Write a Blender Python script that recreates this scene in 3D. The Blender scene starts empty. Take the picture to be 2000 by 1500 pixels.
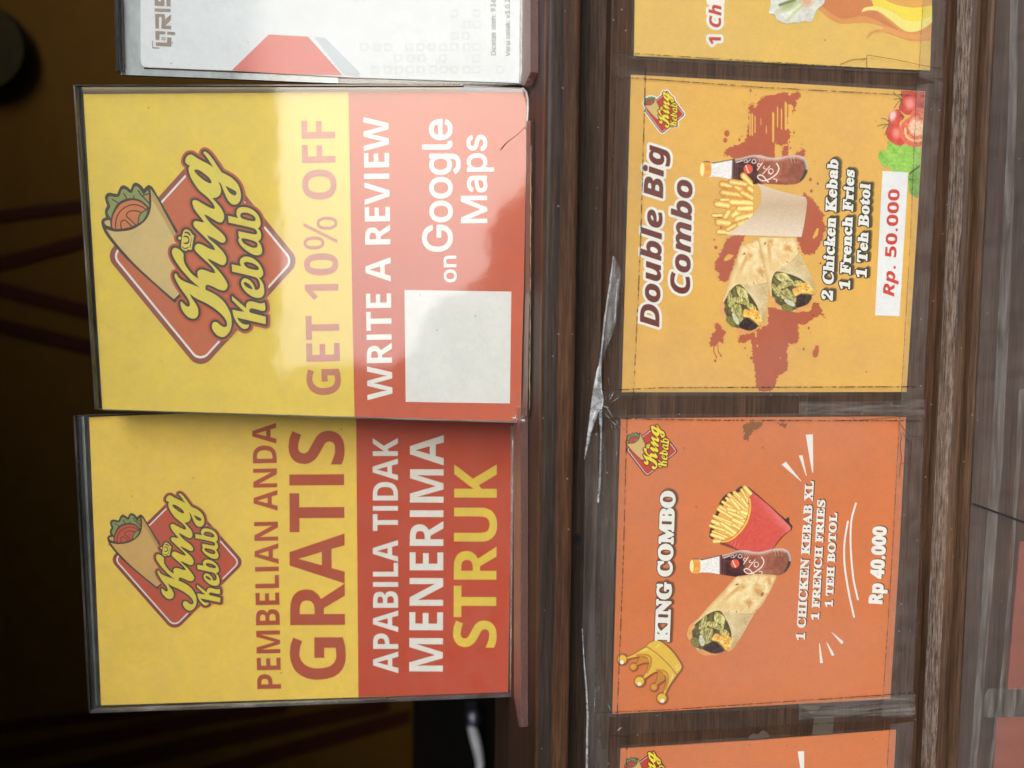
# Kebab stall counter: acrylic table signs on the counter, laminated menu posters taped to its front.
# The photograph was taken with the phone held on its side, so the camera is rolled: world up is the picture's left.
import bpy, bmesh, math, random
import numpy as np
from mathutils import Vector, Matrix
from mathutils.geometry import delaunay_2d_cdt

scene = bpy.context.scene
col = scene.collection
random.seed(7)
R = math.radians

# ------------------------------------------------------------------ camera
F = 1500.0                                   # focal length in pixels of a 2000 x 1500 picture
_down = Vector((11500.0, -40.0, -1500.0)).normalized()       # world -Z seen from the camera
_left = Vector((-70.0, -23000.0, -1500.0))
_left = (_left - _left.dot(_down) * _down).normalized()       # world -X seen from the camera
Xc, Zc = -_left, -_down
Yc = Zc.cross(Xc)
ROT = Matrix((Xc, Yc, Zc))                   # camera axes -> world axes
CAM = Vector((0.0, -0.300, 0.0473))
cam_data = bpy.data.cameras.new('camera')
cam = bpy.data.objects.new('camera', cam_data)
col.objects.link(cam)
cam.matrix_world = Matrix.Translation(CAM) @ ROT.to_4x4()
cam_data.sensor_width = 36.0
cam_data.lens = 36.0 * F / 2000.0
cam_data.clip_start = 0.01
cam_data.clip_end = 500.0
cam_data.dof.use_dof = True
cam_data.dof.focus_distance = 0.325
cam_data.dof.aperture_fstop = 7.0
scene.camera = cam

# ------------------------------------------------------------------ sky, sun, exposure
SUN_EL, SUN_AZ = R(25), R(20)                # sun behind the camera, high on the right
world = bpy.data.worlds.new('World')
scene.world = world
world.use_nodes = True
wt = world.node_tree
for n in list(wt.nodes):
    wt.nodes.remove(n)
sky = wt.nodes.new('ShaderNodeTexSky')
sky.sky_type = 'NISHITA'
sky.sun_disc = False
sky.sun_elevation = SUN_EL
sky.sun_rotation = R(180) - SUN_AZ
sky.air_density = 1.0
sky.dust_density = 1.2
sky.ozone_density = 1.0
bg = wt.nodes.new('ShaderNodeBackground')
bg.inputs['Strength'].default_value = 0.15
wo = wt.nodes.new('ShaderNodeOutputWorld')
wt.links.new(sky.outputs[0], bg.inputs[0])
wt.links.new(bg.outputs[0], wo.inputs[0])
sd = bpy.data.lights.new('sun', 'SUN')
sd.energy = 1.3
sd.angle = R(60)
sd.color = (1.0, 0.985, 0.975)
sun = bpy.data.objects.new('sun', sd)
col.objects.link(sun)
sdir = Vector((math.sin(SUN_AZ) * math.cos(SUN_EL), -math.cos(SUN_AZ) * math.cos(SUN_EL), math.sin(SUN_EL)))
sun.rotation_euler = sdir.to_track_quat('Z', 'Y').to_euler()
scene.view_settings.view_transform = 'Standard'
scene.view_settings.look = 'None'
scene.view_settings.gamma = 1.0
scene.view_settings.use_curve_mapping = False
scene.view_settings.exposure = 1.45
scene.cycles.max_bounces = 10
scene.cycles.transparent_max_bounces = 24

# ------------------------------------------------------------------ helpers: picture point -> point on a real plane
def ray(px, py):
    return ROT @ Vector(((px - 1000.0) / F, -(py - 750.0) / F, -1.0))

class Plane:
    """A plane of the place; pt() gives where the line of sight of a picture point meets it (lift metres nearer)."""
    def __init__(self, o, n):
        self.o, self.n = Vector(o), Vector(n).normalized()
    def pt(self, px, py, lift=0.0):
        d = ray(px, py)
        t = (self.o + self.n * lift - CAM).dot(self.n) / d.dot(self.n)
        return CAM + d * t

def lean_plane(y, lean, yaw=0.0):
    return Plane((0, y, 0), (math.sin(R(yaw)) * math.cos(R(lean)), -math.cos(R(yaw)) * math.cos(R(lean)), math.sin(R(lean))))

def link(name, me, mats, parent=None):
    o = bpy.data.objects.new(name, me)
    col.objects.link(o)
    for m in (mats if isinstance(mats, (list, tuple)) else [mats]):
        me.materials.append(m)
    if parent is not None:
        o.parent = parent
        o.matrix_parent_inverse = parent.matrix_world.inverted()
    return o

def thing(name, label, cat, loc=(0, 0, 0), group=None):
    o = bpy.data.objects.new(name, None)
    col.objects.link(o)
    o.empty_display_size = 0.02
    o.location = loc
    o.matrix_world = Matrix.Translation(Vector(loc))
    return tag(o, label, cat, group)

def tag(o, label=None, cat=None, group=None, kind=None):
    if label: o['label'] = label
    if cat: o['category'] = cat
    if group: o['group'] = group
    if kind: o['kind'] = kind
    return o

def pydata(name, V, Fc, mats, parent=None, smooth=False, mi=None):
    me = bpy.data.meshes.new(name)
    me.from_pydata([tuple(v) for v in V], [], Fc)
    if mi is not None:
        me.polygons.foreach_set('material_index', mi)
    if smooth:
        me.polygons.foreach_set('use_smooth', [True] * len(me.polygons))
    me.update()
    return link(name, me, mats, parent)

# ------------------------------------------------------------------ helpers: 2D artwork (picture pixels)
def smooth(P, k=4, closed=True):
    """Catmull-Rom through the points; a point given with a third value stays a sharp corner."""
    n = len(P)
    out = []
    C = [(p[0], p[1]) for p in P]
    S = [len(p) > 2 for p in P]
    for i in range(n if closed else n - 1):
        p1, p2 = C[i], C[(i + 1) % n]
        p0 = C[(i - 1) % n] if (closed or i > 0) else p1
        p3 = C[(i + 2) % n] if (closed or i + 2 < n) else p2
        L = math.hypot(p2[0] - p1[0], p2[1] - p1[1])
        def tan(a, b, c, sharp):
            if sharp: return (0.0, 0.0)
            tx, ty = (c[0] - a[0]) / 2, (c[1] - a[1]) / 2
            m = math.hypot(tx, ty)
            s = min(1.0, L / m) if m > 1e-9 else 0
            return (tx * s, ty * s)
        m1, m2 = tan(p0, p1, p2, S[i]), tan(p1, p2, p3, S[(i + 1) % n])
        for j in range(k):
            t = j / k
            a, b, c, d = 2*t**3 - 3*t**2 + 1, t**3 - 2*t**2 + t, -2*t**3 + 3*t**2, t**3 - t**2
            out.append((a*p1[0] + b*m1[0] + c*p2[0] + d*m2[0], a*p1[1] + b*m1[1] + c*p2[1] + d*m2[1]))
    if not closed:
        out.append(C[-1])
    return out

def Z(ox, oy, s, P, dy=0.0):
    """Points read off an enlargement of the photograph -> picture pixels."""
    return [((p[0] / s + ox), ((p[1] + dy) / s + oy)) + tuple(p[2:]) for p in P]

def affine(src, dst):
    A = np.array([[x, y, 1.0] for x, y in src])
    M, *_ = np.linalg.lstsq(A, np.array(dst, float), rcond=None)
    return lambda P: [tuple(np.array([p[0], p[1], 1.0]) @ M) + tuple(p[2:]) for p in P]

def affine_inv(src, dst):
    A = np.array([[x, y, 1.0] for x, y in src])
    M, *_ = np.linalg.lstsq(A, np.array(dst, float), rcond=None)
    L = np.linalg.inv(M[:2])
    return lambda X, Y: ((X - M[2, 0]) * L[0, 0] + (Y - M[2, 1]) * L[1, 0], (X - M[2, 0]) * L[0, 1] + (Y - M[2, 1]) * L[1, 1])

def inside_mask(loops, xs, ys):
    m = np.zeros((len(ys), len(xs)), bool)
    for P in loops:
        n = len(P)
        for i in range(n):
            (x1, y1), (x2, y2) = P[i][:2], P[(i + 1) % n][:2]
            if y1 == y2: continue
            lo, hi = (y1, y2) if y1 < y2 else (y2, y1)
            a, b = np.searchsorted(ys, lo, 'left'), np.searchsorted(ys, hi, 'left')
            for r in range(a, b):
                xi = x1 + (ys[r] - y1) / (y2 - y1) * (x2 - x1)
                m[r, :np.searchsorted(xs, xi)] ^= True
    return m

def dist_grid(loops, xs, ys, pad, closed=True):
    D = np.full((len(ys), len(xs)), float(pad))
    for P in loops:
        n = len(P)
        for i in range(n if closed else n - 1):
            (x1, y1), (x2, y2) = P[i][:2], P[(i + 1) % n][:2]
            a, b = np.searchsorted(xs, min(x1, x2) - pad), np.searchsorted(xs, max(x1, x2) + pad)
            c, d = np.searchsorted(ys, min(y1, y2) - pad), np.searchsorted(ys, max(y1, y2) + pad)
            if a >= b or c >= d: continue
            X, Y = xs[None, a:b], ys[c:d, None]
            dx, dy = x2 - x1, y2 - y1
            L = dx*dx + dy*dy
            t = np.clip(((X - x1)*dx + (Y - y1)*dy) / L, 0, 1) if L > 0 else 0
            q = np.hypot(X - x1 - t*dx, Y - y1 - t*dy)
            D[c:d, a:b] = np.minimum(D[c:d, a:b], q)
    return D

def grid_for(loops, pad, step):
    A = np.array([p[:2] for P in loops for p in P])
    x0, y0 = A.min(0) - pad - 2*step
    x1, y1 = A.max(0) + pad + 2*step
    return np.arange(x0, x1 + step, step), np.arange(y0, y1 + step, step)

def contour(S, xs, ys, tol=0.12):
    """Closed loops where S crosses zero (S < 0 inside)."""
    In = S < 0
    nx, ny = len(xs), len(ys)
    segs = {}
    code = In[:-1, :-1]*1 + In[:-1, 1:]*2 + In[1:, 1:]*4 + In[1:, :-1]*8
    rr, cc = np.nonzero((code > 0) & (code < 15))
    T = {1: [(3, 0)], 2: [(0, 1)], 3: [(3, 1)], 4: [(1, 2)], 5: [(3, 0), (1, 2)], 6: [(0, 2)], 7: [(3, 2)], 8: [(2, 3)], 9: [(2, 0)], 10: [(0, 1), (2, 3)], 11: [(2, 1)], 12: [(1, 3)], 13: [(1, 0)], 14: [(0, 3)]}
    pos = {}
    def edge(r, c, e):
        if e == 0: k, a, b = (0, r, c), (r, c), (r, c + 1)
        elif e == 2: k, a, b = (0, r + 1, c), (r + 1, c), (r + 1, c + 1)
        elif e == 3: k, a, b = (1, r, c), (r, c), (r + 1, c)
        else: k, a, b = (1, r, c + 1), (r, c + 1), (r + 1, c + 1)
        if k not in pos:
            s1, s2 = S[a], S[b]
            t = s1 / (s1 - s2)
            t = min(max(t, 0.02), 0.98)
            pos[k] = (xs[a[1]] + t*(xs[b[1]] - xs[a[1]]), ys[a[0]] + t*(ys[b[0]] - ys[a[0]]))
        return k
    for r, c in zip(rr.tolist(), cc.tolist()):
        for e1, e2 in T[int(code[r, c])]:
            segs[edge(r, c, e1)] = edge(r, c, e2)
    loops = []
    while segs:
        k0, k = segs.popitem()
        L = [k0, k]
        while k in segs:
            k2 = segs.pop(k)
            k = k2
            if k == k0: break
            L.append(k)
        P = [pos[q] for q in L]
        P = simplify(P, tol)
        if len(P) > 3: loops.append(P)
    return loops

def simplify(P, tol):
    A = np.array(P)
    n = len(A)
    if n < 8: return P
    keep = np.zeros(n, bool)
    h = n // 2
    keep[[0, h]] = True
    st = [(0, h), (h, n)]
    while st:
        a, b = st.pop()
        if b - a < 2: continue
        p, q = A[a], A[b % n]
        d = q - p
        L = np.hypot(*d)
        M = A[a + 1:b] - p
        e = np.abs(M[:, 0]*d[1] - M[:, 1]*d[0]) / L if L > 1e-9 else np.hypot(M[:, 0], M[:, 1])
        i = int(e.argmax())
        if e[i] > tol:
            keep[a + 1 + i] = True
            st += [(a, a + 1 + i), (a + 1 + i, b)]
    return [tuple(p) for p in A[keep]]

def grow(loops, r, step=0.8, tol=0.1, noise=None):
    """Outline of the shapes grown (r > 0) or shrunk (r < 0) by r pixels, overlaps united."""
    pad = abs(r) + 3*step
    xs, ys = grid_for(loops, pad, step)
    m = inside_mask(loops, xs, ys)
    D = dist_grid(loops, xs, ys, pad)
    S = np.where(m, -D, D) - r
    if noise is not None:
        S = S + noise(xs[None, :], ys[:, None])
    return contour(S, xs, ys, tol)

def union(parts, r=0.0, step=0.8, tol=0.1, noise=None):
    """Union of several shapes (each a list of loops) grown by r."""
    allp = [P for L in parts for P in L]
    pad = abs(r) + 3*step
    xs, ys = grid_for(allp, pad, step)
    S = np.full((len(ys), len(xs)), 1e9)
    for L in parts:
        D = dist_grid(L, xs, ys, pad + 4)
        S = np.minimum(S, np.where(inside_mask(L, xs, ys), -D, D))
    S = S - r
    if noise is not None:
        S = S + noise(xs[None, :], ys[:, None])
    return contour(S, xs, ys, tol)

def strokes(lines, w, step=0.5, tol=0.08):
    """Outline of open lines drawn with a round pen of width w."""
    xs, ys = grid_for(lines, w, step)
    S = dist_grid(lines, xs, ys, w/2 + 3*step, closed=False) - w/2
    return contour(S, xs, ys, tol)

def disc(x, y, r, n=20, ry=None):
    return [(x + r*math.cos(2*math.pi*i/n), y + (ry or r)*math.sin(2*math.pi*i/n)) for i in range(n)]

def cdt(loops):
    V, E, k = [], [], 0
    for P in loops:
        Q = []
        for p in P:
            q = (p[0], p[1])
            if not Q or math.hypot(q[0]-Q[-1][0], q[1]-Q[-1][1]) > 1e-4: Q.append(q)
        if len(Q) > 2 and math.hypot(Q[0][0]-Q[-1][0], Q[0][1]-Q[-1][1]) < 1e-4: Q.pop()
        if len(Q) < 3: continue
        V += [Vector(q) for q in Q]
        E += [(k + i, k + (i + 1) % len(Q)) for i in range(len(Q))]
        k += len(Q)
    if not V: return [], []
    v, e, f, *_ = delaunay_2d_cdt(V, E, [], 0, 1e-5)
    C = np.array([[(v[t[0]][0]+v[t[1]][0]+v[t[2]][0])/3, (v[t[0]][1]+v[t[1]][1]+v[t[2]][1])/3] for t in f])
    ins = np.zeros(len(f), bool)                 # even-odd rule, so counters of letters stay open
    for P in loops:
        A = np.array([p[:2] for p in P], float)
        B = np.roll(A, -1, 0)
        for (x1, y1), (x2, y2) in zip(A, B):
            if y1 == y2: continue
            c = ((y1 <= C[:, 1]) & (C[:, 1] < y2)) | ((y2 <= C[:, 1]) & (C[:, 1] < y1))
            ins ^= c & (C[:, 0] < x1 + (C[:, 1] - y1)*(x2 - x1)/(y2 - y1))
    return v, [t for t, k in zip(f, ins) if k]

def flat(name, layers, plane, lift, parent=None, step=1.6e-5):
    """Printed shapes on a plane: layers = [(loops, material), ...], each a hair above the one before; ONE mesh."""
    V, Fc, mi, mats = [], [], [], []
    for k, (loops, m) in enumerate(layers):
        if m not in mats: mats.append(m)
        v, f = cdt(loops)
        b = len(V)
        V += [plane.pt(p[0], p[1], lift + k*step) for p in v]
        for t in f:
            a, c, d = V[b + t[0]], V[b + t[1]], V[b + t[2]]
            fl = (c - a).cross(d - a).dot(plane.n) < 0
            Fc.append([b + i for i in (reversed(t) if fl else t)])
            mi.append(mats.index(m))
    return pydata(name, V, Fc, mats, parent, mi=mi)

def slab(name, loop, plane, front, thick, mats, parent=None, edge_mat=1):
    """A sheet of the given outline (picture pixels on its front face) and real thickness."""
    v, f = cdt([loop])
    V = [plane.pt(p[0], p[1], front) for p in v]
    n = len(V)
    V += [p - plane.n*thick for p in V]
    Fc, mi = [], []
    from collections import Counter
    cnt = Counter()
    for t in f:
        a, c, d = V[t[0]], V[t[1]], V[t[2]]
        t = list(t)
        if (c - a).cross(d - a).dot(plane.n) < 0: t.reverse()
        Fc.append(t); mi.append(0)
        Fc.append([i + n for i in reversed(t)]); mi.append(0)
        for i in range(3):
            cnt[(t[i], t[(i + 1) % 3])] += 1
    em = edge_mat if isinstance(mats, (list, tuple)) and len(mats) > 1 else 0
    for (a, b) in cnt:
        if (b, a) not in cnt:
            Fc.append([a, a + n, b + n, b]); mi.append(em)
    return pydata(name, V, Fc, mats, parent, mi=mi)

def box(name, lo, hi, mat, parent=None, bevel=0.0):
    bm = bmesh.new()
    bmesh.ops.create_cube(bm, size=1.0)
    for v in bm.verts:
        v.co = Vector([lo[i] + (v.co[i] + 0.5)*(hi[i] - lo[i]) for i in range(3)])
    if bevel:
        bmesh.ops.bevel(bm, geom=bm.edges[:], offset=bevel, segments=2, affect='EDGES', profile=0.5)
    me = bpy.data.meshes.new(name)
    bm.to_mesh(me); bm.free()
    return link(name, me, mat, parent)

def tube(name, pts, rad, mat, parent=None, n=10):
    V, Fc = [], []
    for i, p in enumerate(pts):
        p = Vector(p)
        d = (Vector(pts[min(i + 1, len(pts) - 1)]) - Vector(pts[max(i - 1, 0)])).normalized()
        u = d.cross(Vector((0, 0, 1)))
        u = u.normalized() if u.length > 1e-3 else Vector((1, 0, 0))
        w = d.cross(u)
        r = rad[i] if isinstance(rad, (list, tuple)) else rad
        for j in range(n):
            a = 2*math.pi*j/n
            V.append(p + u*math.cos(a)*r + w*math.sin(a)*r)
    for i in range(len(pts) - 1):
        for j in range(n):
            Fc.append([i*n + j, i*n + (j + 1) % n, (i + 1)*n + (j + 1) % n, (i + 1)*n + j])
    Fc.append(list(range(n))[::-1]); Fc.append([len(V) - n + j for j in range(n)])
    return pydata(name, V, Fc, mat, parent, smooth=True)

# ------------------------------------------------------------------ helpers: materials
def lin(r, g, b):
    f = lambda c: (c/255/12.92) if c/255 <= 0.04045 else ((c/255 + 0.055)/1.055)**2.4
    return (f(r), f(g), f(b), 1.0)

def new_mat(name):
    m = bpy.data.materials.new(name)
    m.use_nodes = True
    nt = m.node_tree
    return m, nt, nt.nodes['Principled BSDF'], nt.nodes['Material Output']

def nd(nt, t, **kw):
    n = nt.nodes.new(t)
    for k, v in kw.items():
        setattr(n, k, v)
    return n

def noise(nt, scale, detail=4.0, rough=0.6, vec=None, dist=0.0):
    n = nd(nt, 'ShaderNodeTexNoise')
    n.inputs['Scale'].default_value = scale
    n.inputs['Detail'].default_value = detail
    n.inputs['Roughness'].default_value = rough
    n.inputs['Distortion'].default_value = dist
    if vec is not None: nt.links.new(vec, n.inputs['Vector'])
    return n

def ramp(nt, fac, stops):
    r = nd(nt, 'ShaderNodeValToRGB')
    e = r.color_ramp.elements
    while len(e) < len(stops): e.new(0.5)
    for i, (p, c) in enumerate(stops):
        e[i].position = p
        e[i].color = c if len(c) == 4 else (*c, 1)
    nt.links.new(fac, r.inputs['Fac'])
    return r.outputs['Color']

def g4(v): return (v, v, v, 1)

def mixrgb(nt, fac, a, b, mode='MIX'):
    m = nd(nt, 'ShaderNodeMix', data_type='RGBA', blend_type=mode)
    for s, v in ((m.inputs[0], fac), (m.inputs[6], a), (m.inputs[7], b)):
        if hasattr(v, 'links'): nt.links.new(v, s)
        else: s.default_value = v
    return m.outputs[2]

def math_n(nt, op, a, b=None, clamp=False):
    m = nd(nt, 'ShaderNodeMath', operation=op, use_clamp=clamp)
    for s, v in ((m.inputs[0], a), (m.inputs[1], b)):
        if v is None: continue
        if hasattr(v, 'links'): nt.links.new(v, s)
        else: s.default_value = v
    return m.outputs[0]

def bump(nt, h, strength, dist, bsdf):
    b = nd(nt, 'ShaderNodeBump')
    b.inputs['Strength'].default_value = strength
    b.inputs['Distance'].default_value = dist
    nt.links.new(h, b.inputs['Height'])
    nt.links.new(b.outputs[0], bsdf.inputs['Normal'])

_ink = {}
def ink(r, g, b, rough=0.55, grain=0.05, spec=0.35):
    """Printed paper in one ink colour: faint mottling and paper grain."""
    key = (r, g, b, rough)
    if key in _ink: return _ink[key]
    m, nt, p, out = new_mat('print_%02x%02x%02x' % (r, g, b))
    co = nd(nt, 'ShaderNodeTexCoord').outputs['Object']
    n1 = noise(nt, 45.0, 4, 0.6, co)
    n2 = noise(nt, 2600.0, 2, 0.6, co)
    n3 = noise(nt, 420.0, 3, 0.7, co)
    c = lin(r, g, b)
    k1 = ramp(nt, n1.outputs[0], [(0.3, g4(0.955)), (0.7, g4(1.03))])
    k2 = ramp(nt, n2.outputs[0], [(0.3, g4(1 - grain)), (0.7, g4(1 + grain))])
    k3 = ramp(nt, n3.outputs[0], [(0.3, g4(0.97)), (0.7, g4(1.03))])
    x = mixrgb(nt, 1.0, c, k1, 'MULTIPLY')
    x = mixrgb(nt, 1.0, x, k2, 'MULTIPLY')
    x = mixrgb(nt, 1.0, x, k3, 'MULTIPLY')
    # tiny specks of grime
    v = nd(nt, 'ShaderNodeTexVoronoi')
    v.inputs['Scale'].default_value = 130.0
    nt.links.new(co, v.inputs['Vector'])
    wn = nd(nt, 'ShaderNodeSeparateColor')
    nt.links.new(v.outputs['Color'], wn.inputs[0])
    sp = math_n(nt, 'MULTIPLY', math_n(nt, 'LESS_THAN', v.outputs['Distance'], 0.055), math_n(nt, 'LESS_THAN', wn.outputs[0], 0.30))
    x = mixrgb(nt, math_n(nt, 'MULTIPLY', sp, 0.45), x, (0.03, 0.02, 0.012, 1))
    nt.links.new(x, p.inputs['Base Color'])
    p.inputs['Roughness'].default_value = rough
    p.inputs['Specular IOR Level'].default_value = spec
    bump(nt, n2.outputs[0], 0.08, 0.0002, p)
    _ink[key] = m
    return m

def wood(name, base, light, dark, sc=1.0, rough=0.42, worn=0.0, spec=0.22):
    """Stained wood, grain running along X."""
    m, nt, p, out = new_mat(name)
    co = nd(nt, 'ShaderNodeTexCoord').outputs['Object']
    mp = nd(nt, 'ShaderNodeMapping')
    mp.inputs['Scale'].default_value = (3.0*sc, 130.0*sc, 130.0*sc)
    nt.links.new(co, mp.inputs['Vector'])
    n1 = noise(nt, 1.6, 6, 0.62, mp.outputs[0], 0.4)
    mp2 = nd(nt, 'ShaderNodeMapping')
    mp2.inputs['Scale'].default_value = (48.0*sc, 1250.0*sc, 1250.0*sc)
    nt.links.new(co, mp2.inputs['Vector'])
    n2 = noise(nt, 1.0, 6, 0.78, mp2.outputs[0])
    n3 = noise(nt, 9.0*sc, 3, 0.5, co)
    c = ramp(nt, n1.outputs[0], [(0.30, lin(*dark)), (0.52, lin(*base)), (0.75, lin(*light))])
    k = ramp(nt, n2.outputs[0], [(0.36, g4(0.45)), (0.50, g4(0.97)), (0.63, g4(1.5))])
    c = mixrgb(nt, 1.0, c, k, 'MULTIPLY')
    k3 = ramp(nt, n3.outputs[0], [(0.3, g4(0.75)), (0.7, g4(1.2))])
    c = mixrgb(nt, 1.0, c, k3, 'MULTIPLY')
    if worn:
        mp4 = nd(nt, 'ShaderNodeMapping'); mp4.inputs['Scale'].default_value = (110.0, 1500.0, 1500.0)
        nt.links.new(co, mp4.inputs['Vector'])
        n4 = noise(nt, 1.0, 6, 0.8, mp4.outputs[0])
        f = ramp(nt, n4.outputs[0], [(0.44, g4(0)), (0.60, g4(worn))])
        c = mixrgb(nt, f, c, lin(150, 135, 122))
    # dust specks
    v = nd(nt, 'ShaderNodeTexVoronoi')
    v.inputs['Scale'].default_value = 260.0
    nt.links.new(co, v.inputs['Vector'])
    wn = nd(nt, 'ShaderNodeSeparateColor')
    nt.links.new(v.outputs['Color'], wn.inputs[0])
    sp = math_n(nt, 'MULTIPLY', math_n(nt, 'LESS_THAN', v.outputs['Distance'], 0.075), math_n(nt, 'LESS_THAN', wn.outputs[0], 0.22))
    c = mixrgb(nt, math_n(nt, 'MULTIPLY', sp, 0.55), c, lin(170, 160, 145))
    nt.links.new(c, p.inputs['Base Color'])
    p.inputs['Roughness'].default_value = rough
    p.inputs['Specular IOR Level'].default_value = spec
    bump(nt, n2.outputs[0], 0.25, 0.0004, p)
    return m

def clear(name, refl=0.09, rough=0.03, haze=(0.0, 0.05), hcol=(190, 188, 182), tint=(0.97, 0.98, 0.97), hscale=60.0, streak=False, dirt=False, wob=0.25):
    """Clear plastic: see-through, mirror-like towards grazing angles, with a thin film of dust or scuffs."""
    m, nt, p, out = new_mat(name)
    nt.nodes.remove(p)
    co = nd(nt, 'ShaderNodeTexCoord')
    tr = nd(nt, 'ShaderNodeBsdfTransparent'); tr.inputs[0].default_value = (*tint, 1)
    gl = nd(nt, 'ShaderNodeBsdfGlossy'); gl.inputs['Roughness'].default_value = rough
    gl.inputs['Color'].default_value = (1, 1, 1, 1)
    df = nd(nt, 'ShaderNodeBsdfDiffuse'); df.inputs[0].default_value = lin(*hcol)
    lw = nd(nt, 'ShaderNodeFresnel'); lw.inputs['IOR'].default_value = 1.49
    geo = nd(nt, 'ShaderNodeNewGeometry')
    f = math_n(nt, 'MULTIPLY', lw.outputs[0], refl/0.04)
    f = math_n(nt, 'MULTIPLY', f, math_n(nt, 'SUBTRACT', 1.0, geo.outputs['Backfacing']), clamp=True)
    vec = co.outputs['Object']
    if streak:
        mp = nd(nt, 'ShaderNodeMapping'); mp.inputs['Scale'].default_value = (1.6, 1.0, 0.12) if streak == 'z' else (0.12, 1.0, 1.6)
        nt.links.new(vec, mp.inputs['Vector']); vec = mp.outputs[0]
    n1 = noise(nt, hscale, 6, 0.65, vec, 0.3)
    h = ramp(nt, n1.outputs[0], [(0.38, g4(haze[0])), (0.68, g4(haze[1]))])
    m1 = nd(nt, 'ShaderNodeMixShader')
    nt.links.new(h, m1.inputs[0]); nt.links.new(tr.outputs[0], m1.inputs[1]); nt.links.new(df.outputs[0], m1.inputs[2])
    last = m1.outputs[0]
    if dirt:
        uv = nd(nt, 'ShaderNodeSeparateXYZ'); nt.links.new(co.outputs['UV'], uv.inputs[0])
        d = math_n(nt, 'ABSOLUTE', math_n(nt, 'SUBTRACT', uv.outputs[1], 0.5))
        e = math_n(nt, 'GREATER_THAN', d, 0.5 - dirt)
        n5 = noise(nt, 700.0, 3, 0.7, co.outputs['Object'])
        e = math_n(nt, 'MULTIPLY', e, ramp(nt, n5.outputs[0], [(0.40, g4(0.0)), (0.55, g4(0.8))]))
        dd = nd(nt, 'ShaderNodeBsdfDiffuse'); dd.inputs[0].default_value = lin(62, 46, 30)
        m3 = nd(nt, 'ShaderNodeMixShader')
        nt.links.new(e, m3.inputs[0]); nt.links.new(last, m3.inputs[1]); nt.links.new(dd.outputs[0], m3.inputs[2])
        last = m3.outputs[0]
    m2 = nd(nt, 'ShaderNodeMixShader')
    nt.links.new(f, m2.inputs[0]); nt.links.new(last, m2.inputs[1]); nt.links.new(gl.outputs[0], m2.inputs[2])
    nt.links.new(m2.outputs[0], out.inputs['Surface'])
    n2 = noise(nt, 38.0, 3, 0.5, co.outputs['Object'])
    b = nd(nt, 'ShaderNodeBump'); b.inputs['Strength'].default_value = wob; b.inputs['Distance'].default_value = 0.001
    nt.links.new(n2.outputs[0], b.inputs['Height']); nt.links.new(b.outputs[0], gl.inputs['Normal'])
    return m

def plain(name, rgb, rough=0.6, metal=0.0, spec=0.5):
    m, nt, p, out = new_mat(name)
    co = nd(nt, 'ShaderNodeTexCoord').outputs['Object']
    n1 = noise(nt, 30.0, 4, 0.6, co)
    k = ramp(nt, n1.outputs[0], [(0.3, g4(0.85)), (0.7, g4(1.1))])
    x = mixrgb(nt, 1.0, lin(*rgb), k, 'MULTIPLY')
    nt.links.new(x, p.inputs['Base Color'])
    p.inputs['Roughness'].default_value = rough
    p.inputs['Metallic'].default_value = metal
    p.inputs['Specular IOR Level'].default_value = spec
    return m

def photo_print_material():
    m, nt, p, out = new_mat('printed_picture')
    a = nd(nt, 'ShaderNodeAttribute'); a.attribute_name = 'ink'
    co = nd(nt, 'ShaderNodeTexCoord').outputs['Object']
    n2 = noise(nt, 2600.0, 2, 0.6, co)
    k2 = ramp(nt, n2.outputs[0], [(0.3, g4(1.05)), (0.7, g4(1.2))])
    x = mixrgb(nt, 1.0, a.outputs['Color'], k2, 'MULTIPLY')
    nt.links.new(x, p.inputs['Base Color'])
    p.inputs['Roughness'].default_value = 0.55
    p.inputs['Specular IOR Level'].default_value = 0.35
    return m
PICTURE = photo_print_material()

# ------------------------------------------------------------------ helpers: painted pictures (printed photographs of food)
def vnoise(X, Y, seed=0):
    xi, yi = np.floor(X).astype(np.int64), np.floor(Y).astype(np.int64)
    xf, yf = X - xi, Y - yi
    u, v = xf*xf*(3 - 2*xf), yf*yf*(3 - 2*yf)
    def h(a, b):
        n = (a*374761393 + b*668265263 + seed*982451653) & 0x7fffffff
        n = ((n ^ (n >> 13)) * 1274126177) & 0x7fffffff
        return ((n ^ (n >> 16)) & 0xffff) / 65535.0
    return (h(xi, yi)*(1-u) + h(xi+1, yi)*u)*(1-v) + (h(xi, yi+1)*(1-u) + h(xi+1, yi+1)*u)*v

def fbm(X, Y, seed=0, o=4):
    s, a, t = 0, 0.5, 0
    for i in range(o):
        s = s + a*vnoise(X*2**i + 17.3*i, Y*2**i - 9.1*i, seed + i); t += a; a *= 0.55
    return s / t

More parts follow.
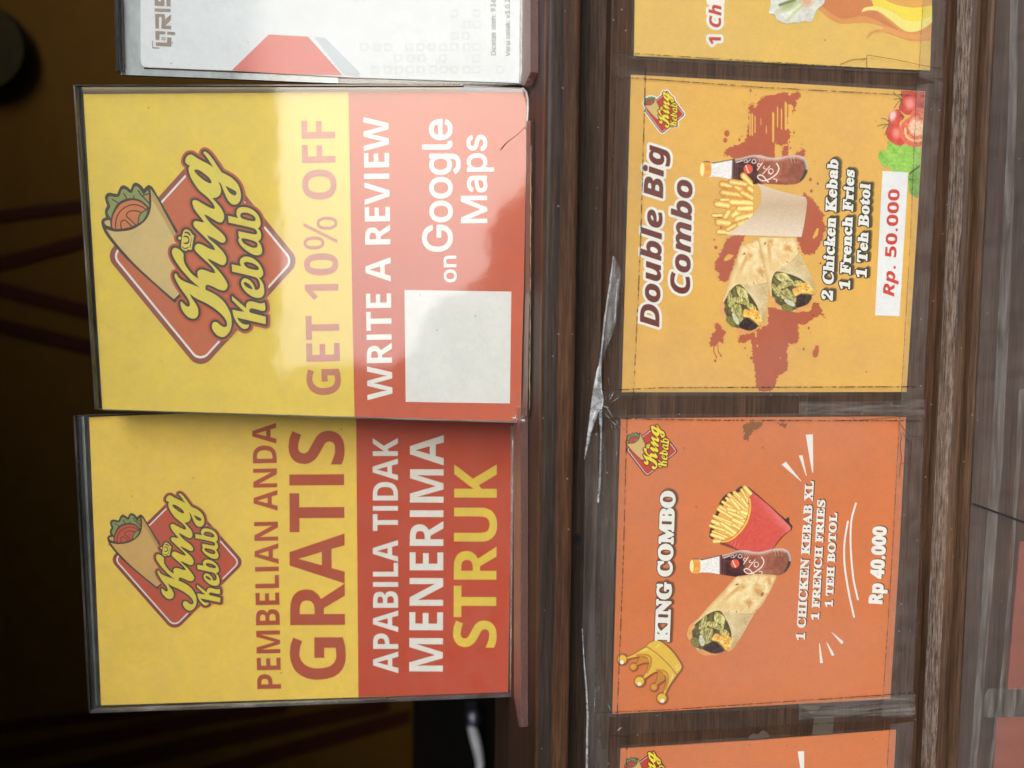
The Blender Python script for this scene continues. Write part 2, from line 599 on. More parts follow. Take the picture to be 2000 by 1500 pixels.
class Paint:
    """A small canvas in picture pixels; paints shapes given in its own drawing coordinates."""
    def __init__(self, bbox, step=0.7, inv=None):
        self.xs = np.arange(bbox[0], bbox[2] + step, step)
        self.ys = np.arange(bbox[1], bbox[3] + step, step)
        X, Y = np.meshgrid(self.xs, self.ys)
        self.PX, self.PY = X, Y
        self.X, self.Y = inv(X, Y) if inv else (X, Y)
        self.C = np.zeros(X.shape + (3,))
        self.A = np.zeros(X.shape)
    def sd(self, P):
        X, Y = self.X, self.Y
        ins = np.zeros(X.shape, bool)
        D = np.full(X.shape, 1e9)
        n = len(P)
        for i in range(n):
            (x1, y1), (x2, y2) = P[i][:2], P[(i+1) % n][:2]
            dx, dy = x2 - x1, y2 - y1
            L = dx*dx + dy*dy or 1e-9
            t = np.clip(((X-x1)*dx + (Y-y1)*dy)/L, 0, 1)
            D = np.minimum(D, (X-x1-t*dx)**2 + (Y-y1-t*dy)**2)
            if y1 != y2:
                c = ((y1 <= Y) & (Y < y2)) | ((y2 <= Y) & (Y < y1))
                ins ^= c & (X < x1 + (Y - y1)*dx/dy)
        D = np.sqrt(D)
        return np.where(ins, -D, D)
    def line(self, P):
        X, Y = self.X, self.Y
        D = np.full(X.shape, 1e9)
        for (x1, y1), (x2, y2) in zip([p[:2] for p in P[:-1]], [p[:2] for p in P[1:]]):
            dx, dy = x2 - x1, y2 - y1
            L = dx*dx + dy*dy or 1e-9
            t = np.clip(((X-x1)*dx + (Y-y1)*dy)/L, 0, 1)
            D = np.minimum(D, (X-x1-t*dx)**2 + (Y-y1-t*dy)**2)
        return np.sqrt(D)
    def ell(self, x, y, rx, ry=None, rot=0.0):
        ry = ry or rx
        c, s = math.cos(rot), math.sin(rot)
        u, v = (self.X-x)*c + (self.Y-y)*s, -(self.X-x)*s + (self.Y-y)*c
        return (np.hypot(u/rx, v/ry) - 1)*min(rx, ry)
    def put(self, d, rgb, soft=6.0, op=1.0, alpha=True):
        """d < 0 inside; rgb a colour or an array of colours (0-255)."""
        k = np.clip(0.5 - d/soft, 0, 1)*op
        if not isinstance(rgb, np.ndarray):
            rgb = np.array(rgb, float)
        self.C = self.C*(1 - k[..., None]) + rgb*k[..., None]
        if alpha: self.A = np.maximum(self.A, np.clip(0.5 - d/soft, 0, 1))
    def mix(self, a, b, t):
        t = np.clip(t, 0, 1)[..., None]
        return np.array(a, float)*(1-t) + np.array(b, float)*t
    def build(self, name, plane, lift, parent, clip=None):
        keep = self.A > 0.5
        if clip is not None:
            keep &= inside_mask([clip], self.xs, self.ys)
        cell = keep[:-1, :-1] & keep[:-1, 1:] & keep[1:, 1:] & keep[1:, :-1]
        used = np.zeros(keep.shape, bool)
        used[:-1, :-1] |= cell; used[:-1, 1:] |= cell; used[1:, 1:] |= cell; used[1:, :-1] |= cell
        idx = -np.ones(keep.shape, int)
        idx[used] = np.arange(used.sum())
        PX, PY = self.PX[used], self.PY[used]
        M = np.array([list(r) for r in ROT])
        D = np.stack([(PX - 1000)/F, -(PY - 750)/F, -np.ones_like(PX)], 1) @ M.T
        n = np.array(plane.n)
        t = (np.array(plane.o + plane.n*lift - CAM) @ n) / (D @ n)
        V = np.array(CAM) + D*t[:, None]
        r, c = np.nonzero(cell)
        Q = np.stack([idx[r, c], idx[r, c+1], idx[r+1, c+1], idx[r+1, c]], 1)
        a, b_, c_ = V[Q[0, 0]], V[Q[0, 1]], V[Q[0, 2]]
        if np.cross(b_ - a, c_ - a) @ n < 0: Q = Q[:, ::-1]
        me = bpy.data.meshes.new(name)
        me.vertices.add(len(V)); me.vertices.foreach_set('co', V.ravel())
        me.loops.add(Q.size); me.loops.foreach_set('vertex_index', Q.ravel().astype(np.int32))
        me.polygons.add(len(Q))
        me.polygons.foreach_set('loop_start', np.arange(0, Q.size, 4, dtype=np.int32))
        me.polygons.foreach_set('loop_total', np.full(len(Q), 4, np.int32))
        me.update()
        s = np.clip(self.C[used]/255.0, 0, 1)
        s = np.where(s <= 0.04045, s/12.92, ((s + 0.055)/1.055)**2.4)
        at = me.attributes.new('ink', 'FLOAT_COLOR', 'POINT')
        at.data.foreach_set('color', np.concatenate([s, np.ones((len(s), 1))], 1).ravel())
        return link(name, me, PICTURE, parent)

# ------------------------------------------------------------------ lettering: glyph outlines (advance, loops) in 1/500 em
GLYPHS = {
 'B': {
  '%': (279, '65,93 -14,2 -12,7 -10,11 -7,15 -4,18 -2,22 2,22 4,19 6,14 10,11 12,7 15,2 16,-2 12,-7 10,-11 7,-14 4,-19 2,-22 -2,-22 -4,-18 -6,-15 -10,-11 -13,-7|60,0 133,240 26,0 -133,-240|65,114 15,6 8,18 3,30 -3,30 -8,18 -15,6 -7,-1 -6,-5 -5,-7 -3,-11 -2,-13 -1,-17 1,-16 2,-14 3,-10 5,-8 6,-5|212,-3 -14,2 -13,7 -9,11 -7,15 -4,18 -2,22 2,22 3,19 7,14 9,11 13,7 15,2 15,-2 13,-7 10,-11 7,-14 4,-19 2,-22 -2,-22 -4,-18 -7,-15 -9,-11 -13,-7|212,18 15,6 8,18 3,30 -3,30 -8,18 -15,6 -8,-2 -6,-4 -4,-8 -4,-10 -2,-13 0,-17 0,-16 2,-14 4,-11 4,-7 6,-5'),
  '.': (90, '45,-5 -15,6 -3,4 -2,6 -1,7 1,8 2,5 3,5 15,5 15,-5 3,-5 2,-5 1,-8 -1,-7 -2,-6 -3,-4'),
  '0': (192, '96,-3 -27,3 -21,11 -16,18 -11,25 -7,30 -2,36 1,25 3,22 4,19 7,17 9,14 11,12 13,8 17,5 19,1 26,-3 21,-11 16,-18 12,-25 6,-30 3,-36 -1,-25 -3,-22 -5,-19 -6,-17 -9,-14 -11,-12 -14,-8 -16,-5|96,38 11,2 9,7 6,11 4,16 2,21 1,25 -1,25 -2,21 -4,16 -6,11 -9,7 -11,2 -12,-2 -8,-7 -6,-11 -4,-16 -3,-21 -1,-25 1,-25 3,-21 4,-16 6,-11 8,-7'),
  '1': (192, '88,0 0,139 0,23 1,24 -7,-7 -10,-9 -28,-22 -24,30 77,62 42,0 0,-240'),
  '2': (192, '13,0 0,35 61,61 29,31 16,23 5,22 -1,9 -3,7 -4,6 -6,4 -7,2 -8,1 -9,-1 -9,-2 -9,-4 -28,-18 -27,33 22,17 27,12 36,5 15,-1 14,-3 12,-4 10,-7 9,-8 7,-9 5,-10 3,-11 1,-12 -1,-13 -2,-12 -5,-11 -22,-32 -37,-36 -30,-29 0,-2 104,0 0,-43'),
  '3': (192, '82,-3 -25,1 -23,4 -21,8 0,43 32,-12 32,-4 16,1 13,3 9,5 6,7 3,9 2,11 -5,17 -5,4 -6,4 -7,2 -35,4 -18,0 0,39 18,0 34,4 7,3 5,4 4,4 4,17 -1,8 -3,7 -4,5 -6,4 -9,2 -11,1 -11,-1 -10,-1 -9,-4 -21,-11 -24,35 33,16 14,4 15,2 16,1 23,-2 20,-5 16,-8 12,-11 7,-14 3,-17 -2,-15 -5,-14 -8,-11 -11,-8 -12,-7 -14,-5 0,-1 18,-3 14,-6 12,-8 8,-11 5,-12 2,-15 -1,-14 -4,-12 -6,-12 -8,-10 -10,-9 -13,-7 -16,-5 -18,-3'),
  '4': (192, '108,0 0,50 -102,0 0,35 105,155 46,0 0,-151 29,0 0,-39 -29,0 0,-50|50,89 58,0 0,41 0,18 1,21 1,13 -1,0 -7,-13 -8,-14'),
  '5': (192, '81,-3 -35,3 -30,10 0,43 30,-11 33,-4 14,1 12,3 9,5 6,7 4,10 2,12 -6,20 -16,12 -26,4 -20,-2 -17,-3 -20,11 9,122 130,0 0,-43 -85,0 -5,-47 12,2 19,1 14,-1 13,-3 12,-4 10,-7 9,-8 8,-10 5,-11 4,-14 1,-15 -3,-24 -8,-20 -14,-17 -18,-12 -24,-8'),
  '6': (192, '99,-3 -15,1 -15,4 -14,6 -12,9 -11,11 -8,14 -7,17 -4,20 -1,23 3,41 10,38 6,11 7,11 9,10 9,8 12,8 13,6 15,4 17,3 19,0 16,0 16,-2 0,-41 -14,3 -15,1 -18,-1 -15,-3 -13,-6 -10,-7 -7,-8 -6,-11 -4,-12 -2,-13 -2,-14 2,0 6,7 6,7 8,6 9,4 11,3 12,1 20,-2 17,-7 14,-11 10,-15 6,-19 2,-22 -2,-24 -8,-21 -12,-16 -16,-13 -20,-7|98,37 10,1 8,4 7,6 5,8 3,10 1,13 -1,11 -3,9 -4,8 -6,5 -9,4 -10,1 -19,-5 -13,-13 -5,-15 4,-22 12,-18 6,-4 7,-2'),
  '7': (192, '37,0 90,197 -118,0 0,43 172,0 0,-32 -91,-208'),
  '8': (192, '96,-3 -25,2 -21,5 -16,10 -12,13 -8,15 -2,19 1,15 5,14 7,11 10,9 11,8 12,7 -10,7 -10,9 -8,9 -6,10 -4,12 -1,13 1,12 4,11 6,9 8,8 9,6 11,5 12,4 13,2 13,1 14,-1 12,-2 12,-4 11,-5 9,-6 8,-8 6,-9 3,-11 2,-12 -2,-13 -4,-12 -7,-10 -9,-9 -10,-8 -11,-6 24,-16 19,-21 4,-8 2,-10 1,-10 -1,-13 -4,-11 -6,-10 -8,-10 -9,-7 -12,-6 -13,-5 -15,-2|96,148 20,13 5,5 3,7 1,8 -1,8 -3,6 -4,4 -6,4 -7,2 -8,1 -8,-1 -7,-2 -6,-4 -5,-4 -2,-6 -1,-8 1,-7 3,-7 5,-6|95,34 12,1 9,2 8,5 5,6 3,7 1,8 -5,16 -14,13 -16,10 -4,2 -25,-17 -6,-7 -3,-7 -1,-9 1,-8 3,-8 5,-6 7,-4 9,-3'),
  '9': (192, '60,-3 -17,0 -15,2 0,41 14,-3 14,-1 19,1 15,4 13,5 9,7 8,9 6,10 3,12 3,13 1,14 -2,0 -18,-20 -9,-4 -12,-3 -14,-1 -19,2 -16,7 -14,11 -10,15 -6,19 -2,22 2,24 8,21 12,16 16,13 20,7 23,2 16,-1 15,-4 14,-6 12,-9 11,-11 8,-14 7,-17 4,-20 1,-23 -3,-40 -11,-39 -5,-11 -7,-11 -9,-10 -10,-8 -11,-8 -13,-5 -15,-5 -17,-2|92,122 20,5 13,13 5,15 -4,22 -13,18 -5,4 -7,2 -8,1 -9,-1 -8,-4 -7,-5 -5,-8 -3,-11 -1,-13 1,-11 2,-9 5,-8 6,-5 8,-4'),
  'A': (232, '0,0 85,241 62,0 85,-241 -55,0 -17,57 -88,0 -17,-57|85,100 62,0 -17,55 -5,15 -5,18 -4,15 -5,-16 -5,-19 -4,-13'),
  'B': (226, '30,0 0,240 75,0 29,-2 24,-4 19,-8 14,-11 8,-16 3,-20 -1,-13 -3,-11 -6,-11 -7,-8 -9,-5 -11,-4 0,-1 22,-9 6,-4 5,-6 4,-7 3,-9 2,-10 1,-11 -3,-21 -8,-17 -13,-14 -17,-10 -22,-6 -25,-2|81,145 29,0 14,1 10,2 7,4 5,5 3,7 1,8 -1,9 -4,6 -5,5 -8,3 -11,2 -13,1 -27,0|81,42 33,0 14,1 10,3 8,5 5,6 3,8 1,10 -1,8 -3,7 -5,6 -8,5 -11,3 -15,0 -31,0'),
  'C': (214, '127,-3 -23,1 -20,5 -18,9 -14,11 -12,15 -9,17 -6,19 -4,22 -2,24 2,23 4,21 8,20 10,17 12,14 16,12 18,9 20,5 23,2 36,-4 34,-13 -16,-41 -27,11 -27,5 -18,-3 -15,-7 -12,-12 -8,-16 -5,-20 -2,-24 1,-23 5,-20 8,-16 12,-12 15,-7 19,-2 29,3 32,10 0,-43 -31,-9'),
  'D': (248, '30,0 0,240 75,0 24,-2 22,-4 20,-8 17,-10 14,-13 12,-16 8,-19 5,-21 2,-25 -4,-37 -11,-30 -19,-24 -26,-17 -33,-11 -38,-3|81,42 22,0 26,3 21,10 15,15 8,22 3,29 -2,24 -5,20 -10,14 -14,11 -16,6 -21,2 -27,0'),
  'E': (188, '30,0 0,240 138,0 0,-42 -87,0 0,-53 81,0 0,-41 -81,0 0,-62 87,0 0,-42'),
  'F': (184, '30,0 0,240 138,0 0,-42 -88,0 0,-62 82,0 0,-41 -82,0 0,-95'),
  'G': (243, '131,-3 -33,3 -28,11 -22,17 -16,24 -9,31 -4,37 2,24 5,22 8,19 11,17 14,15 18,11 20,8 22,5 26,2 37,-4 34,-11 -17,-40 -25,9 -30,4 -14,-1 -13,-4 -11,-5 -10,-8 -8,-9 -7,-12 -5,-13 -3,-14 -1,-16 1,-15 2,-14 3,-12 5,-12 7,-9 8,-8 10,-5 12,-4 14,-1 19,1 14,2 0,50 -46,0 0,43 95,0 0,-125 -39,-10'),
  'I': (131, '11,0 0,29 29,13 0,155 -29,14 0,29 109,0 0,-29 -29,-14 0,-155 29,-13 0,-29'),
  'K': (223, '30,0 0,240 51,0 0,-110 10,14 10,14 65,82 56,0 -83,-106 84,-134 -58,0 -63,101 -21,-15 0,-86'),
  'L': (190, '30,0 0,240 51,0 0,-198 97,0 0,-42'),
  'M': (317, '30,0 0,240 69,0 57,-184 1,0 60,184 69,0 0,-240 -47,0 0,113 1,27 1,28 0,20 -1,0 -62,-188 -46,0 -58,188 -1,0 1,-20 1,-29 1,-28 0,-111'),
  'N': (273, '30,0 0,240 64,0 104,-180 1,0 -1,33 -1,33 0,114 46,0 0,-240 -65,0 -104,181 -1,0 2,-34 1,-34 0,-113'),
  'O': (267, '134,-3 -25,1 -21,6 -19,8 -15,12 -13,14 -9,17 -7,20 -4,22 -2,24 2,23 4,22 7,19 9,17 13,15 15,11 19,9 21,5 25,1 24,-1 22,-5 18,-9 15,-11 13,-15 10,-17 6,-19 4,-22 2,-24 -2,-24 -4,-21 -6,-20 -10,-17 -13,-14 -15,-12 -18,-8 -22,-6|134,39 19,3 16,7 11,12 8,16 5,20 1,23 -1,24 -5,19 -8,17 -11,12 -16,7 -19,2 -20,-2 -15,-7 -12,-12 -8,-17 -5,-19 -1,-24 1,-23 5,-20 8,-16 12,-12 15,-7'),
  'P': (211, '30,0 0,240 77,0 28,-2 22,-7 17,-11 12,-15 7,-19 3,-21 -1,-14 -3,-13 -5,-12 -7,-12 -10,-9 -12,-9 -15,-6 -19,-3 -21,-2 -22,0 0,-85|81,127 17,0 13,1 11,3 10,4 7,7 4,10 1,11 -4,20 -14,11 -22,4 -23,0'),
  'R': (222, '30,0 0,240 70,0 30,-2 24,-6 18,-10 13,-14 8,-18 3,-22 -1,-11 -2,-9 -3,-9 -17,-21 -22,-14 71,-104 -57,0 -57,92 -27,0 0,-92|81,133 16,0 16,1 12,3 8,5 7,6 3,8 1,11 -1,10 -4,8 -6,6 -9,4 -13,2 -15,1 -15,0'),
  'S': (185, '83,-3 -24,1 -23,5 -21,8 0,47 36,-13 12,-4 12,-2 12,0 12,0 9,3 6,4 4,5 3,6 1,7 -2,9 -4,7 -8,6 -33,17 -18,10 -19,14 -14,20 -3,8 -2,10 -1,10 3,20 7,17 12,13 16,10 20,6 23,2 36,-4 36,-13 -17,-39 -29,10 -27,4 -9,-1 -8,-2 -5,-4 -5,-5 -2,-6 -1,-6 1,-8 4,-7 6,-6 34,-18 32,-18 8,-6 6,-8 6,-8 3,-9 3,-11 1,-12 -3,-19 -8,-17 -12,-14 -18,-11 -22,-6'),
  'T': (194, '72,0 0,197 -65,0 0,43 181,0 0,-43 -65,0 0,-197'),
  'U': (254, '126,-3 -29,2 -25,8 -19,14 -13,18 -9,21 -2,25 0,155 50,0 0,-147 2,-18 4,-14 6,-10 10,-6 12,-4 14,-2 15,2 12,4 9,7 7,11 3,13 2,17 0,147 50,0 0,-155 -1,-16 -4,-15 -6,-14 -8,-13 -11,-10 -14,-9 -15,-6 -19,-4'),
  'V': (218, '81,0 -81,240 51,0 45,-143 4,-14 5,-20 4,-19 4,19 5,20 4,14 45,143 51,0 -81,-240'),
  'W': (325, '61,0 -61,240 50,0 31,-131 4,-20 4,-23 3,-20 3,20 5,22 3,17 35,135 48,0 35,-135 4,-16 4,-23 3,-20 3,20 5,23 4,20 31,131 50,0 -61,-240 -58,0 -33,126 -2,11 -4,16 -3,17 -2,12 -2,-12 -3,-17 -3,-16 -3,-11 -32,-126'),
  'p': (213, '26,-81 0,264 41,0 7,-23 2,0 20,19 9,4 11,3 12,1 20,-3 16,-8 14,-13 11,-19 6,-23 2,-29 -2,-29 -6,-23 -11,-19 -15,-14 -17,-8 -19,-2 -12,0 -11,3 -9,4 -19,16 -2,0 2,-27 0,-74|113,37 10,2 9,5 6,8 5,10 2,14 1,17 -3,30 -12,18 -19,6 -12,-2 -9,-4 -6,-6 -5,-10 -3,-12 -1,-15 0,-6 1,-16 3,-14 4,-10 7,-8 9,-5'),
 },
 'BI': {
  '.': (90, '45,-5 -15,6 -3,4 -2,6 -1,7 1,8 2,5 3,5 15,5 15,-5 3,-5 2,-5 1,-8 -1,-7 -2,-6 -3,-4'),
  '0': (192, '96,-3 -27,3 -21,11 -16,18 -11,25 -7,30 -2,36 1,25 3,22 4,19 7,17 9,14 11,12 13,8 17,5 19,1 26,-3 21,-11 16,-18 12,-25 6,-30 3,-36 -1,-25 -3,-22 -5,-19 -6,-17 -9,-14 -11,-12 -14,-8 -16,-5|96,38 11,2 9,7 6,11 4,16 2,21 1,25 -1,25 -2,21 -4,16 -6,11 -9,7 -11,2 -12,-2 -8,-7 -6,-11 -4,-16 -3,-21 -1,-25 1,-25 3,-21 4,-16 6,-11 8,-7'),
  '1': (192, '88,0 0,139 0,23 1,24 -7,-7 -10,-9 -28,-22 -24,30 77,62 42,0 0,-240'),
  '5': (192, '81,-3 -35,3 -30,10 0,43 30,-11 33,-4 14,1 12,3 9,5 6,7 4,10 2,12 -6,20 -16,12 -26,4 -20,-2 -17,-3 -20,11 9,122 130,0 0,-43 -85,0 -5,-47 12,2 19,1 14,-1 13,-3 12,-4 10,-7 9,-8 8,-10 5,-11 4,-14 1,-15 -3,-24 -8,-20 -14,-17 -18,-12 -24,-8'),
  'B': (208, '9,0 50,240 70,0 22,-2 18,-4 15,-6 12,-11 7,-13 2,-18 -1,-15 -5,-13 -8,-12 -10,-9 -13,-7 -15,-5 0,-1 10,-4 9,-5 7,-7 5,-9 4,-10 1,-11 -2,-17 -4,-15 -7,-12 -9,-11 -11,-8 -13,-7 -15,-4 -16,-3 -18,-1|89,145 25,0 11,1 10,2 8,4 6,6 3,8 1,10 -3,12 -9,8 -15,2 -25,0|67,42 30,0 12,1 9,3 9,5 6,7 4,9 1,11 -1,8 -2,6 -4,6 -6,3 -8,3 -9,0 -27,0'),
  'C': (206, '108,-3 -27,2 -22,9 -17,14 -12,19 -7,23 -3,27 5,42 15,42 7,12 8,12 10,11 11,10 12,8 13,7 15,4 15,3 17,1 39,-4 32,-13 -20,-41 -23,12 -28,4 -12,-1 -12,-3 -10,-6 -9,-7 -8,-9 -7,-10 -14,-35 -5,-37 1,-16 4,-14 6,-10 9,-8 12,-4 15,-2 28,4 28,9 0,-43 -27,-8'),
  'D': (227, '9,0 50,240 65,0 27,-3 23,-8 19,-13 13,-17 8,-23 3,-27 -2,-29 -5,-26 -9,-24 -12,-21 -15,-17 -18,-14 -22,-10 -24,-6 -27,-2|67,42 18,0 17,2 15,4 13,9 11,10 9,13 7,15 5,16 3,17 1,18 -2,17 -4,13 -7,10 -9,7 -11,4 -13,1 -19,0'),
  'R': (204, '9,0 50,240 59,0 22,-2 19,-5 16,-9 12,-12 7,-17 2,-21 -2,-18 -5,-15 -8,-14 -11,-10 -12,-9 -15,-6 43,-102 -54,0 -34,92 -20,0 -19,-92|87,133 13,0 13,1 11,3 9,6 7,7 4,10 1,11 -4,15 -10,9 -18,3 -12,0'),
  'b': (200, '100,-3 -11,0 -9,3 -8,4 -7,5 -6,7 -4,8 -2,0 -9,-24 -38,0 54,255 49,0 -10,-47 -3,-16 -5,-18 -5,-15 1,0 19,19 8,5 9,3 10,1 9,-1 8,-2 8,-4 8,-5 6,-7 6,-9 4,-11 2,-13 1,-15 -1,-15 -2,-14 -3,-15 -5,-14 -5,-13 -7,-13 -8,-11 -9,-10 -10,-8 -11,-6 -11,-3|92,37 6,0 5,3 6,4 13,19 10,26 3,29 -2,16 -8,10 -12,3 -7,-1 -7,-3 -6,-5 -14,-22 -8,-27 -2,-24 1,-8 2,-7 3,-6 5,-4 5,-3'),
  'e': (187, '87,-3 -20,2 -17,5 -15,10 -11,14 -7,18 -2,21 1,16 2,15 3,14 5,14 7,12 8,12 9,11 11,8 12,8 13,5 15,4 16,1 19,-2 15,-5 12,-7 9,-11 5,-12 2,-13 -3,-18 -9,-16 -14,-13 -21,-9 -26,-6 -33,-2 -8,0 -1,-4 0,-3 1,-9 3,-8 5,-6 7,-5 8,-3 9,-1 26,3 28,11 0,-37 -29,-11|70,106 8,0 17,1 14,3 10,5 7,6 4,7 1,8 -2,8 -5,5 -10,2 -18,-6 -16,-15'),
  'g': (199, '64,-81 -34,4 -26,8 0,43 27,-10 30,-4 11,1 10,3 7,4 7,6 5,8 4,11 1,5 5,16 3,11 -1,0 -20,-20 -9,-5 -9,-2 -11,-1 -8,0 -9,3 -7,4 -7,5 -6,7 -5,9 -4,11 -2,13 -1,14 0,15 2,15 4,14 4,15 6,13 7,12 8,11 9,10 9,8 11,6 12,4 12,1 11,-1 9,-3 8,-4 18,-19 1,0 10,23 38,0 -40,-187 -5,-18 -6,-15 -8,-13 -9,-10 -10,-8 -11,-6 -13,-3 -13,-3|88,37 7,0 6,3 5,4 14,21 8,26 3,27 -1,8 -2,7 -3,6 -5,4 -5,3 -7,1 -6,-1 -5,-2 -6,-4 -14,-19 -9,-27 -3,-29 0,-8 3,-8 3,-5 5,-4 5,-3'),
  'h': (203, '6,0 54,255 49,0 -9,-44 -5,-22 -6,-19 -3,-11 1,0 22,20 9,4 10,3 10,1 15,-2 12,-5 9,-8 6,-10 4,-13 2,-15 -4,-30 -22,-104 -49,0 22,107 3,20 -2,11 -6,7 -10,2 -7,-1 -7,-4 -6,-5 -16,-26 -10,-35 -17,-76'),
  'i': (100, '78,206 -18,5 -4,3 -2,6 -1,6 1,9 2,7 5,6 6,4 7,2 9,1 17,-4 4,-4 2,-5 1,-7 -1,-8 -2,-7 -4,-6 -6,-4 -7,-3|6,0 39,183 49,0 -39,-183'),
  'l': (100, '6,0 54,255 49,0 -54,-255'),
  'm': (304, '6,0 39,183 38,0 -4,-34 2,0 7,11 8,9 9,7 10,6 11,4 12,1 12,-1 10,-4 8,-5 6,-8 4,-9 3,-11 2,0 7,11 8,9 10,7 10,6 11,4 12,1 14,-2 11,-5 9,-8 7,-10 4,-13 1,-15 -4,-30 -22,-104 -49,0 22,107 3,20 -2,11 -5,7 -9,2 -7,-1 -7,-3 -6,-6 -16,-25 -11,-36 -16,-76 -49,0 23,107 2,20 -1,11 -6,7 -9,2 -7,-1 -7,-4 -6,-5 -16,-26 -10,-35 -17,-76'),
  'o': (196, '85,-3 -13,1 -12,2 -11,5 -10,7 -9,8 -6,10 -5,11 -3,12 -1,14 0,16 2,15 4,15 5,14 6,13 7,11 9,11 10,8 11,7 13,6 15,3 15,1 20,-2 17,-7 14,-10 10,-15 7,-18 2,-21 -6,-44 -5,-14 -5,-12 -8,-12 -8,-10 -10,-9 -12,-7 -13,-5 -14,-3|89,37 9,1 7,4 7,6 6,8 5,10 4,11 5,37 -1,9 -1,8 -3,6 -5,5 -6,3 -8,1 -7,0 -6,-3 -6,-4 -14,-20 -8,-26 -3,-26 3,-17 8,-10'),
  'p': (200, '-11,-81 56,264 38,0 -3,-28 1,0 22,22 9,5 10,4 11,1 9,-1 8,-2 8,-4 8,-5 6,-7 6,-9 4,-11 2,-13 1,-15 -1,-15 -2,-15 -3,-14 -5,-14 -5,-14 -7,-12 -8,-11 -9,-10 -10,-8 -11,-6 -11,-3 -13,-1 -10,1 -9,2 -7,4 -16,20 -1,0 -3,-25 -4,-24 -12,-56|92,37 6,0 5,3 6,4 13,19 10,26 3,29 -2,16 -8,10 -12,3 -7,-1 -7,-3 -6,-5 -14,-22 -8,-27 -2,-24 1,-8 2,-7 3,-6 5,-4 5,-3'),
  'u': (203, '65,-3 -15,1 -11,5 -9,8 -7,11 -4,12 -1,15 1,16 3,19 21,99 49,0 -22,-107 -3,-19 2,-11 6,-7 10,-2 7,1 7,3 6,5 16,26 11,35 16,76 49,0 -39,-183 -37,0 3,34 -2,0 -7,-10 -8,-9 -9,-8 -10,-6 -11,-3'),
 },
 'S': {
  '1': (188, '33,0 0,18 27,0 5,0 5,2 3,2 4,18 0,168 -23,-25 -7,-6 -7,-3 -6,-1 -6,1 -4,2 -4,4 -3,5 -2,6 -1,7 23,8 29,18 23,17 38,0 0,-201 3,-16 3,-4 5,-2 6,0 27,0 0,-18'),
  '2': (188, '12,0 0,35 49,50 32,38 16,30 4,33 -1,11 -2,10 -4,7 -5,5 -7,3 -7,1 -10,-2 -8,-5 -6,-8 -4,-11 -2,-15 -1,-17 -12,0 -10,3 -9,4 -7,6 -4,9 -1,11 1,8 3,7 4,7 7,7 8,5 10,5 12,3 14,2 15,1 23,-2 19,-5 15,-8 11,-11 7,-14 2,-16 -4,-22 -14,-25 -27,-30 -42,-41 -33,-32 78,0 6,1 6,2 6,3 4,5 3,5 3,7 2,11 20,0 -1,-71'),
  'A': (218, '-4,0 0,9 6,1 5,2 5,3 13,22 78,196 9,0 80,-190 14,-26 4,-4 5,-3 7,-1 0,-9 -107,0 0,9 15,2 9,4 3,8 -6,18 -10,25 -74,0 -13,-31 -1,-6 -1,-5 3,-8 8,-5 14,-2 2,0 0,-9|57,80 64,0 -33,80'),
  'B': (221, '8,0 0,9 10,1 8,2 5,4 4,6 2,8 0,11 0,143 -2,22 -9,10 -18,3 0,9 102,0 32,-2 24,-7 18,-10 11,-15 3,-19 -6,-24 -18,-17 -31,-10 37,-12 22,-20 7,-26 -2,-19 -8,-17 -13,-13 -18,-9 -23,-6 -26,-2|91,126 3,0 16,1 13,3 9,6 6,9 3,12 1,16 0,13 -3,12 -4,8 -7,6 -9,4 -11,1 -7,-1 -4,-1 -3,-3 -3,-17|111,12 13,1 10,5 8,7 4,9 3,14 1,16 -1,17 -4,13 -6,10 -10,6 -13,4 -17,2 -8,0 0,-83 4,-16 4,-3 5,-1'),
  'C': (234, '128,-5 -21,1 -20,5 -18,9 -16,11 -14,15 -11,16 -8,19 -5,21 -2,22 2,22 5,21 8,18 11,17 14,14 16,11 19,9 20,5 22,2 16,-2 18,-4 20,-7 10,-2 7,1 5,5 4,9 8,0 0,-79 -8,0 -9,19 -10,17 -13,13 -14,11 -15,6 -16,2 -22,-5 -17,-13 -12,-21 -8,-31 -2,-39 3,-36 8,-29 13,-20 19,-12 24,-4 13,1 14,3 13,6 13,8 11,11 11,12 10,-9 -26,-27 -32,-17'),
  'E': (221, '7,0 0,8 11,1 8,2 5,4 4,5 2,8 1,11 0,145 -1,13 -2,10 -4,6 -5,3 -8,3 -10,0 0,9 191,0 0,-68 -7,0 -4,19 -8,14 -10,10 -14,7 -18,4 -22,1 -16,-1 -7,-6 -2,-14 0,-71 6,0 13,1 11,4 9,6 6,10 5,13 3,16 8,0 0,-114 -8,0 -7,32 -5,7 -5,5 -7,4 -27,4 -2,0 0,-77 1,-8 1,-5 3,-4 19,-3 16,0 14,2 12,3 10,5 10,6 8,7 8,10 7,11 6,14 9,0 -14,-72'),
  'F': (202, '8,0 0,9 10,1 8,3 5,4 4,6 2,8 0,11 0,145 0,11 -3,8 -3,6 -6,3 -8,3 -10,1 0,9 190,0 0,-68 -8,0 -3,13 -4,11 -4,9 -6,7 -8,6 -9,4 -11,3 -14,2 -15,1 -15,-1 -7,-4 -2,-12 0,-75 4,0 14,1 11,4 8,6 6,10 5,12 3,16 9,0 0,-114 -9,0 -3,18 -4,14 -7,9 -8,7 -12,4 -14,1 -3,0 0,-72 3,-19 2,-4 4,-3 5,-2 23,-3 0,-9'),
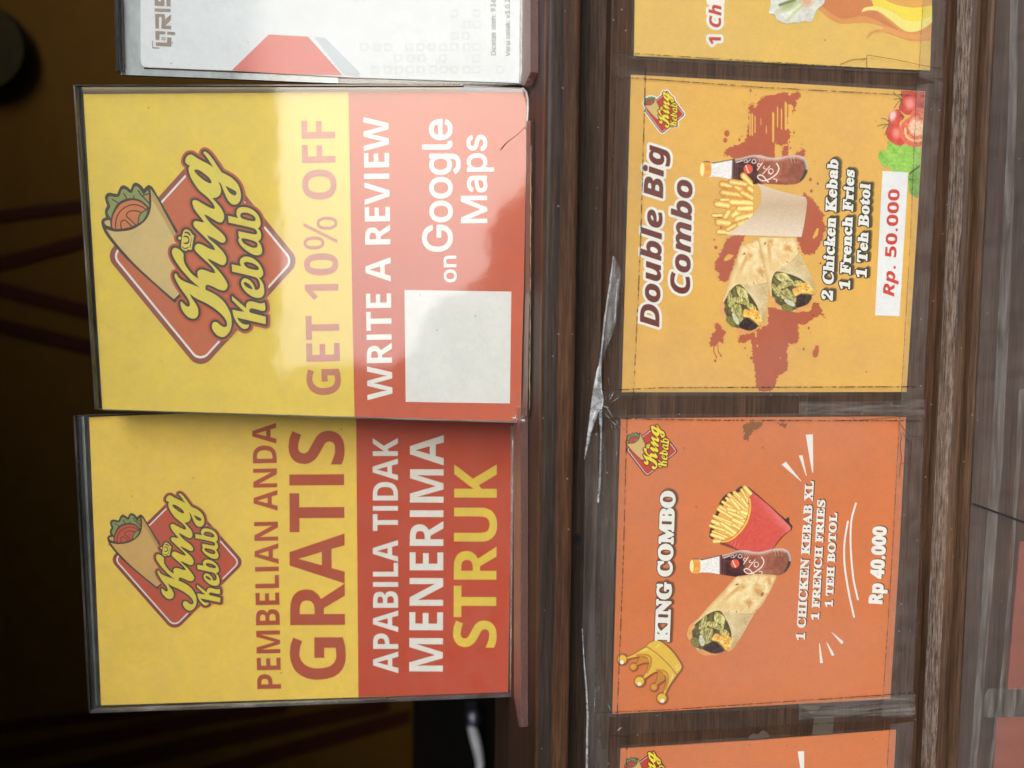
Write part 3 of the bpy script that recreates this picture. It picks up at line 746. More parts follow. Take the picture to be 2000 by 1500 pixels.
  'G': (254, '134,-5 -23,2 -21,5 -19,8 -17,11 -14,14 -11,16 -9,19 -5,21 -1,24 1,22 5,20 9,19 11,16 14,14 16,12 18,8 19,5 22,2 17,-2 19,-4 20,-7 9,-2 9,3 7,12 9,0 0,-79 -9,0 -5,13 -7,12 -7,10 -8,10 -9,8 -9,6 -10,5 -11,3 -10,1 -22,-5 -17,-13 -12,-21 -8,-30 -2,-39 2,-32 5,-27 10,-21 13,-15 16,-10 19,-3 11,1 9,3 6,4 4,5 2,8 1,9 0,28 0,9 -3,7 -3,5 -6,3 -9,2 -12,1 0,8 112,0 0,-8 -10,-1 -7,-2 -5,-3 -3,-4 -1,-7 -1,-10 0,-50 -29,-10 -30,-7'),
  'H': (262, '8,0 0,9 10,1 8,2 5,4 4,5 2,9 0,10 0,149 0,10 -2,8 -4,5 -5,4 -8,2 -10,1 0,9 113,0 0,-9 -19,-3 -9,-8 -2,-19 0,-64 80,0 0,64 -2,19 -9,8 -19,3 0,9 113,0 0,-9 -11,-1 -8,-3 -5,-3 -3,-5 -2,-8 0,-10 0,-149 0,-10 2,-8 4,-6 5,-4 7,-2 11,-1 0,-9 -113,0 0,9 10,1 8,2 6,3 3,6 2,8 1,11 0,70 -80,0 0,-70 1,-10 2,-9 3,-5 5,-4 8,-2 11,-1 0,-9'),
  'I': (130, '7,0 0,9 10,1 8,3 6,3 3,5 3,7 1,10 0,155 -1,10 -2,6 -3,5 -6,3 -8,1 -11,1 0,9 115,0 0,-9 -10,-1 -9,-1 -5,-3 -4,-5 -2,-6 -1,-10 0,-154 3,-17 9,-9 20,-4 0,-9'),
  'K': (255, '8,0 0,9 10,1 8,2 6,4 3,5 2,9 1,10 0,149 -1,10 -2,8 -4,5 -5,4 -8,2 -10,1 0,9 113,0 0,-9 -19,-3 -8,-8 -3,-19 0,-72 70,70 7,8 5,8 1,6 -3,6 -10,3 -16,1 0,9 98,0 0,-9 -5,0 -20,-4 -22,-13 -24,-22 -37,-38 97,-119 11,-11 17,-3 0,-9 -120,0 0,9 13,0 8,1 6,7 -9,16 -58,74 -9,-8 0,-59 1,-10 2,-9 3,-5 6,-4 8,-2 10,-1 0,-9'),
  'L': (213, '8,0 0,9 10,1 8,2 5,4 4,5 2,9 0,10 0,149 0,10 -2,8 -4,5 -5,4 -8,2 -10,1 0,9 117,0 0,-9 -21,-2 -4,-2 -4,-3 -2,-4 -3,-19 0,-148 2,-17 7,-8 17,-2 15,0 14,2 11,4 11,5 9,6 8,9 7,10 7,13 5,14 10,0 -13,-77'),
  'M': (317, '7,0 0,9 10,1 8,2 6,4 4,5 2,8 1,11 0,151 -3,17 -9,8 -19,3 0,9 85,0 66,-157 67,157 84,0 0,-9 -10,-1 -7,-3 -6,-3 -3,-6 -2,-7 -1,-10 0,-146 2,-22 9,-9 17,-3 0,-9 -110,0 0,9 18,3 9,10 2,20 0,157 -83,-199 -9,0 -82,194 0,-154 1,-11 2,-9 4,-5 6,-4 8,-2 11,0 0,-9'),
  'N': (247, '201,-5 -148,180 0,-136 1,-10 2,-8 3,-6 6,-3 8,-2 10,-1 0,-9 -74,0 0,9 18,3 9,9 2,18 0,155 -20,23 -9,2 0,9 69,0 117,-144 0,105 -2,18 -9,9 -18,3 0,9 74,0 0,-9 -11,-1 -7,-2 -5,-4 -4,-5 -1,-8 -1,-11 0,-193'),
  'O': (263, '130,-5 -16,1 -15,3 -15,5 -13,7 -13,8 -11,10 -10,11 -8,13 -7,14 -4,15 -3,15 -1,17 1,16 3,16 4,15 7,14 8,12 10,12 12,10 12,8 14,7 15,5 16,3 17,1 16,-1 15,-3 15,-5 13,-7 12,-8 12,-10 9,-11 9,-13 6,-13 5,-15 3,-16 1,-17 -1,-17 -3,-15 -5,-15 -6,-14 -9,-13 -10,-11 -11,-10 -13,-8 -14,-7 -14,-5 -16,-3|132,6 21,4 16,13 12,22 6,30 3,39 -2,32 -5,27 -9,21 -12,15 -15,10 -17,3 -21,-5 -16,-13 -11,-21 -7,-30 -2,-39 1,-33 6,-26 9,-21 12,-16 14,-9'),
  'R': (236, '8,0 0,9 10,1 8,2 5,4 4,5 2,9 0,10 0,149 0,10 -2,8 -4,5 -5,4 -8,2 -10,1 0,9 100,0 31,-2 25,-5 20,-8 13,-12 9,-15 3,-19 -6,-24 -17,-19 -29,-12 59,-87 10,-12 13,-4 1,0 0,-9 -71,0 -68,106 -10,0 0,-66 1,-10 2,-9 3,-5 5,-4 8,-2 11,-1 0,-9|91,117 11,0 16,1 12,4 10,7 6,10 4,13 2,16 -5,26 -13,16 -22,6 -8,-1 -5,-1 -4,-3 -4,-18'),
  'S': (195, '21,-5 0,84 10,0 7,-22 8,-18 10,-14 12,-10 14,-6 16,-2 12,2 10,3 8,6 7,8 3,9 1,10 -3,13 -9,12 -15,10 -31,15 -17,10 -15,11 -11,10 -7,12 -5,13 -1,15 1,13 3,12 5,10 6,10 8,7 10,7 10,4 12,3 12,1 23,-2 26,-7 5,-1 4,-1 5,1 3,4 2,6 10,0 0,-73 -9,0 -4,12 -4,10 -6,10 -7,9 -8,7 -8,6 -9,5 -9,2 -9,1 -11,-1 -9,-3 -7,-5 -6,-6 -3,-8 -1,-9 1,-8 3,-7 5,-7 25,-17 33,-15 32,-19 7,-8 5,-7 4,-8 5,-28 -1,-13 -4,-13 -6,-11 -7,-10 -10,-8 -12,-7 -13,-5 -15,-3 -16,-1 -17,1 -16,4 -14,5 -7,1 -7,-2 -4,-9'),
  'T': (212, '46,0 0,9 11,0 8,3 6,3 4,6 2,8 1,11 0,177 -3,0 -17,-2 -14,-5 -11,-8 -9,-12 -6,-14 -4,-17 -9,0 0,69 200,0 0,-70 -8,0 -10,33 -21,19 -32,7 -2,0 0,-177 0,-11 3,-8 3,-6 6,-3 9,-3 11,0 0,-9'),
  'X': (235, '6,0 0,9 14,2 13,9 12,13 52,71 -58,89 -15,20 -5,3 -5,3 -6,0 -1,0 0,9 115,0 0,-9 -7,0 -11,-1 -7,-4 -2,-6 6,-14 31,-49 29,42 9,20 -3,7 -8,4 -13,1 0,9 83,0 0,-9 -2,0 -9,-1 -9,-2 -8,-5 -23,-24 -38,-55 67,-103 11,-15 13,-5 1,0 0,-9 -113,0 0,9 3,0 13,1 7,4 3,6 -8,20 -32,51 -36,-51 -7,-18 3,-7 8,-5 14,-1 0,-9'),
  'a': (172, '127,-5 -14,2 -9,8 -4,12 -16,-12 -17,-7 -19,-2 -11,1 -9,3 -8,6 -5,7 -4,9 -1,10 2,13 8,13 12,10 17,9 22,9 28,9 0,26 0,8 -2,7 -4,5 -4,4 -7,2 -8,1 -12,-1 -8,-4 -2,-6 5,-9 4,-12 0,-6 -2,-5 -4,-4 -5,-3 -5,-2 -6,-1 -7,1 -5,2 -5,4 -3,4 -2,6 -1,6 1,8 3,7 5,6 6,6 7,5 9,4 10,3 12,2 12,0 22,-1 16,-5 13,-7 8,-10 5,-14 1,-17 0,-74 1,-11 5,-3 8,4 5,-7 -12,-11 -12,-6|76,17 11,3 12,12 0,53 -22,-9 -13,-15 -5,-19 2,-14 5,-8'),
  'b': (180, '21,-6 0,200 -3,20 -14,6 0,8 65,0 0,-89 12,11 14,7 15,2 12,-1 10,-3 10,-6 8,-7 7,-9 6,-10 4,-12 3,-14 1,-14 -1,-16 -3,-16 -6,-13 -7,-13 -9,-10 -10,-9 -12,-6 -13,-4 -14,-1 -15,2 -14,6 -15,11 -25,-20|91,7 11,2 8,6 6,10 4,14 2,18 1,23 -1,19 -3,15 -3,11 -6,9 -8,4 -10,2 -14,-5 -4,-4 -3,-5 -2,-5 0,-87 3,-15 7,-9'),
  'c': (147, '78,-5 -12,1 -12,4 -11,5 -9,8 -8,10 -7,11 -5,13 -3,13 -1,15 1,16 3,14 6,13 8,12 9,10 11,8 12,7 13,3 14,2 15,-2 13,-3 10,-6 8,-7 4,-9 2,-10 -1,-6 -2,-5 -3,-4 -4,-3 -5,-2 -6,-1 -11,3 -7,7 -2,13 0,6 1,5 -2,7 -5,4 -7,1 -16,-6 -10,-18 -3,-30 1,-23 5,-18 7,-15 9,-10 11,-7 13,-2 12,2 11,6 11,9 6,-6 -18,-19 -21,-12'),
  'e': (150, '77,-5 -13,1 -11,4 -11,5 -9,8 -8,10 -7,11 -4,14 -3,14 -1,17 1,15 3,14 5,12 7,11 8,10 9,8 11,6 12,3 13,1 18,-2 15,-6 12,-11 10,-14 5,-18 2,-21 0,-4 -83,0 5,-34 14,-21 23,-7 12,3 12,7 11,12 7,-7 -18,-23 -22,-13|58,96 43,0 0,11 -4,32 -4,5 -5,3 -7,1 -13,-5 -7,-15 -3,-26'),
  'h': (190, '9,0 0,8 13,5 4,15 0,171 -3,16 -3,2 -5,2 -6,1 0,8 65,0 0,-95 14,15 15,8 19,3 24,-6 14,-18 5,-29 0,-78 4,-15 3,-3 4,-1 6,-1 0,-8 -81,0 0,8 2,0 8,2 5,7 2,11 0,80 -3,21 -3,4 -5,2 -6,1 -10,-2 -9,-6 -8,-10 0,-90 3,-15 3,-3 4,-1 6,-1 0,-8'),
  'i': (99, '50,181 -6,1 -6,2 -6,4 -4,5 -2,6 -1,7 1,7 2,6 4,5 6,4 6,3 6,1 7,-1 6,-3 5,-4 4,-5 3,-6 1,-7 -1,-7 -3,-6 -4,-5 -5,-4 -6,-2|9,0 0,8 14,5 3,15 0,98 -3,16 -13,5 0,8 64,0 0,-127 3,-15 13,-5 0,-8'),
  'k': (179, '9,0 0,8 14,5 3,15 0,171 -2,16 -3,2 -5,2 -6,1 0,8 64,0 0,-144 39,40 5,5 3,5 1,5 -2,4 -6,3 -10,1 -1,0 0,8 70,0 0,-8 -13,-3 -12,-5 -11,-9 -26,-26 62,-87 4,-5 5,-3 6,-1 0,-8 -83,0 0,8 3,0 7,1 3,2 2,5 -4,9 -35,49 -7,-7 0,-39 3,-15 13,-5 0,-8'),
  'l': (100, '9,0 0,8 14,5 3,15 0,171 -2,16 -3,2 -5,2 -6,1 0,8 64,0 0,-200 3,-15 13,-5 0,-8'),
  'n': (190, '9,0 0,8 13,5 4,15 0,99 -3,15 -3,3 -5,1 -6,1 0,8 65,0 0,-21 13,14 16,8 19,3 24,-6 14,-18 5,-29 0,-78 4,-15 3,-3 4,-1 6,-1 0,-8 -81,0 0,8 2,0 8,2 5,7 2,11 0,80 -3,21 -3,4 -5,2 -6,1 -10,-2 -9,-6 -8,-10 0,-90 3,-15 3,-3 4,-1 6,-1 0,-8'),
  'o': (168, '84,-5 -14,1 -13,4 -12,6 -10,8 -9,10 -7,11 -5,13 -4,14 -1,15 1,15 4,14 5,13 7,12 9,10 10,8 12,5 13,4 14,1 14,-1 13,-3 12,-6 10,-8 9,-10 7,-11 5,-13 3,-14 1,-16 -1,-16 -3,-14 -5,-13 -7,-11 -9,-10 -10,-8 -12,-5 -13,-4|84,6 9,1 6,5 5,7 5,22 1,36 -1,26 -2,20 -3,12 -5,8 -7,5 -8,1 -8,-1 -7,-5 -5,-8 -3,-13 -2,-19 -1,-26 2,-36 4,-22 5,-7 7,-5'),
  'r': (144, '9,0 0,8 14,5 3,15 0,98 -3,17 -13,4 0,8 63,0 0,-29 6,10 7,8 8,7 7,4 8,3 8,1 8,-1 7,-2 6,-4 4,-5 2,-7 1,-7 -1,-6 -2,-5 -3,-5 -4,-3 -5,-2 -6,-1 -13,4 -8,10 -9,5 -4,-1 -5,-3 -4,-5 -4,-7 -2,-8 0,-10 0,-68 0,-7 2,-5 2,-3 20,-5 0,-8'),
  's': (144, '76,-5 -10,1 -11,2 -12,5 -6,1 -5,-1 -4,-3 -2,-4 -8,0 0,57 9,0 3,-13 6,-11 7,-10 9,-6 9,-4 9,-2 8,1 6,2 5,3 4,5 2,5 1,6 -2,9 -6,8 -10,6 -25,13 -10,6 -9,6 -7,8 -5,7 -3,9 -1,9 2,13 5,12 7,10 11,8 13,5 15,2 12,-2 16,-4 4,-1 3,-1 4,1 3,3 2,4 7,0 0,-49 -8,0 -4,11 -5,9 -7,8 -7,5 -8,3 -8,1 -7,0 -6,-2 -4,-3 -3,-4 -2,-4 -1,-5 6,-14 15,-10 23,-11 10,-6 8,-6 7,-7 4,-8 3,-10 1,-11 -2,-15 -5,-12 -8,-11 -11,-8 -13,-4'),
  't': (114, '62,-5 -12,1 -10,4 -7,5 -5,8 -3,10 -1,13 0,103 -14,0 0,11 34,35 20,27 8,0 0,-57 32,0 0,-16 -32,0 0,-98 3,-16 2,-3 3,-1 4,-1 7,2 7,6 5,9 8,-4 -12,-21 -17,-13'),
 },
 'I': {
  '.': (94, '48,-2 -6,1 -6,2 -5,3 -3,5 -2,6 -1,5 1,7 2,5 3,5 5,3 6,3 6,0 6,0 5,-3 5,-3 4,-5 2,-5 1,-7 -1,-5 -2,-6 -4,-5 -5,-3 -5,-2'),
  '0': (227, '113,-3 -18,1 -16,5 -14,9 -12,12 -11,15 -8,18 -5,20 -4,24 -1,26 1,26 4,24 6,20 8,18 10,15 12,12 14,9 16,5 18,2 18,-2 16,-5 14,-9 13,-12 10,-15 8,-18 6,-20 3,-24 2,-26 -2,-26 -3,-24 -6,-20 -8,-18 -10,-15 -12,-12 -15,-9 -16,-5|113,25 12,1 11,4 9,7 8,9 7,12 5,14 4,16 2,19 1,20 -1,21 -2,18 -4,16 -5,15 -7,11 -8,10 -9,6 -11,4 -12,2 -12,-2 -10,-4 -9,-6 -9,-10 -6,-11 -5,-15 -4,-16 -3,-18 0,-21 0,-20 3,-19 4,-16 5,-14 6,-12 9,-9 9,-7 10,-4'),
  '2': (227, '32,0 0,24 85,90 24,27 14,22 5,23 -1,8 -2,8 -3,7 -5,6 -6,5 -6,4 -25,6 -10,-1 -8,-2 -8,-3 -7,-5 -5,-6 -5,-6 -3,-8 -2,-9 0,-9 -31,0 1,15 3,13 6,12 8,11 9,9 12,7 12,5 14,4 14,1 15,-1 14,-3 12,-6 11,-7 9,-8 8,-10 5,-12 3,-12 2,-13 -6,-27 -17,-30 -35,-39 -57,-60 0,-2 119,0 0,-28'),
  '3': (227, '109,-3 -15,1 -14,2 -14,5 -12,6 -10,8 -9,10 -7,11 -4,12 -2,14 33,0 1,-8 3,-8 4,-6 6,-6 6,-5 8,-3 26,-5 29,5 7,5 7,5 5,6 4,8 3,9 1,9 -1,9 -2,9 -4,8 -5,7 -7,7 -9,5 -10,4 -12,2 -14,1 -23,0 0,26 66,74 0,2 -109,0 0,28 151,0 0,-24 -80,-91 0,5 18,1 16,-2 14,-5 13,-7 10,-9 8,-11 7,-12 3,-13 1,-14 -1,-14 -4,-13 -6,-12 -8,-11 -11,-9 -12,-7 -13,-5 -16,-3'),
  '6': (227, '113,-3 -15,1 -14,3 -13,6 -11,8 -10,10 -8,12 -6,14 -3,14 -1,16 1,12 2,13 5,13 29,51 57,84 35,0 -86,-123 -2,0 10,13 15,9 19,4 15,-1 14,-3 12,-6 11,-7 9,-9 7,-11 5,-13 3,-13 1,-15 -1,-16 -3,-14 -6,-13 -8,-11 -10,-10 -11,-8 -13,-6 -14,-3|113,24 10,1 8,2 8,4 7,6 6,6 5,8 4,8 2,10 1,10 -1,10 -2,9 -4,9 -5,7 -6,7 -7,5 -8,4 -8,2 -10,1 -9,-1 -9,-2 -8,-4 -7,-5 -6,-7 -5,-7 -4,-8 -2,-10 -1,-10 1,-10 2,-10 4,-8 5,-8 6,-6 7,-6 8,-4 9,-2'),
  '9': (227, '113,258 15,-1 14,-4 13,-6 11,-8 10,-10 8,-12 6,-13 3,-15 1,-16 0,-12 -3,-13 -5,-13 -28,-51 -58,-84 -35,0 86,124 3,0 -10,-13 -16,-10 -19,-4 -15,1 -13,4 -12,5 -11,7 -9,10 -8,10 -5,13 -3,14 -1,15 1,15 3,14 6,13 8,12 10,9 11,8 13,6 14,4|113,230 -9,-1 -9,-2 -8,-4 -7,-5 -6,-7 -5,-7 -3,-9 -3,-9 0,-10 0,-10 3,-10 3,-8 5,-8 6,-6 7,-5 8,-4 9,-3 9,0 10,0 8,3 8,4 7,5 6,6 5,7 4,9 2,9 1,10 -1,10 -2,10 -4,9 -5,7 -6,7 -7,5 -8,4 -8,2'),
  ':': (94, '48,-2 -6,1 -6,2 -5,3 -3,5 -2,6 -1,5 1,7 2,5 3,5 5,3 6,3 6,0 6,0 5,-3 5,-3 4,-5 2,-5 1,-7 -1,-5 -2,-6 -4,-5 -5,-3 -5,-2|48,135 -6,1 -6,2 -5,4 -3,5 -2,5 -1,6 1,6 2,6 3,4 5,4 6,2 6,1 6,-1 5,-2 5,-4 4,-4 2,-6 1,-6 -1,-6 -2,-5 -4,-5 -5,-4 -5,-2'),
  'D': (251, '109,0 -61,0 0,29 59,0 20,1 17,4 15,6 12,9 11,12 7,14 6,15 3,18 2,20 -2,19 -3,18 -5,15 -8,14 -10,11 -12,9 -15,7 -16,4 -19,1 -63,0 0,28 66,0 23,-1 21,-5 19,-9 16,-11 14,-15 11,-17 8,-21 4,-22 2,-25 -2,-26 -5,-22 -7,-21 -11,-17 -14,-15 -17,-12 -19,-8 -22,-5|62,254 0,-254 -32,0 0,254'),
  'G': (260, '134,-3 -21,1 -20,6 -18,9 -16,12 -14,15 -10,18 -8,20 -5,24 -2,25 2,26 5,23 8,21 10,18 14,15 15,12 18,9 20,5 20,2 14,-1 12,-2 12,-3 11,-5 11,-5 10,-7 8,-8 8,-9 7,-10 5,-10 4,-12 3,-12 -33,0 -10,23 -16,16 -20,11 -25,4 -15,-1 -14,-4 -12,-7 -12,-9 -10,-11 -8,-14 -5,-16 -4,-18 -1,-21 1,-20 4,-19 6,-16 8,-13 10,-12 11,-9 13,-6 14,-4 15,-2 14,1 13,4 11,5 11,7 8,8 7,11 5,12 3,13 1,14 10,-1 -76,0 0,28 98,0 0,-28 -2,-20 -4,-18 -8,-17 -10,-14 -12,-12 -15,-10 -16,-7 -18,-4'),
  'M': (314, '30,0 0,254 46,0 63,-160 5,-15 6,-18 6,-19 5,-18 -7,0 5,17 6,20 6,18 5,15 62,160 46,0 0,-254 -32,0 0,145 0,18 1,21 0,23 0,22 3,0 -7,-24 -8,-24 -7,-20 -6,-16 -57,-145 -28,0 -58,145 -5,15 -8,21 -7,23 -9,25 3,0 1,-21 0,-22 1,-22 0,-19 0,-145'),
  'V': (240, '102,0 -94,254 34,0 54,-151 12,-34 16,-54 -7,0 16,54 12,34 52,151 34,0 -92,-254'),
  'a': (195, '80,-4 -12,0 -11,3 -10,3 -9,6 -8,6 -6,8 -5,10 -3,10 -1,12 1,10 2,9 4,7 4,7 6,5 7,5 24,8 26,5 28,3 16,4 2,3 2,3 1,4 0,1 -5,20 -13,13 -22,4 -23,-4 -16,-11 -9,-13 -30,9 6,10 6,9 7,8 9,6 9,5 9,4 31,4 22,-2 24,-10 7,-5 6,-7 5,-8 4,-10 3,-11 0,-13 0,-126 -30,0 0,26 -2,0 -10,-14 -18,-11|85,23 11,0 10,3 8,3 7,5 6,6 5,7 3,7 2,7 1,8 0,26 -8,-4 -14,-3 -16,-2 -12,-2 -21,-5 -15,-9 -4,-5 -1,-6 -1,-7 5,-16 14,-10'),
  'c': (198, '104,-4 -17,1 -15,4 -14,7 -12,9 -10,12 -8,14 -6,15 -4,17 -1,19 1,19 4,17 6,16 8,13 10,12 12,9 14,7 15,4 17,1 26,-3 23,-11 17,-17 11,-23 -30,-7 -6,14 -10,10 -14,7 -17,3 -12,-1 -11,-3 -8,-6 -8,-7 -6,-9 -5,-10 -3,-11 -2,-12 -1,-12 1,-13 2,-11 3,-11 5,-10 6,-9 8,-7 8,-5 11,-4 12,-1 17,3 14,7 11,11 6,15 29,-8 -10,-23 -18,-17 -23,-11'),
  'e': (202, '106,-4 -18,1 -15,4 -15,7 -12,9 -10,12 -8,13 -6,16 -4,17 -1,18 1,19 4,17 6,16 8,14 10,11 12,10 13,7 15,4 17,1 30,-5 9,-4 9,-6 9,-7 7,-8 6,-10 6,-11 3,-13 3,-15 1,-16 0,-12 -149,0 0,25 132,0 -14,-9 -1,12 -2,11 -3,10 -5,9 -6,8 -7,6 -8,4 -10,3 -10,1 -11,-1 -10,-3 -9,-4 -7,-6 -7,-8 -5,-8 -3,-10 -2,-9 -1,-11 0,-16 1,-14 2,-11 4,-11 6,-9 6,-7 9,-6 9,-5 10,-2 11,-1 21,3 16,10 10,17 29,-8 -3,-9 -5,-9 -6,-7 -8,-7 -9,-6 -10,-5 -11,-3 -11,-2'),
  'g': (213, '103,-75 -13,0 -12,2 -11,3 -26,15 -16,20 26,15 10,-13 16,-11 26,-5 15,2 12,3 11,6 8,9 5,12 2,14 0,37 -3,0 -10,-13 -17,-13 -8,-3 -9,-2 -12,-1 -14,2 -14,3 -13,6 -11,9 -10,10 -7,13 -6,15 -4,17 -1,19 1,18 4,17 5,16 8,13 10,11 11,9 13,7 14,4 15,1 11,0 10,-2 8,-4 17,-13 10,-14 3,0 0,31 29,0 0,-194 -1,-16 -4,-13 -6,-12 -8,-9 -10,-8 -12,-6 -13,-4 -14,-2|102,30 11,0 10,3 9,5 7,6 6,7 5,10 3,10 3,12 0,13 0,13 -3,12 -3,11 -5,9 -6,9 -7,6 -9,5 -9,3 -12,1 -11,-1 -10,-3 -8,-5 -8,-7 -6,-8 -5,-10 -3,-11 -2,-11 -1,-13 1,-12 2,-12 3,-11 5,-9 6,-8 8,-6 8,-5 10,-3'),
  'h': (205, '57,113 0,-113 -31,0 0,254 31,0 0,-110 -6,0 7,15 8,13 10,9 11,6 13,4 14,1 12,-1 11,-2 11,-5 9,-6 7,-8 6,-10 5,-11 3,-14 1,-15 0,-120 -31,0 0,118 -1,13 -4,12 -7,9 -8,7 -11,4 -12,2 -9,-1 -8,-2 -8,-3 -6,-5 -6,-6 -5,-7 -3,-8 -2,-9'),
  'i': (83, '26,0 0,190 31,0 0,-190|42,221 -6,1 -5,2 -4,3 -4,4 -2,5 0,6 0,5 2,5 4,4 4,3 5,2 6,1 5,-1 5,-2 5,-3 3,-4 2,-5 1,-5 -1,-6 -2,-5 -3,-4 -5,-3 -5,-2'),
  'k': (190, '55,68 0,38 5,0 82,84 38,0 -88,-90 -3,0|26,0 0,254 31,0 0,-254|147,0 -73,93 22,21 90,-114'),
  'l': (95, '70,-1 -14,1 -11,4 -8,6 -6,9 -4,10 -1,13 0,212 31,0 0,-205 3,-18 3,-3 4,-1 6,-1 7,0 5,1 5,-26 -9,-1'),
  'n': (205, '57,113 0,-113 -31,0 0,190 30,0 0,-46 -5,0 7,15 8,13 10,9 11,6 13,4 14,1 12,-1 11,-2 10,-5 9,-6 8,-8 6,-10 5,-11 3,-14 1,-15 0,-120 -31,0 0,118 -1,13 -4,12 -7,9 -8,7 -11,4 -12,2 -9,-1 -8,-2 -8,-3 -6,-5 -6,-6 -5,-7 -3,-8 -2,-9'),
  'o': (208, '104,-4 -17,1 -15,4 -14,7 -12,9 -10,12 -8,14 -6,15 -4,17 -1,19 1,19 4,17 6,16 8,13 10,12 12,9 14,7 15,4 17,1 16,-1 16,-4 13,-7 12,-9 10,-12 9,-13 6,-16 3,-17 2,-19 -2,-19 -3,-17 -6,-15 -9,-14 -10,-12 -12,-9 -13,-7 -16,-4|104,23 12,1 10,4 9,5 8,7 6,9 5,10 3,11 2,11 1,13 -1,12 -2,12 -3,11 -5,10 -6,9 -8,7 -9,6 -10,3 -12,1 -12,-1 -11,-3 -8,-6 -8,-7 -6,-9 -5,-10 -3,-11 -2,-12 -1,-12 1,-13 2,-11 3,-11 5,-10 6,-9 8,-7 8,-5 11,-4'),
  'p': (212, '26,-71 0,261 30,0 0,-30 3,0 10,13 17,13 8,4 9,2 12,0 15,-1 14,-4 12,-7 12,-9 9,-11 8,-14 6,-15 3,-18 1,-19 -1,-19 -3,-17 -6,-16 -8,-13 -9,-12 -11,-9 -13,-7 -14,-4 -15,-1 -11,1 -10,2 -8,3 -17,14 -10,13 -2,0 0,-100|110,23 11,1 10,4 9,5 7,7 6,8 5,10 3,12 2,12 1,13 -1,13 -2,12 -3,11 -5,9 -6,9 -7,7 -9,5 -10,3 -11,1 -11,-1 -10,-3 -8,-5 -8,-7 -6,-8 -5,-10 -3,-11 -2,-12 -1,-13 1,-14 2,-12 4,-11 4,-10 6,-9 8,-7 8,-5 10,-3'),
  'r': (130, '26,0 0,190 30,0 0,-30 2,0 4,9 6,8 8,7 9,4 11,3 11,1 8,0 7,0 0,-31 -7,1 -12,1 -8,-1 -8,-2 -7,-3 -7,-4 -6,-5 -4,-6 -3,-7 -2,-8 -1,-9 0,-118'),
  's': (182, '91,-4 -13,1 -11,1 -11,4 -10,4 -8,6 -7,7 -6,8 -4,10 -3,10 29,6 3,-9 5,-8 7,-6 8,-4 10,-2 11,-1 12,1 10,2 9,5 7,6 4,7 1,7 -1,7 -2,5 -4,5 -5,4 -7,3 -9,3 -31,7 -16,5 -13,6 -10,8 -7,9 -4,11 -2,13 1,10 3,10 6,9 6,7 9,7 10,5 11,4 12,2 13,1 12,0 11,-2 10,-4 9,-4 7,-6 6,-6 13,-25 -28,-6 -3,7 -4,6 -6,6 -7,5 -9,2 -11,1 -11,-1 -9,-2 -9,-5 -6,-5 -3,-7 -2,-7 1,-7 3,-6 4,-4 24,-11 29,-6 16,-5 12,-7 10,-7 7,-10 4,-10 2,-13 -1,-10 -4,-10 -5,-9 -7,-8 -9,-7 -10,-6 -12,-4 -13,-2'),
  't': (114, '102,190 0,-26 -99,0 0,26|32,236 31,0 0,-187 1,-8 1,-6 3,-4 4,-4 6,-1 7,-1 8,1 8,1 6,-26 -11,-2 -12,-1 -15,1 -13,5 -10,7 -8,9 -4,12 -2,14'),
  'v': (195, '81,0 -72,190 33,0 41,-112 10,-35 10,-33 -11,0 9,33 11,35 40,112 34,0 -73,-190'),
 },
}

def glyph(font, ch):
    adv, s = GLYPHS[font][ch]
    loops = []
    for L in (s.split('|') if s else []):
        x = y = 0
        P = []
        for t in L.split(' '):
            a, b = t.split(',')
            x += int(a); y += int(b)
            P.append((x, y))
        loops.append(P)
    return adv, loops
def _cap(font, ch): return max(p[1] for L in glyph(font, ch)[1] for p in L)
CAPH = {'B': _cap('B', 'E'), 'BI': _cap('BI', 'B'), 'S': _cap('S', 'E'), 'I': _cap('I', 'M')}

def text(font, s, p0, p1, cap, track=0.0, space=0.26, skew=0.0):
    """One line of lettering from picture point p0 to p1 along its baseline; returns one list of loops per glyph."""
    G, x = [], 0.0
    for ch in s:
        if ch == ' ':
            x += 500*space*0.72; continue
        a, L = glyph(font, ch)
        G.append([[(p[0] + x, p[1]) for p in P] for P in L])
        x += a + track
    xs = [p[0] for g in G for P in g for p in P]
    x0, x1 = min(xs), max(xs)
    dx, dy = p1[0] - p0[0], p1[1] - p0[1]
    L = math.hypot(dx, dy)
    rx, ry = dx/L, dy/L
    k, h = L/(x1 - x0), cap/CAPH[font]
    ux, uy = ry, -rx
    out = []
    for g in G:
        out.append([[(p0[0] + rx*((p[0]-x0)*k + skew*p[1]*h) + ux*p[1]*h, p0[1] + ry*((p[0]-x0)*k + skew*p[1]*h) + uy*p[1]*h) for p in P] for P in g])
    return out
_sw = max(p[0] for L in glyph('B', 'I')[1] for p in L)       # a plain bar for the capital I, without serifs
_st = glyph('B', 'L')[1][0]
_x0, _x1 = min(p[0] for p in _st), sorted(set(p[0] for p in _st))[1]
GLYPHS['B']['I'] = (2*_x0 + (_x1 - _x0), '%d,0 0,%d %d,0 0,%d' % (_x0, CAPH['B'], _x1 - _x0, -CAPH['B']))
def flatten(G): return [P for g in G for P in g]

# ================================================================== the stall
Y_EDGE, Y_REC, Y_PAN, Y_TRIM, Y_LOW = -0.0215, 0.000, -0.008, -0.0175, 0.002
PANEL = Plane((0, Y_PAN, 0), (0, -1, 0))
COUNTER = Plane((0, 0, 0), (0, 0, 1))

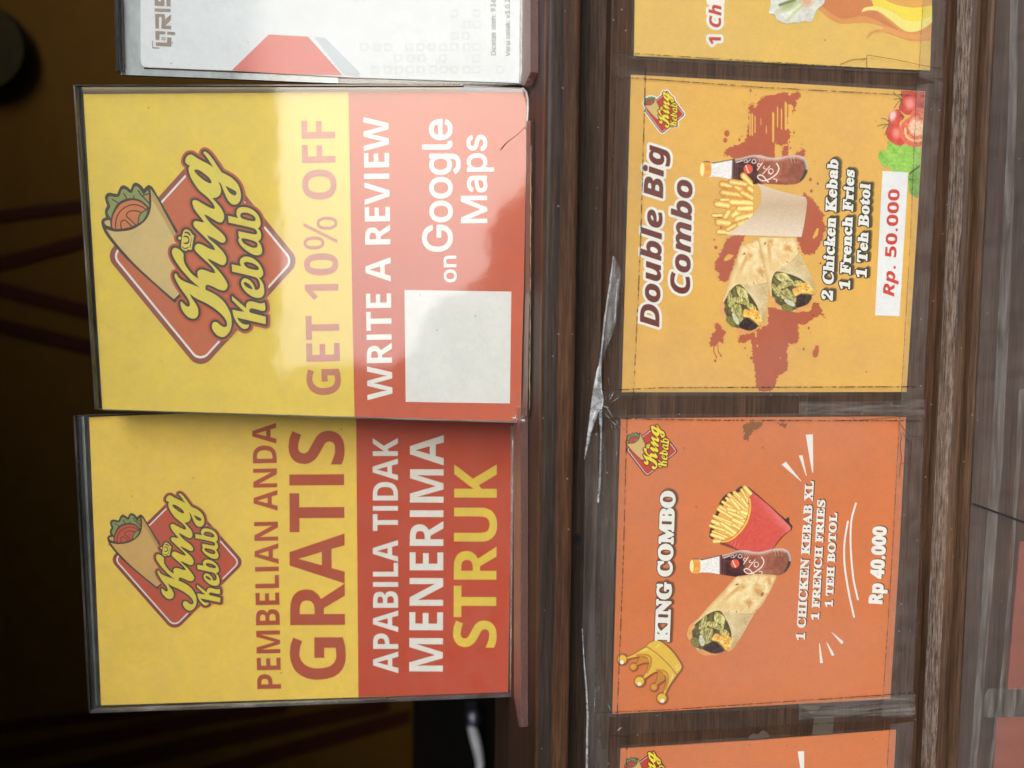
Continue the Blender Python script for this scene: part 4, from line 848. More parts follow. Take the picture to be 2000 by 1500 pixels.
M_EDGE = wood('stained_edge_wood', (80, 54, 36), (104, 72, 48), (48, 34, 26), 1.0, 0.40)
M_STAIN = wood('blackened_edge_wood', (56, 46, 40), (80, 62, 48), (34, 30, 29), 1.0, 0.42)
M_TOP = wood('varnished_counter_wood', (64, 42, 31), (80, 54, 39), (44, 29, 23), 0.6, 0.55, spec=0.35)
M_REC = wood('dark_recess_wood', (66, 50, 40), (84, 66, 54), (46, 36, 30), 1.0, 0.55)
M_PANEL = wood('dark_panel_wood', (72, 50, 36), (88, 64, 47), (52, 36, 26), 0.9, 0.5)
M_TRIM = wood('brown_trim_wood', (78, 56, 39), (92, 68, 49), (58, 41, 29), 0.9, 0.5)
M_WORN = wood('worn_trim_wood', (84, 64, 49), (108, 90, 76), (62, 46, 34), 0.9, 0.6, worn=0.7)

def profile(name, pts, mat, parent, x0=-1.1, x1=1.1, smooth_it=False, mi=None, nx=2):
    """A board of constant section (Y, Z points, closed) running along X."""
    n = len(pts)
    V, Fc, ids = [], [], []
    for k in range(nx):
        x = x0 + (x1 - x0)*k/(nx - 1)
        V += [(x, p[0], p[1]) for p in pts]
    for k in range(nx - 1):
        for i in range(n):
            j = (i + 1) % n
            Fc.append([k*n + i, (k+1)*n + i, (k+1)*n + j, k*n + j])
            ids.append(mi[i] if mi and i < len(mi) else 0)
    Fc.append(list(range(n))); Fc.append([(nx-1)*n + i for i in range(n)][::-1]); ids += [0, 0]
    o = pydata(name, V, Fc, mat, parent, mi=ids)
    bm = bmesh.new(); bm.from_mesh(o.data)
    bmesh.ops.recalc_face_normals(bm, faces=bm.faces[:])
    bm.to_mesh(o.data); bm.free()
    return o

def arc(cy, cz, ry, rz, a0, a1, n=8):
    return [(cy + ry*math.cos(R(a0 + (a1-a0)*i/n)), cz + rz*math.sin(R(a0 + (a1-a0)*i/n))) for i in range(n + 1)]

counter = thing('wooden_counter', 'dark stained wooden stall counter with moulded front edge and panelled front', 'counter', (0, 0, -0.4))
zb = -0.0125
profile('counter_top', [(0.118, 0.0), (0.118, -0.0125), (Y_EDGE + 0.004, -0.0125), (Y_EDGE + 0.004, 0.0)], M_TOP, counter)
edge = arc(Y_EDGE + 0.0022, -0.0022, 0.0022, 0.0022, 90, 180, 6) + [(Y_EDGE, -0.0060), (Y_EDGE - 0.0001, -0.0110)] + arc(Y_EDGE + 0.0014, -0.0111, 0.0015, 0.0015, 180, 270, 4) + [(Y_EDGE + 0.0039, -0.0127), (Y_EDGE + 0.0039, 0.0)]
profile('edge_moulding', edge, [M_EDGE, M_STAIN], counter, mi=[0, 0, 0, 1, 1, 1, 1] + [0]*20)
profile('recessed_rail', [(Y_REC, -0.0126), (Y_REC, -0.040), (0.03, -0.040), (0.03, -0.0126)], M_REC, counter)
profile('front_panel', [(Y_PAN + 0.0006, -0.0272), (Y_PAN, -0.0280), (Y_PAN, -0.1665), (-0.0002, -0.1665), (-0.0002, -0.0272)], M_PANEL, counter)
# lower ledge: two half-round beads
b1 = arc(Y_PAN - 0.001, -0.1712, 0.0095, 0.0046, 90, 270, 12)
b1 = [(min(y, Y_PAN - 0.001), z) for y, z in b1]
trim1 = b1 + [(-0.0005, -0.1758), (-0.0005, -0.1666)]
profile('worn_bead', trim1, [M_WORN, M_TRIM], counter, mi=[1, 0, 0, 0, 1, 1, 1, 1, 1, 1, 1, 1, 1, 1, 1, 1])
b2 = arc(Y_PAN - 0.0005, -0.1790, 0.0080, 0.0032, 90, 270, 10)
profile('lower_bead', b2 + [(-0.0005, -0.1822), (-0.0005, -0.1758)], M_TRIM, counter)
profile('lower_panel', [(Y_LOW, -0.1700), (Y_LOW, -0.60), (0.02, -0.60), (0.02, -0.1700)], M_PANEL, counter)
REC = Plane((0, Y_REC, 0), (0, -1, 0))
M_BLACK = plain('soot_black', (22, 19, 17), 0.8)
flat('knot_hole', [([smooth(disc(1129, 1054, 10, 9, 13), 3)], plain('knot_dark', (34, 27, 22), 0.7)), ([smooth(disc(1130, 1052, 5.5, 8, 7), 3)], M_BLACK)], REC, 0.0002, counter, 5e-5)

# inside of the stall, behind the counter
wall = thing('stall_wall', 'dim mustard yellow stall wall with dark red stripes, behind the card holders', 'wall', (0, 1.0, 0))
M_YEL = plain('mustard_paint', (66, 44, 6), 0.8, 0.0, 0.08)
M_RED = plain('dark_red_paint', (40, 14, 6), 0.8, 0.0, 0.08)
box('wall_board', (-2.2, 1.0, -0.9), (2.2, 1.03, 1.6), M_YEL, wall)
BACK = Plane((0, 1.0, 0), (0, -1, 0))
for k, q in enumerate([[(-120, 425), (-120, 448), (60, 425), (260, 400), (260, 378), (60, 402)],
          [(-120, 528), (-120, 556), (60, 512), (260, 455), (260, 430), (60, 486)],
          [(-120, 520), (-120, 548), (60, 594), (300, 655), (300, 628), (60, 566)],
          [(-120, 594), (-120, 622), (60, 664), (300, 722), (300, 695), (60, 636)],
          [(-150, 1462), (-150, 1440), (60, 1402), (330, 1372), (330, 1392), (60, 1424)],
          [(-150, 1522), (-150, 1492), (120, 1440), (400, 1388), (560, 1370), (560, 1392), (400, 1414), (120, 1470)],
          [(-150, 1590), (-150, 1556), (120, 1496), (420, 1428), (760, 1362), (760, 1390), (420, 1460), (120, 1530)],
          [(60, 1600), (300, 1528), (520, 1462), (800, 1385), (800, 1412), (520, 1492), (300, 1560), (160, 1600)]]):
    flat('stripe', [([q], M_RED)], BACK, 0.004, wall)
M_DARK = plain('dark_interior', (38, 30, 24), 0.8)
shell = thing('stall_shell', 'unlit timber shell of the stall around the counter', 'stall', (0, 0.5, 0))
profile('roof', [(-0.88, 0.62), (1.03, 1.30), (1.03, 1.34), (-0.88, 0.66)], M_DARK, shell, -2.2, 0.60)
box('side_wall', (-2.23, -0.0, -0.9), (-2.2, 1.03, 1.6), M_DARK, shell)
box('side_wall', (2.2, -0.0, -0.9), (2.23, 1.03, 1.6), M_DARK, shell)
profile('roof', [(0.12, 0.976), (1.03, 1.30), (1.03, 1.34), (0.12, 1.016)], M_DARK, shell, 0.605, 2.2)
# black appliance with a chrome handle, and a dark disc on the wall
app = thing('black_appliance', 'black boxy appliance inside the stall behind the counter, chrome handle on its front', 'appliance', (-0.4, 0.62, -0.7))
CAB = Plane((0, 0.60, 0), (0, -1, 0))
box('cabinet', (-1.9, 0.60, -0.75), (1.9, 0.69, CAB.pt(806, 1450).z), plain('black_enamel', (9, 8, 6), 0.6, 0.0, 0.06), app, 0.004)
HP = Plane((0, 0.57, 0), (0, -1, 0))
M_CHROME = plain('chrome', (235, 235, 240), 0.35, 0.45)
hp = [HP.pt(*p) for p in ((920, 1406), (922, 1420), (927, 1440), (934, 1468), (938, 1492), (934, 1520))]
tube('handle', hp, [0.0048, 0.0056, 0.0058, 0.0054, 0.0046, 0.003], M_CHROME, app)
c = HP.pt(924, 1402)
bm = bmesh.new(); bmesh.ops.create_uvsphere(bm, u_segments=16, v_segments=10, radius=0.0105, matrix=Matrix.Translation(c))
me = bpy.data.meshes.new('handle_cap'); bm.to_mesh(me); bm.free()
link('handle_cap', me, plain('dull_steel', (120, 120, 130), 0.4, 1.0), app)
box('handle_mount', (c.x - 0.006, 0.572, c.z - 0.006), (c.x + 0.006, 0.60, c.z + 0.006), M_BLACK, app)
dp = Plane((0, 0.97, 0), (0, -1, 0))
c = dp.pt(-35, 95)
bm = bmesh.new()
bmesh.ops.create_cone(bm, cap_ends=True, segments=48, radius1=0.066, radius2=0.062, depth=0.02, matrix=Matrix.Translation(c) @ Matrix.Rotation(R(90), 4, 'X'))
me = bpy.data.meshes.new('round_disc'); bm.to_mesh(me); bm.free()
tag(link('round_disc', me, plain('near_black', (36, 31, 19), 0.9, 0.0, 0.05)), 'nearly black round disc on the dim stall wall, top corner of the photo', 'disc')

# ================================================================== acrylic card holders
S1 = lean_plane(0.022, 10.0, 0.0)
S2 = lean_plane(0.056, 4.0, 0.0)
S3 = lean_plane(0.034, 9.0, 0.0)
ACRYL = clear('clear_acrylic', 0.026, 0.055, (0.02, 0.055), hscale=90.0, wob=0.12)
ACRYL_W = clear('low_glare_acrylic', 0.012, 0.09, (0.02, 0.05), hscale=90.0, wob=0.12)  # weaker reflection than the others, holding back glare on the payment card
FOOT_E = clear('pink_reflection_edge', 0.03, 0.4, (0.25, 0.55), hcol=(120, 92, 86), hscale=300.0)  # edge haze tinted with the same painted red reflection
FOOT = clear('pink_reflection_acrylic', 0.02, 0.40, (0.34, 0.50), hcol=(164, 98, 84), hscale=200.0)  # pink haze paints the red card's reflection into the foot
ACRYL_E = plain('acrylic_cut_edge', (150, 148, 146), 0.25)
def streaky(name, a, b, c):
    m, nt, p, out = new_mat(name)
    co = nd(nt, 'ShaderNodeTexCoord').outputs['Object']
    mp = nd(nt, 'ShaderNodeMapping'); mp.inputs['Scale'].default_value = (14, 60, 26)
    nt.links.new(co, mp.inputs['Vector'])
    n1 = noise(nt, 1.0, 5, 0.7, mp.outputs[0])
    x = ramp(nt, n1.outputs[0], [(0.32, lin(*a)), (0.5, lin(*b)), (0.68, lin(*c))])
    nt.links.new(x, p.inputs['Base Color']); p.inputs['Roughness'].default_value = 0.18
    bump(nt, n1.outputs[0], 0.4, 0.001, p)
    return m
M_RIM = streaky('acrylic_rim', (58, 56, 54), (88, 86, 86), (138, 136, 138))
M_RIMD = streaky('acrylic_rim_dark', (30, 28, 26), (50, 47, 45), (84, 80, 78))
M_RIMB = streaky('acrylic_rim_blue', (120, 125, 130), (165, 172, 178), (200, 205, 208))

def bar(name, a, b, w, plane, lift, thick, mat, parent, side):
    """A slim strip along a->b, w pixels wide towards `side` (picture direction)."""
    return slab(name, [a, b, (b[0] + side[0]*w, b[1] + side[1]*w), (a[0] + side[0]*w, a[1] + side[1]*w)], plane, lift, thick, mat, parent)

# --- the middle sign: King Kebab, GET 10% OFF
def holder(name, label, plane, quad, loc_px, foot=None, ACRYL=ACRYL):
    p = plane.pt(*loc_px)
    h = thing(name, label, 'card holder', (p.x, p.y, 0), 'clear acrylic card holders on the counter')
    slab('front_sheet', quad, plane, 0.0026, 0.0018, [ACRYL, ACRYL_E], h)
    if foot:
        FT = Plane((0, 0, 0.0034), (0, 0, 1))
        slab('foot', foot, FT, 0.0, 0.0030, [FOOT, FOOT_E], h)
    return h

H1 = holder('acrylic_card_holder', 'clear acrylic holder leaning back with the 10% off card, cracked at a lower corner', S1,
            [(143, 166), (500, 165), (900, 166), (1022, 172), (1031, 184), (1031, 235), (1028, 330), (1026, 600), (1020, 800), (1024, 816), (1016, 826), (690, 818), (420, 807), (186, 799)], (1028, 480))
H2 = holder('acrylic_card_holder', 'clear acrylic holder with the GRATIS card, its foot resting on the counter', S2,
            [(143, 812), (400, 803), (700, 800), (1003, 797), (1003, 1361), (700, 1373), (400, 1385), (174, 1393)], (1004, 1100),
            [(1003, 796), (1017, 796), (1017, 1420), (1014, 1419), (1004, 1361)])
H3 = holder('acrylic_card_holder', 'clear acrylic holder with the white payment card, highest in the photo', S3,
            [(222, -40), (226, 138), (240, 146), (400, 152), (640, 162), (900, 170), (1018, 165), (1020, -40)], (1020, 60),
            [(1020, -40), (1036, -40), (1036, 140), (1024, 168), (1018, 166)], ACRYL_W)

# rims, seen through the clear edges
bar('rim', (143, 166), (185, 799), 3, S1, 0.0036, 0.002, M_RIM, H1, (1, 0))
bar('rim', (149, 167), (190, 798), 5, S1, 0.0002, 0.002, M_RIMD, H1, (1, 0))
bar('rim', (155, 168), (196, 798), 5, S1, -0.0010, 0.002, M_RIM, H1, (1, 0))
bar('rim', (143, 165), (905, 165), 2.5, S1, 0.0036, 0.002, M_RIMD, H1, (0, 1))
bar('rim', (200, 800), (1010, 824), 2.0, S1, 0.0034, 0.002, M_RIM, H1, (0, 1))
bar('rim', (143, 812), (173, 1393), 4, S2, 0.0036, 0.002, M_RIMD, H2, (1, 0))
bar('rim', (150, 813), (179, 1391), 4, S2, 0.0010, 0.002, M_RIM, H2, (1, 0))
bar('rim', (158, 814), (184, 1390), 6, S2, -0.0010, 0.002, M_RIMB, H2, (1, 0))
bar('rim', (166, 814), (190, 1388), 8, S2, -0.0024, 0.001, M_RIMD, H2, (1, 0))
bar('rim', (174, 1392), (1003, 1361), 4, S2, 0.0036, 0.002, M_RIM, H2, (0, -1))
bar('rim', (182, 1387), (1001, 1357), 5, S2, 0.0004, 0.002, M_RIMD, H2, (0, -1))
bar('rim', (222, -40), (227, 139), 5, S3, 0.0036, 0.002, M_RIMD, H3, (1, 0))
bar('rim', (228, -40), (233, 138), 8, S3, 0.0006, 0.002, M_RIM, H3, (1, 0))
bar('rim', (237, -40), (241, 136), 40, S3, -0.0012, 0.001, M_RIMB, H3, (1, 0))
bar('rim', (236, 146), (660, 163), 13, S3, -0.0008, 0.001, M_RIMB, H3, (0, -1))
bar('rim', (660, 163), (1018, 164), 9, S3, -0.0008, 0.001, M_RIMD, H3, (0, -1))
# bent lower lips: a rounded bend where face turns into foot, highlight painted pale
def bend(a, b, plane, rad, mat, parent):
    P = [plane.pt(a[0] + (b[0]-a[0])*i/12, a[1] + (b[1]-a[1])*i/12, 0.0026) for i in range(13)]
    return tube('bend', P, rad, mat, parent, 12)
BENDM = clear('acrylic_bend', 0.10, 0.16, (0.15, 0.40), hcol=(225, 215, 212), hscale=200.0)
bend((1002, 830), (1000, 1358), S2, 0.0011, BENDM, H2)
bend((1021, -40), (1019, 160), S3, 0.0012, BENDM, H3)
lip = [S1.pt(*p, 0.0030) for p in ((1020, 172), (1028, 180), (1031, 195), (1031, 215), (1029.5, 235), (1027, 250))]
tube('bend', lip, 0.0005, plain('lip_highlight', (225, 215, 210), 0.15), H1, 8)  # near-white colour paints the highlight along this lip
M_CRACK = plain('crack_line', (60, 34, 26), 0.5)
tube('crack', [S1.pt(*p, 0.0028) for p in ((1029, 244), (1018, 256), (1004, 268), (990, 278), (978, 292))], [0.00016, 0.00012, 0.0001, 0.00014, 0.0002], M_CRACK, H1, 6)
# the dark slot and cream edge of the foot under the leaning sign
FT1 = Plane((0, 0, 0.0016), (0, 0, 1))
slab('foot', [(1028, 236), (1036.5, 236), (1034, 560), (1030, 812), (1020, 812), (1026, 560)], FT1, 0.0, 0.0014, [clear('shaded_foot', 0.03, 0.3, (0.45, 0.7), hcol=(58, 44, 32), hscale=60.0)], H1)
rq = random.Random(3)
tube('foot_edge', [FT1.pt(1037.2 - 0.0058*(y - 285) + rq.uniform(-0.5, 0.5), y, 0.0003) for y in range(285, 812, 12)], [rq.uniform(0.00008, 0.00022) for y in range(285, 812, 12)], plain('cream_edge', (170, 146, 110), 0.6), H1, 6)
# chipped, shattered corner
rng = random.Random(5)
V, Fc = [], []
for k in range(26):
    cx, cy = 1012 + rng.uniform(-9, 10), 815 + rng.uniform(-7, 6)
    b = len(V)
    for j in range(3):
        a = rng.uniform(0, 6.28)
        V.append(S1.pt(cx + 5*math.cos(a), cy + 5*math.sin(a), 0.003 + rng.uniform(0, 0.003)))
    Fc.append([b, b+1, b+2])
pydata('chipped_corner', V, Fc, clear('shattered_acrylic', 0.35, 0.05, (0.15, 0.5), hcol=(225, 190, 175), hscale=400), H1)

# ================================================================== logo (traced in the first card's picture pixels)
K = lambda P, dy=0: Z(340, 270, 9.375, P, dy)
KING = K([(300,300),(335,305),(400,350),(520,420),(620,470),(720,535,1),(660,440),(580,320),(535,265),(560,245),(600,260),(660,320),(740,430),(800,520),(870,625,1),(960,670),(1060,730),(1150,820),(1200,920),(1225,1040),(1215,1120),(1180,1185),(1120,1215),(1060,1205),(1000,1150),(950,1060),(910,960),(870,860),(840,815),(810,800,1),(835,850),(855,920),(855,990),(830,1045),(780,1080),(700,1098,1),(740,1140),(800,1210),(870,1300),(910,1390)]) \
  + K([(915,200),(910,260),(880,310),(840,322),(780,300),(700,250),(600,190),(550,180,1),(580,230),(640,310),(720,390),(820,470),(900,550),(940,620),(935,670),(900,693),(850,685),(780,645),(700,600),(605,555,1),(640,620),(720,690),(830,790),(900,870),(950,960),(955,1030),(930,1085),(890,1103),(830,1085),(760,1050),(680,1010),(612,982,1),(640,1030),(710,1100),(800,1190),(880,1290),(940,1380)], 1219) \
  + K([(980,340),(965,400),(935,435),(890,442),(820,425),(740,385),(660,350),(600,338),(575,370),(575,430,1),(640,460),(740,510),(850,590),(940,690),(1010,820),(1045,930),(1053,1050),(1035,1150),(990,1230),(920,1290),(870,1295),(800,1270),(740,1210),(700,1140),(695,1080),(720,1030),(760,1020),(800,1035),(850,1080),(900,1110),(945,1110),(970,1080),(965,1020),(930,950),(870,880),(780,800),(680,730),(560,660),(450,610),(370,565),(285,500,1),(320,580),(390,680),(435,770),(445,850),(430,910),(390,950),(330,957),(260,930),(190,860),(140,780),(120,700),(125,650),(145,655),(190,700),(240,738),(280,730),(290,690),(270,620),(220,540),(140,430),(70,320),(20,220),(10,170),(20,135),(45,140),(70,190),(120,240),(200,285),(320,330),(475,390,1),(400,330),(300,240),(200,130),(130,50)], 2344) \
  + K([(30,1030),(-10,960),(-35,890),(-35,840),(-15,800),(30,788),(90,815),(145,860),(172,900),(172,990),(190,1070),(240,1160),(330,1270),(445,1355,1),(430,1290),(432,1230),(460,1195),(520,1187),(600,1210),(680,1240),(755,1252,1),(740,1200),(690,1130),(600,1040),(500,950),(410,860),(380,810),(385,760),(415,720),(460,715),(540,745),(640,800),(745,833,1),(745,800),(700,730),(600,630),(480,510),(380,410),(355,360),(365,310),(410,297),(470,310),(555,325,1),(520,270),(440,170),(370,70)], 1219) \
  + K([(335,1180),(345,1145),(380,1132),(430,1145),(540,1210),(650,1270),(730,1295),(745,1280),(735,1230),(680,1150),(590,1060),(470,960),(380,840),(310,720),(272,610),(268,540),(292,500,1),(240,475),(210,445),(205,410),(220,360),(260,310)])
KH = [K([(370,590),(400,570),(470,590),(560,650),(640,720),(685,790),(680,820),(650,825),(560,780),(460,700),(390,630)]),
      K([(940,865,1),(1000,900),(1080,940),(1130,970),(1145,1005),(1130,1040),(1090,1045),(1030,1010),(980,950)])]
AB = K([(990,200,1),(1175,243,1),(1145,180),(1150,100),(1200,50),(1290,42),(1400,70),(1500,140),(1560,230),(1585,330),(1570,400),(1530,432,1),(1575,480),(1595,560),(1580,630),(1540,665,1),(1590,740),(1612,830),(1600,890),(1550,922),(1450,910),(1330,840),(1230,750),(1180,660),(1185,615),(1205,600,1),(1185,585,1),(1175,482,1),(1300,510),(1470,542),(1510,535),(1520,500),(1480,440),(1300,390),(1000,325,1)], 1219)
ABH = [K([(1215,170),(1270,140),(1370,155),(1460,200),(1495,260),(1470,300),(1400,295),(1300,270),(1225,235)], 1219),
       K([(1230,625),(1270,612),(1400,640),(1500,680),(1530,730),(1510,780),(1440,785),(1340,745),(1260,690)], 1219)]
BE = K([(1055,1090,1),(1230,1125,1),(1205,1060),(1215,1000),(1270,955),(1350,950),(1450,985),(1550,1070),(1610,1170),(1632,1260),(1600,1320),(1550,1335,1)], 1219) \
  + K([(1620,300),(1650,420),(1640,520),(1590,572),(1500,575),(1400,535),(1300,450),(1240,360),(1230,290),(1260,235),(1310,222),(1380,255),(1440,320),(1475,400),(1480,430,1),(1530,430),(1570,390),(1570,310),(1540,240),(1490,200),(1300,150),(1065,95,1)], 2344)
BEH = [K([(1275,1070),(1320,1045),(1430,1065),(1520,1115),(1555,1165),(1530,1195),(1420,1180),(1320,1140)], 1219),
       K([(1275,300),(1310,290),(1390,340),(1440,420),(1350,395),(1290,345)], 2344)]
KK = K([(1060,545,1),(1325,775,1),(1320,720),(1345,660),(1400,642),(1480,655),(1570,680),(1640,672),(1655,660,1),(1668,720),(1672,770),(1655,810),(1600,812),(1500,785),(1420,768),(1385,785),(1375,820),(1395,850,1),(1540,890,1),(1680,925,1),(1678,1060,1),(1500,1020),(1155,940,1),(1180,990),(1250,1050),(1310,1070),(1370,1065,1),(1365,1110),(1320,1145),(1260,1140),(1190,1080),(1120,980),(1080,870),(1068,795,1),(1180,820),(1290,832,1),(1180,735),(1062,615,1)], 2344)
CROWN = [K([(200,455),(250,455),(300,490),(330,540),(365,560,1),(320,820,1),(285,825),(262,812),(215,842),(150,812),(130,760),(140,640),(150,560),(170,490)], 1219), K(disc(103, 610, 27), 1219)]
CROWNH = [K(P, 1219) for P in ([(178,522),(215,490),(265,500),(300,545),(298,585),(268,545),(225,520)], [(160,600),(200,562),(255,575),(285,640),(268,700),(220,722),(165,700),(200,690),(245,680),(262,640),(245,605),(200,590)],
                               [(140,740),(165,775),(215,790),(265,765),(262,790),(215,810),(160,795)], [(322,590),(300,700),(282,785),(300,780),(312,700),(330,600)])]
sm = lambda P, k=3: smooth(P, k)
LETTERS = [[sm(KING)] + [sm(P) for P in KH], [sm(AB)] + [sm(P) for P in ABH], [sm(BE)] + [sm(P) for P in BEH], [sm(KK)], [sm(CROWN[0])] + [sm(P) for P in CROWNH], [CROWN[1]]]
W4 = lambda P: Z(190, 340, 9.375, P)
WRAP_OUT = W4([(160,790,1),(95,820),(72,890),(110,1020),(180,1140),(380,1390),(700,1720),(1100,2080),(1400,2350,1),(1440,2350),(1460,2300),(1540,2240,1),(1560,1500,1),(1500,1100),(1380,880),(1200,560),(1100,390),(1020,250),(980,215),(940,200),(895,225),(855,275,1),(800,205),(740,165),(690,158),(650,185),(610,285,1),(570,250),(520,215),(470,205),(420,235),(365,365,1),(300,355),(230,340),(170,360),(140,420),(150,490),(180,580,1),(145,650),(140,720)])
WRAP_BODY = W4([(165,1010,1),(300,1050),(450,1050),(620,1020),(760,950),(880,850),(950,740),(985,600),(990,440),(975,270,1),(1100,460),(1250,740),(1440,1090),(1540,1300,1),(1500,2200,1),(1400,2290,1),(1100,2030),(700,1660),(400,1330),(250,1140)])
WRAP_SHADE = W4([(985,290,1),(1005,480,1),(1200,800),(1400,1170),(1540,1440,1),(1545,1290,1),(1300,840),(1100,470)])
WRAP_GREEN = W4([(240,800,1),(195,730),(190,690),(235,600),(225,550),(195,460),(205,420),(250,405),(330,420),(390,415),(420,370),(440,300),(490,270),(540,295),(590,340),(640,335),(675,240),(715,222),(760,250),(830,350),(850,370),(930,290,1),(945,350,1),(945,590,1),(860,760),(600,900),(250,830,1)])
WRAP_TOM_D = W4([(245,985,1),(240,850),(280,700),(370,540),(500,460),(640,440),(780,470),(900,560),(945,620,1),(880,770),(700,950),(450,1015),(290,1000,1)])
WRAP_TOM = W4([(272,965,1),(275,830),(320,700),(420,560),(540,500),(660,480),(800,520),(905,612,1),(850,760),(700,930),(450,1000),(300,998,1)])
WRAP_LINES = [W4(P) for P in ([(335,990),(340,860),(390,720),(490,620),(600,570),(700,560),(800,590),(880,640)], [(440,1000),(430,900),(460,850),(520,850),(600,930),(650,970)], [(700,930),(600,830),(535,770),(560,700),(650,670),(740,680),(790,700)],
                              [(275,465),(320,490),(375,520)], [(480,355),(515,400),(540,445)], [(672,400),(665,440)], [(750,300),(800,380),(870,450),(945,530)], [(820,400),(880,375),(945,360)])]
WRAP_LEAF = W4([(915,660,1),(820,710),(770,790),(760,900,1),(830,850),(900,740)])
WRAP_BACK = W4([(130,880),(180,845),(235,848,1),(240,962,1),(170,940)])
WRAP_TOM2 = W4([(870,425,1),(940,390,1),(945,495,1)])
CX, CY = 180 + 719/3.333, 270 + 782/3.333        # badge: a square set on its corner, corners rounded
def badge(r, rr=26.0):
    c = (r - rr)*math.sqrt(2)
    a = R(1.5)
    Q = [(CX + c*math.cos(a + math.pi/2*i)*1.0, CY + c*math.sin(a + math.pi/2*i)*1.16) for i in range(4)]
    P = []
    for i in range(4):
        t0 = math.atan2(*(lambda d: (-d[0], d[1]))((Q[i][0]-Q[i-1][0], Q[i][1]-Q[i-1][1])))
        t1 = math.atan2(*(lambda d: (-d[0], d[1]))((Q[(i+1) % 4][0]-Q[i][0], Q[(i+1) % 4][1]-Q[i][1])))
        while t1 < t0: t1 += 2*math.pi
        for j in range(9):
            t = t0 + (t1 - t0)*j/8
            P.append((Q[i][0] + rr*math.cos(t), Q[i][1] + rr*math.sin(t)))
    return P
_logo = {}
def logo_shapes():
    if _logo: return _logo
    L = _logo
    L['maroon'] = [badge(136)]
    L['white'] = [badge(127, 20)]
    L['red'] = [badge(123, 17)]
    L['glow'] = union(LETTERS, 8.6, 1.0)
    L['black'] = union(LETTERS, 4.7, 0.8)
    L['yellow'] = LETTERS
    L['wrap_out'] = [sm(WRAP_OUT)]
    L['wrap_lines'] = strokes([smooth(P, 3, False) for P in WRAP_LINES], 2.4)
    L['leaf_d'] = grow([sm(WRAP_LEAF)], 2.2, 0.5)
    return L

def logo(parent, plane, lift, src, dst, pal, halo=False, vivid=False):
    """The stall's logo: badge > lettering, wrap drawing."""
    L = logo_shapes()
    T = affine(src, dst)
    t = lambda loops: [T(P) for P in loops]
    ln = []
    k = 1.6e-5
    if halo:
        ln.append((t(union([L['maroon'], L['glow'], L['wrap_out']], 11.0, 1.6)), pal['halo']))
    b = flat('logo_badge', ln + [(t(L['maroon']), pal['maroon']), (t(L['white']), pal['white']), (t(L['red']), pal['red'])], plane, lift, parent)
    lift += 4*k
    flat('wrap_drawing', [(t(L['wrap_out']), pal['line']), (t([sm(WRAP_GREEN)]), pal['green']), (t([sm(WRAP_TOM2, 1)]), pal['tomato']), (t([sm(WRAP_TOM_D)]), pal['line']), (t([sm(WRAP_TOM)]), pal['tomato']),
                          (t(L['wrap_lines']), pal['line']), (t(L['leaf_d']), pal['line']), (t([sm(WRAP_LEAF)]), pal['green']), (t([sm(WRAP_BACK)]), pal['tan']),
                          (t([sm(WRAP_BODY)]), pal['tan']), (t([sm(WRAP_SHADE)]), pal['tan2'])], plane, lift, b)
    lift += 11*k
    flat('lettering', [(t(L['glow']), pal['glow']), (t(L['black']), pal['line'])] + [(t(g), pal['yellow']) for g in L['yellow']], plane, lift, b, 1.0e-5)
    return b
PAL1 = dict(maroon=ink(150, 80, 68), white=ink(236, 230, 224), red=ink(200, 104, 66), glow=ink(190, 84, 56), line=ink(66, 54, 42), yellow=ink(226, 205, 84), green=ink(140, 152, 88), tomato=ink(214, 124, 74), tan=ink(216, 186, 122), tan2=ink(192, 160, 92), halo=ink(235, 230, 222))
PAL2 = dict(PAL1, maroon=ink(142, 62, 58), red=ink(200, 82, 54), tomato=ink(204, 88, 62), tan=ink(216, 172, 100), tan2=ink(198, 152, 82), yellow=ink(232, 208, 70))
PAL3 = dict(PAL1, maroon=ink(88, 30, 48), red=ink(196, 62, 48), glow=ink(176, 40, 30), line=ink(46, 20, 26), yellow=ink(240, 216, 60), green=ink(96, 160, 100), tomato=ink(196, 74, 66), tan=ink(212, 178, 112), tan2=ink(190, 155, 95))

# ================================================================== the three cards
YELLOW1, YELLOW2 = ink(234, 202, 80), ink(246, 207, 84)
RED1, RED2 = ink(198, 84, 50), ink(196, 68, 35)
TYPE_W = ink(236, 232, 226)

def card(name, label, loop, plane, mat, px):
    p = plane.pt(*px)
    c = thing(name, label, 'card', (p.x, p.y, 0), 'printed cards in the clear holders')
    slab('paper', loop, plane, 0.0, 0.0004, [mat], c)
    return c

L0 = 1.2e-4
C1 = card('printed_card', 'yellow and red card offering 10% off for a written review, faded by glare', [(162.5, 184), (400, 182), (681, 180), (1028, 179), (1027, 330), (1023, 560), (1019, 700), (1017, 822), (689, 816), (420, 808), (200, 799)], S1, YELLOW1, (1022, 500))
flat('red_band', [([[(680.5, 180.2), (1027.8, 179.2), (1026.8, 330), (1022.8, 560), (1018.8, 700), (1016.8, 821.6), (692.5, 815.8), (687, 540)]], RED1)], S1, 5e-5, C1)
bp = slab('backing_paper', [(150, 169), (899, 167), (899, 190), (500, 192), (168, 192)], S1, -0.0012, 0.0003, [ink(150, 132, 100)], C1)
bp2 = slab('blue_reflection', [(899, 170), (1024, 174), (1024, 190), (899, 190)], S1, -0.0012, 0.0003, [ink(120, 126, 134)], C1)  # blue-grey strip painting the bluish reflection at the holder's edge
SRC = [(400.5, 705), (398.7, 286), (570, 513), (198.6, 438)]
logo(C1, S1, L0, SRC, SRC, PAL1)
flat('discount_lettering', [(flatten(text('B', 'GET 10% OFF', (665.5, 771), (653.8, 234), 65.5)), ink(196, 118, 92))], S1, L0, C1)
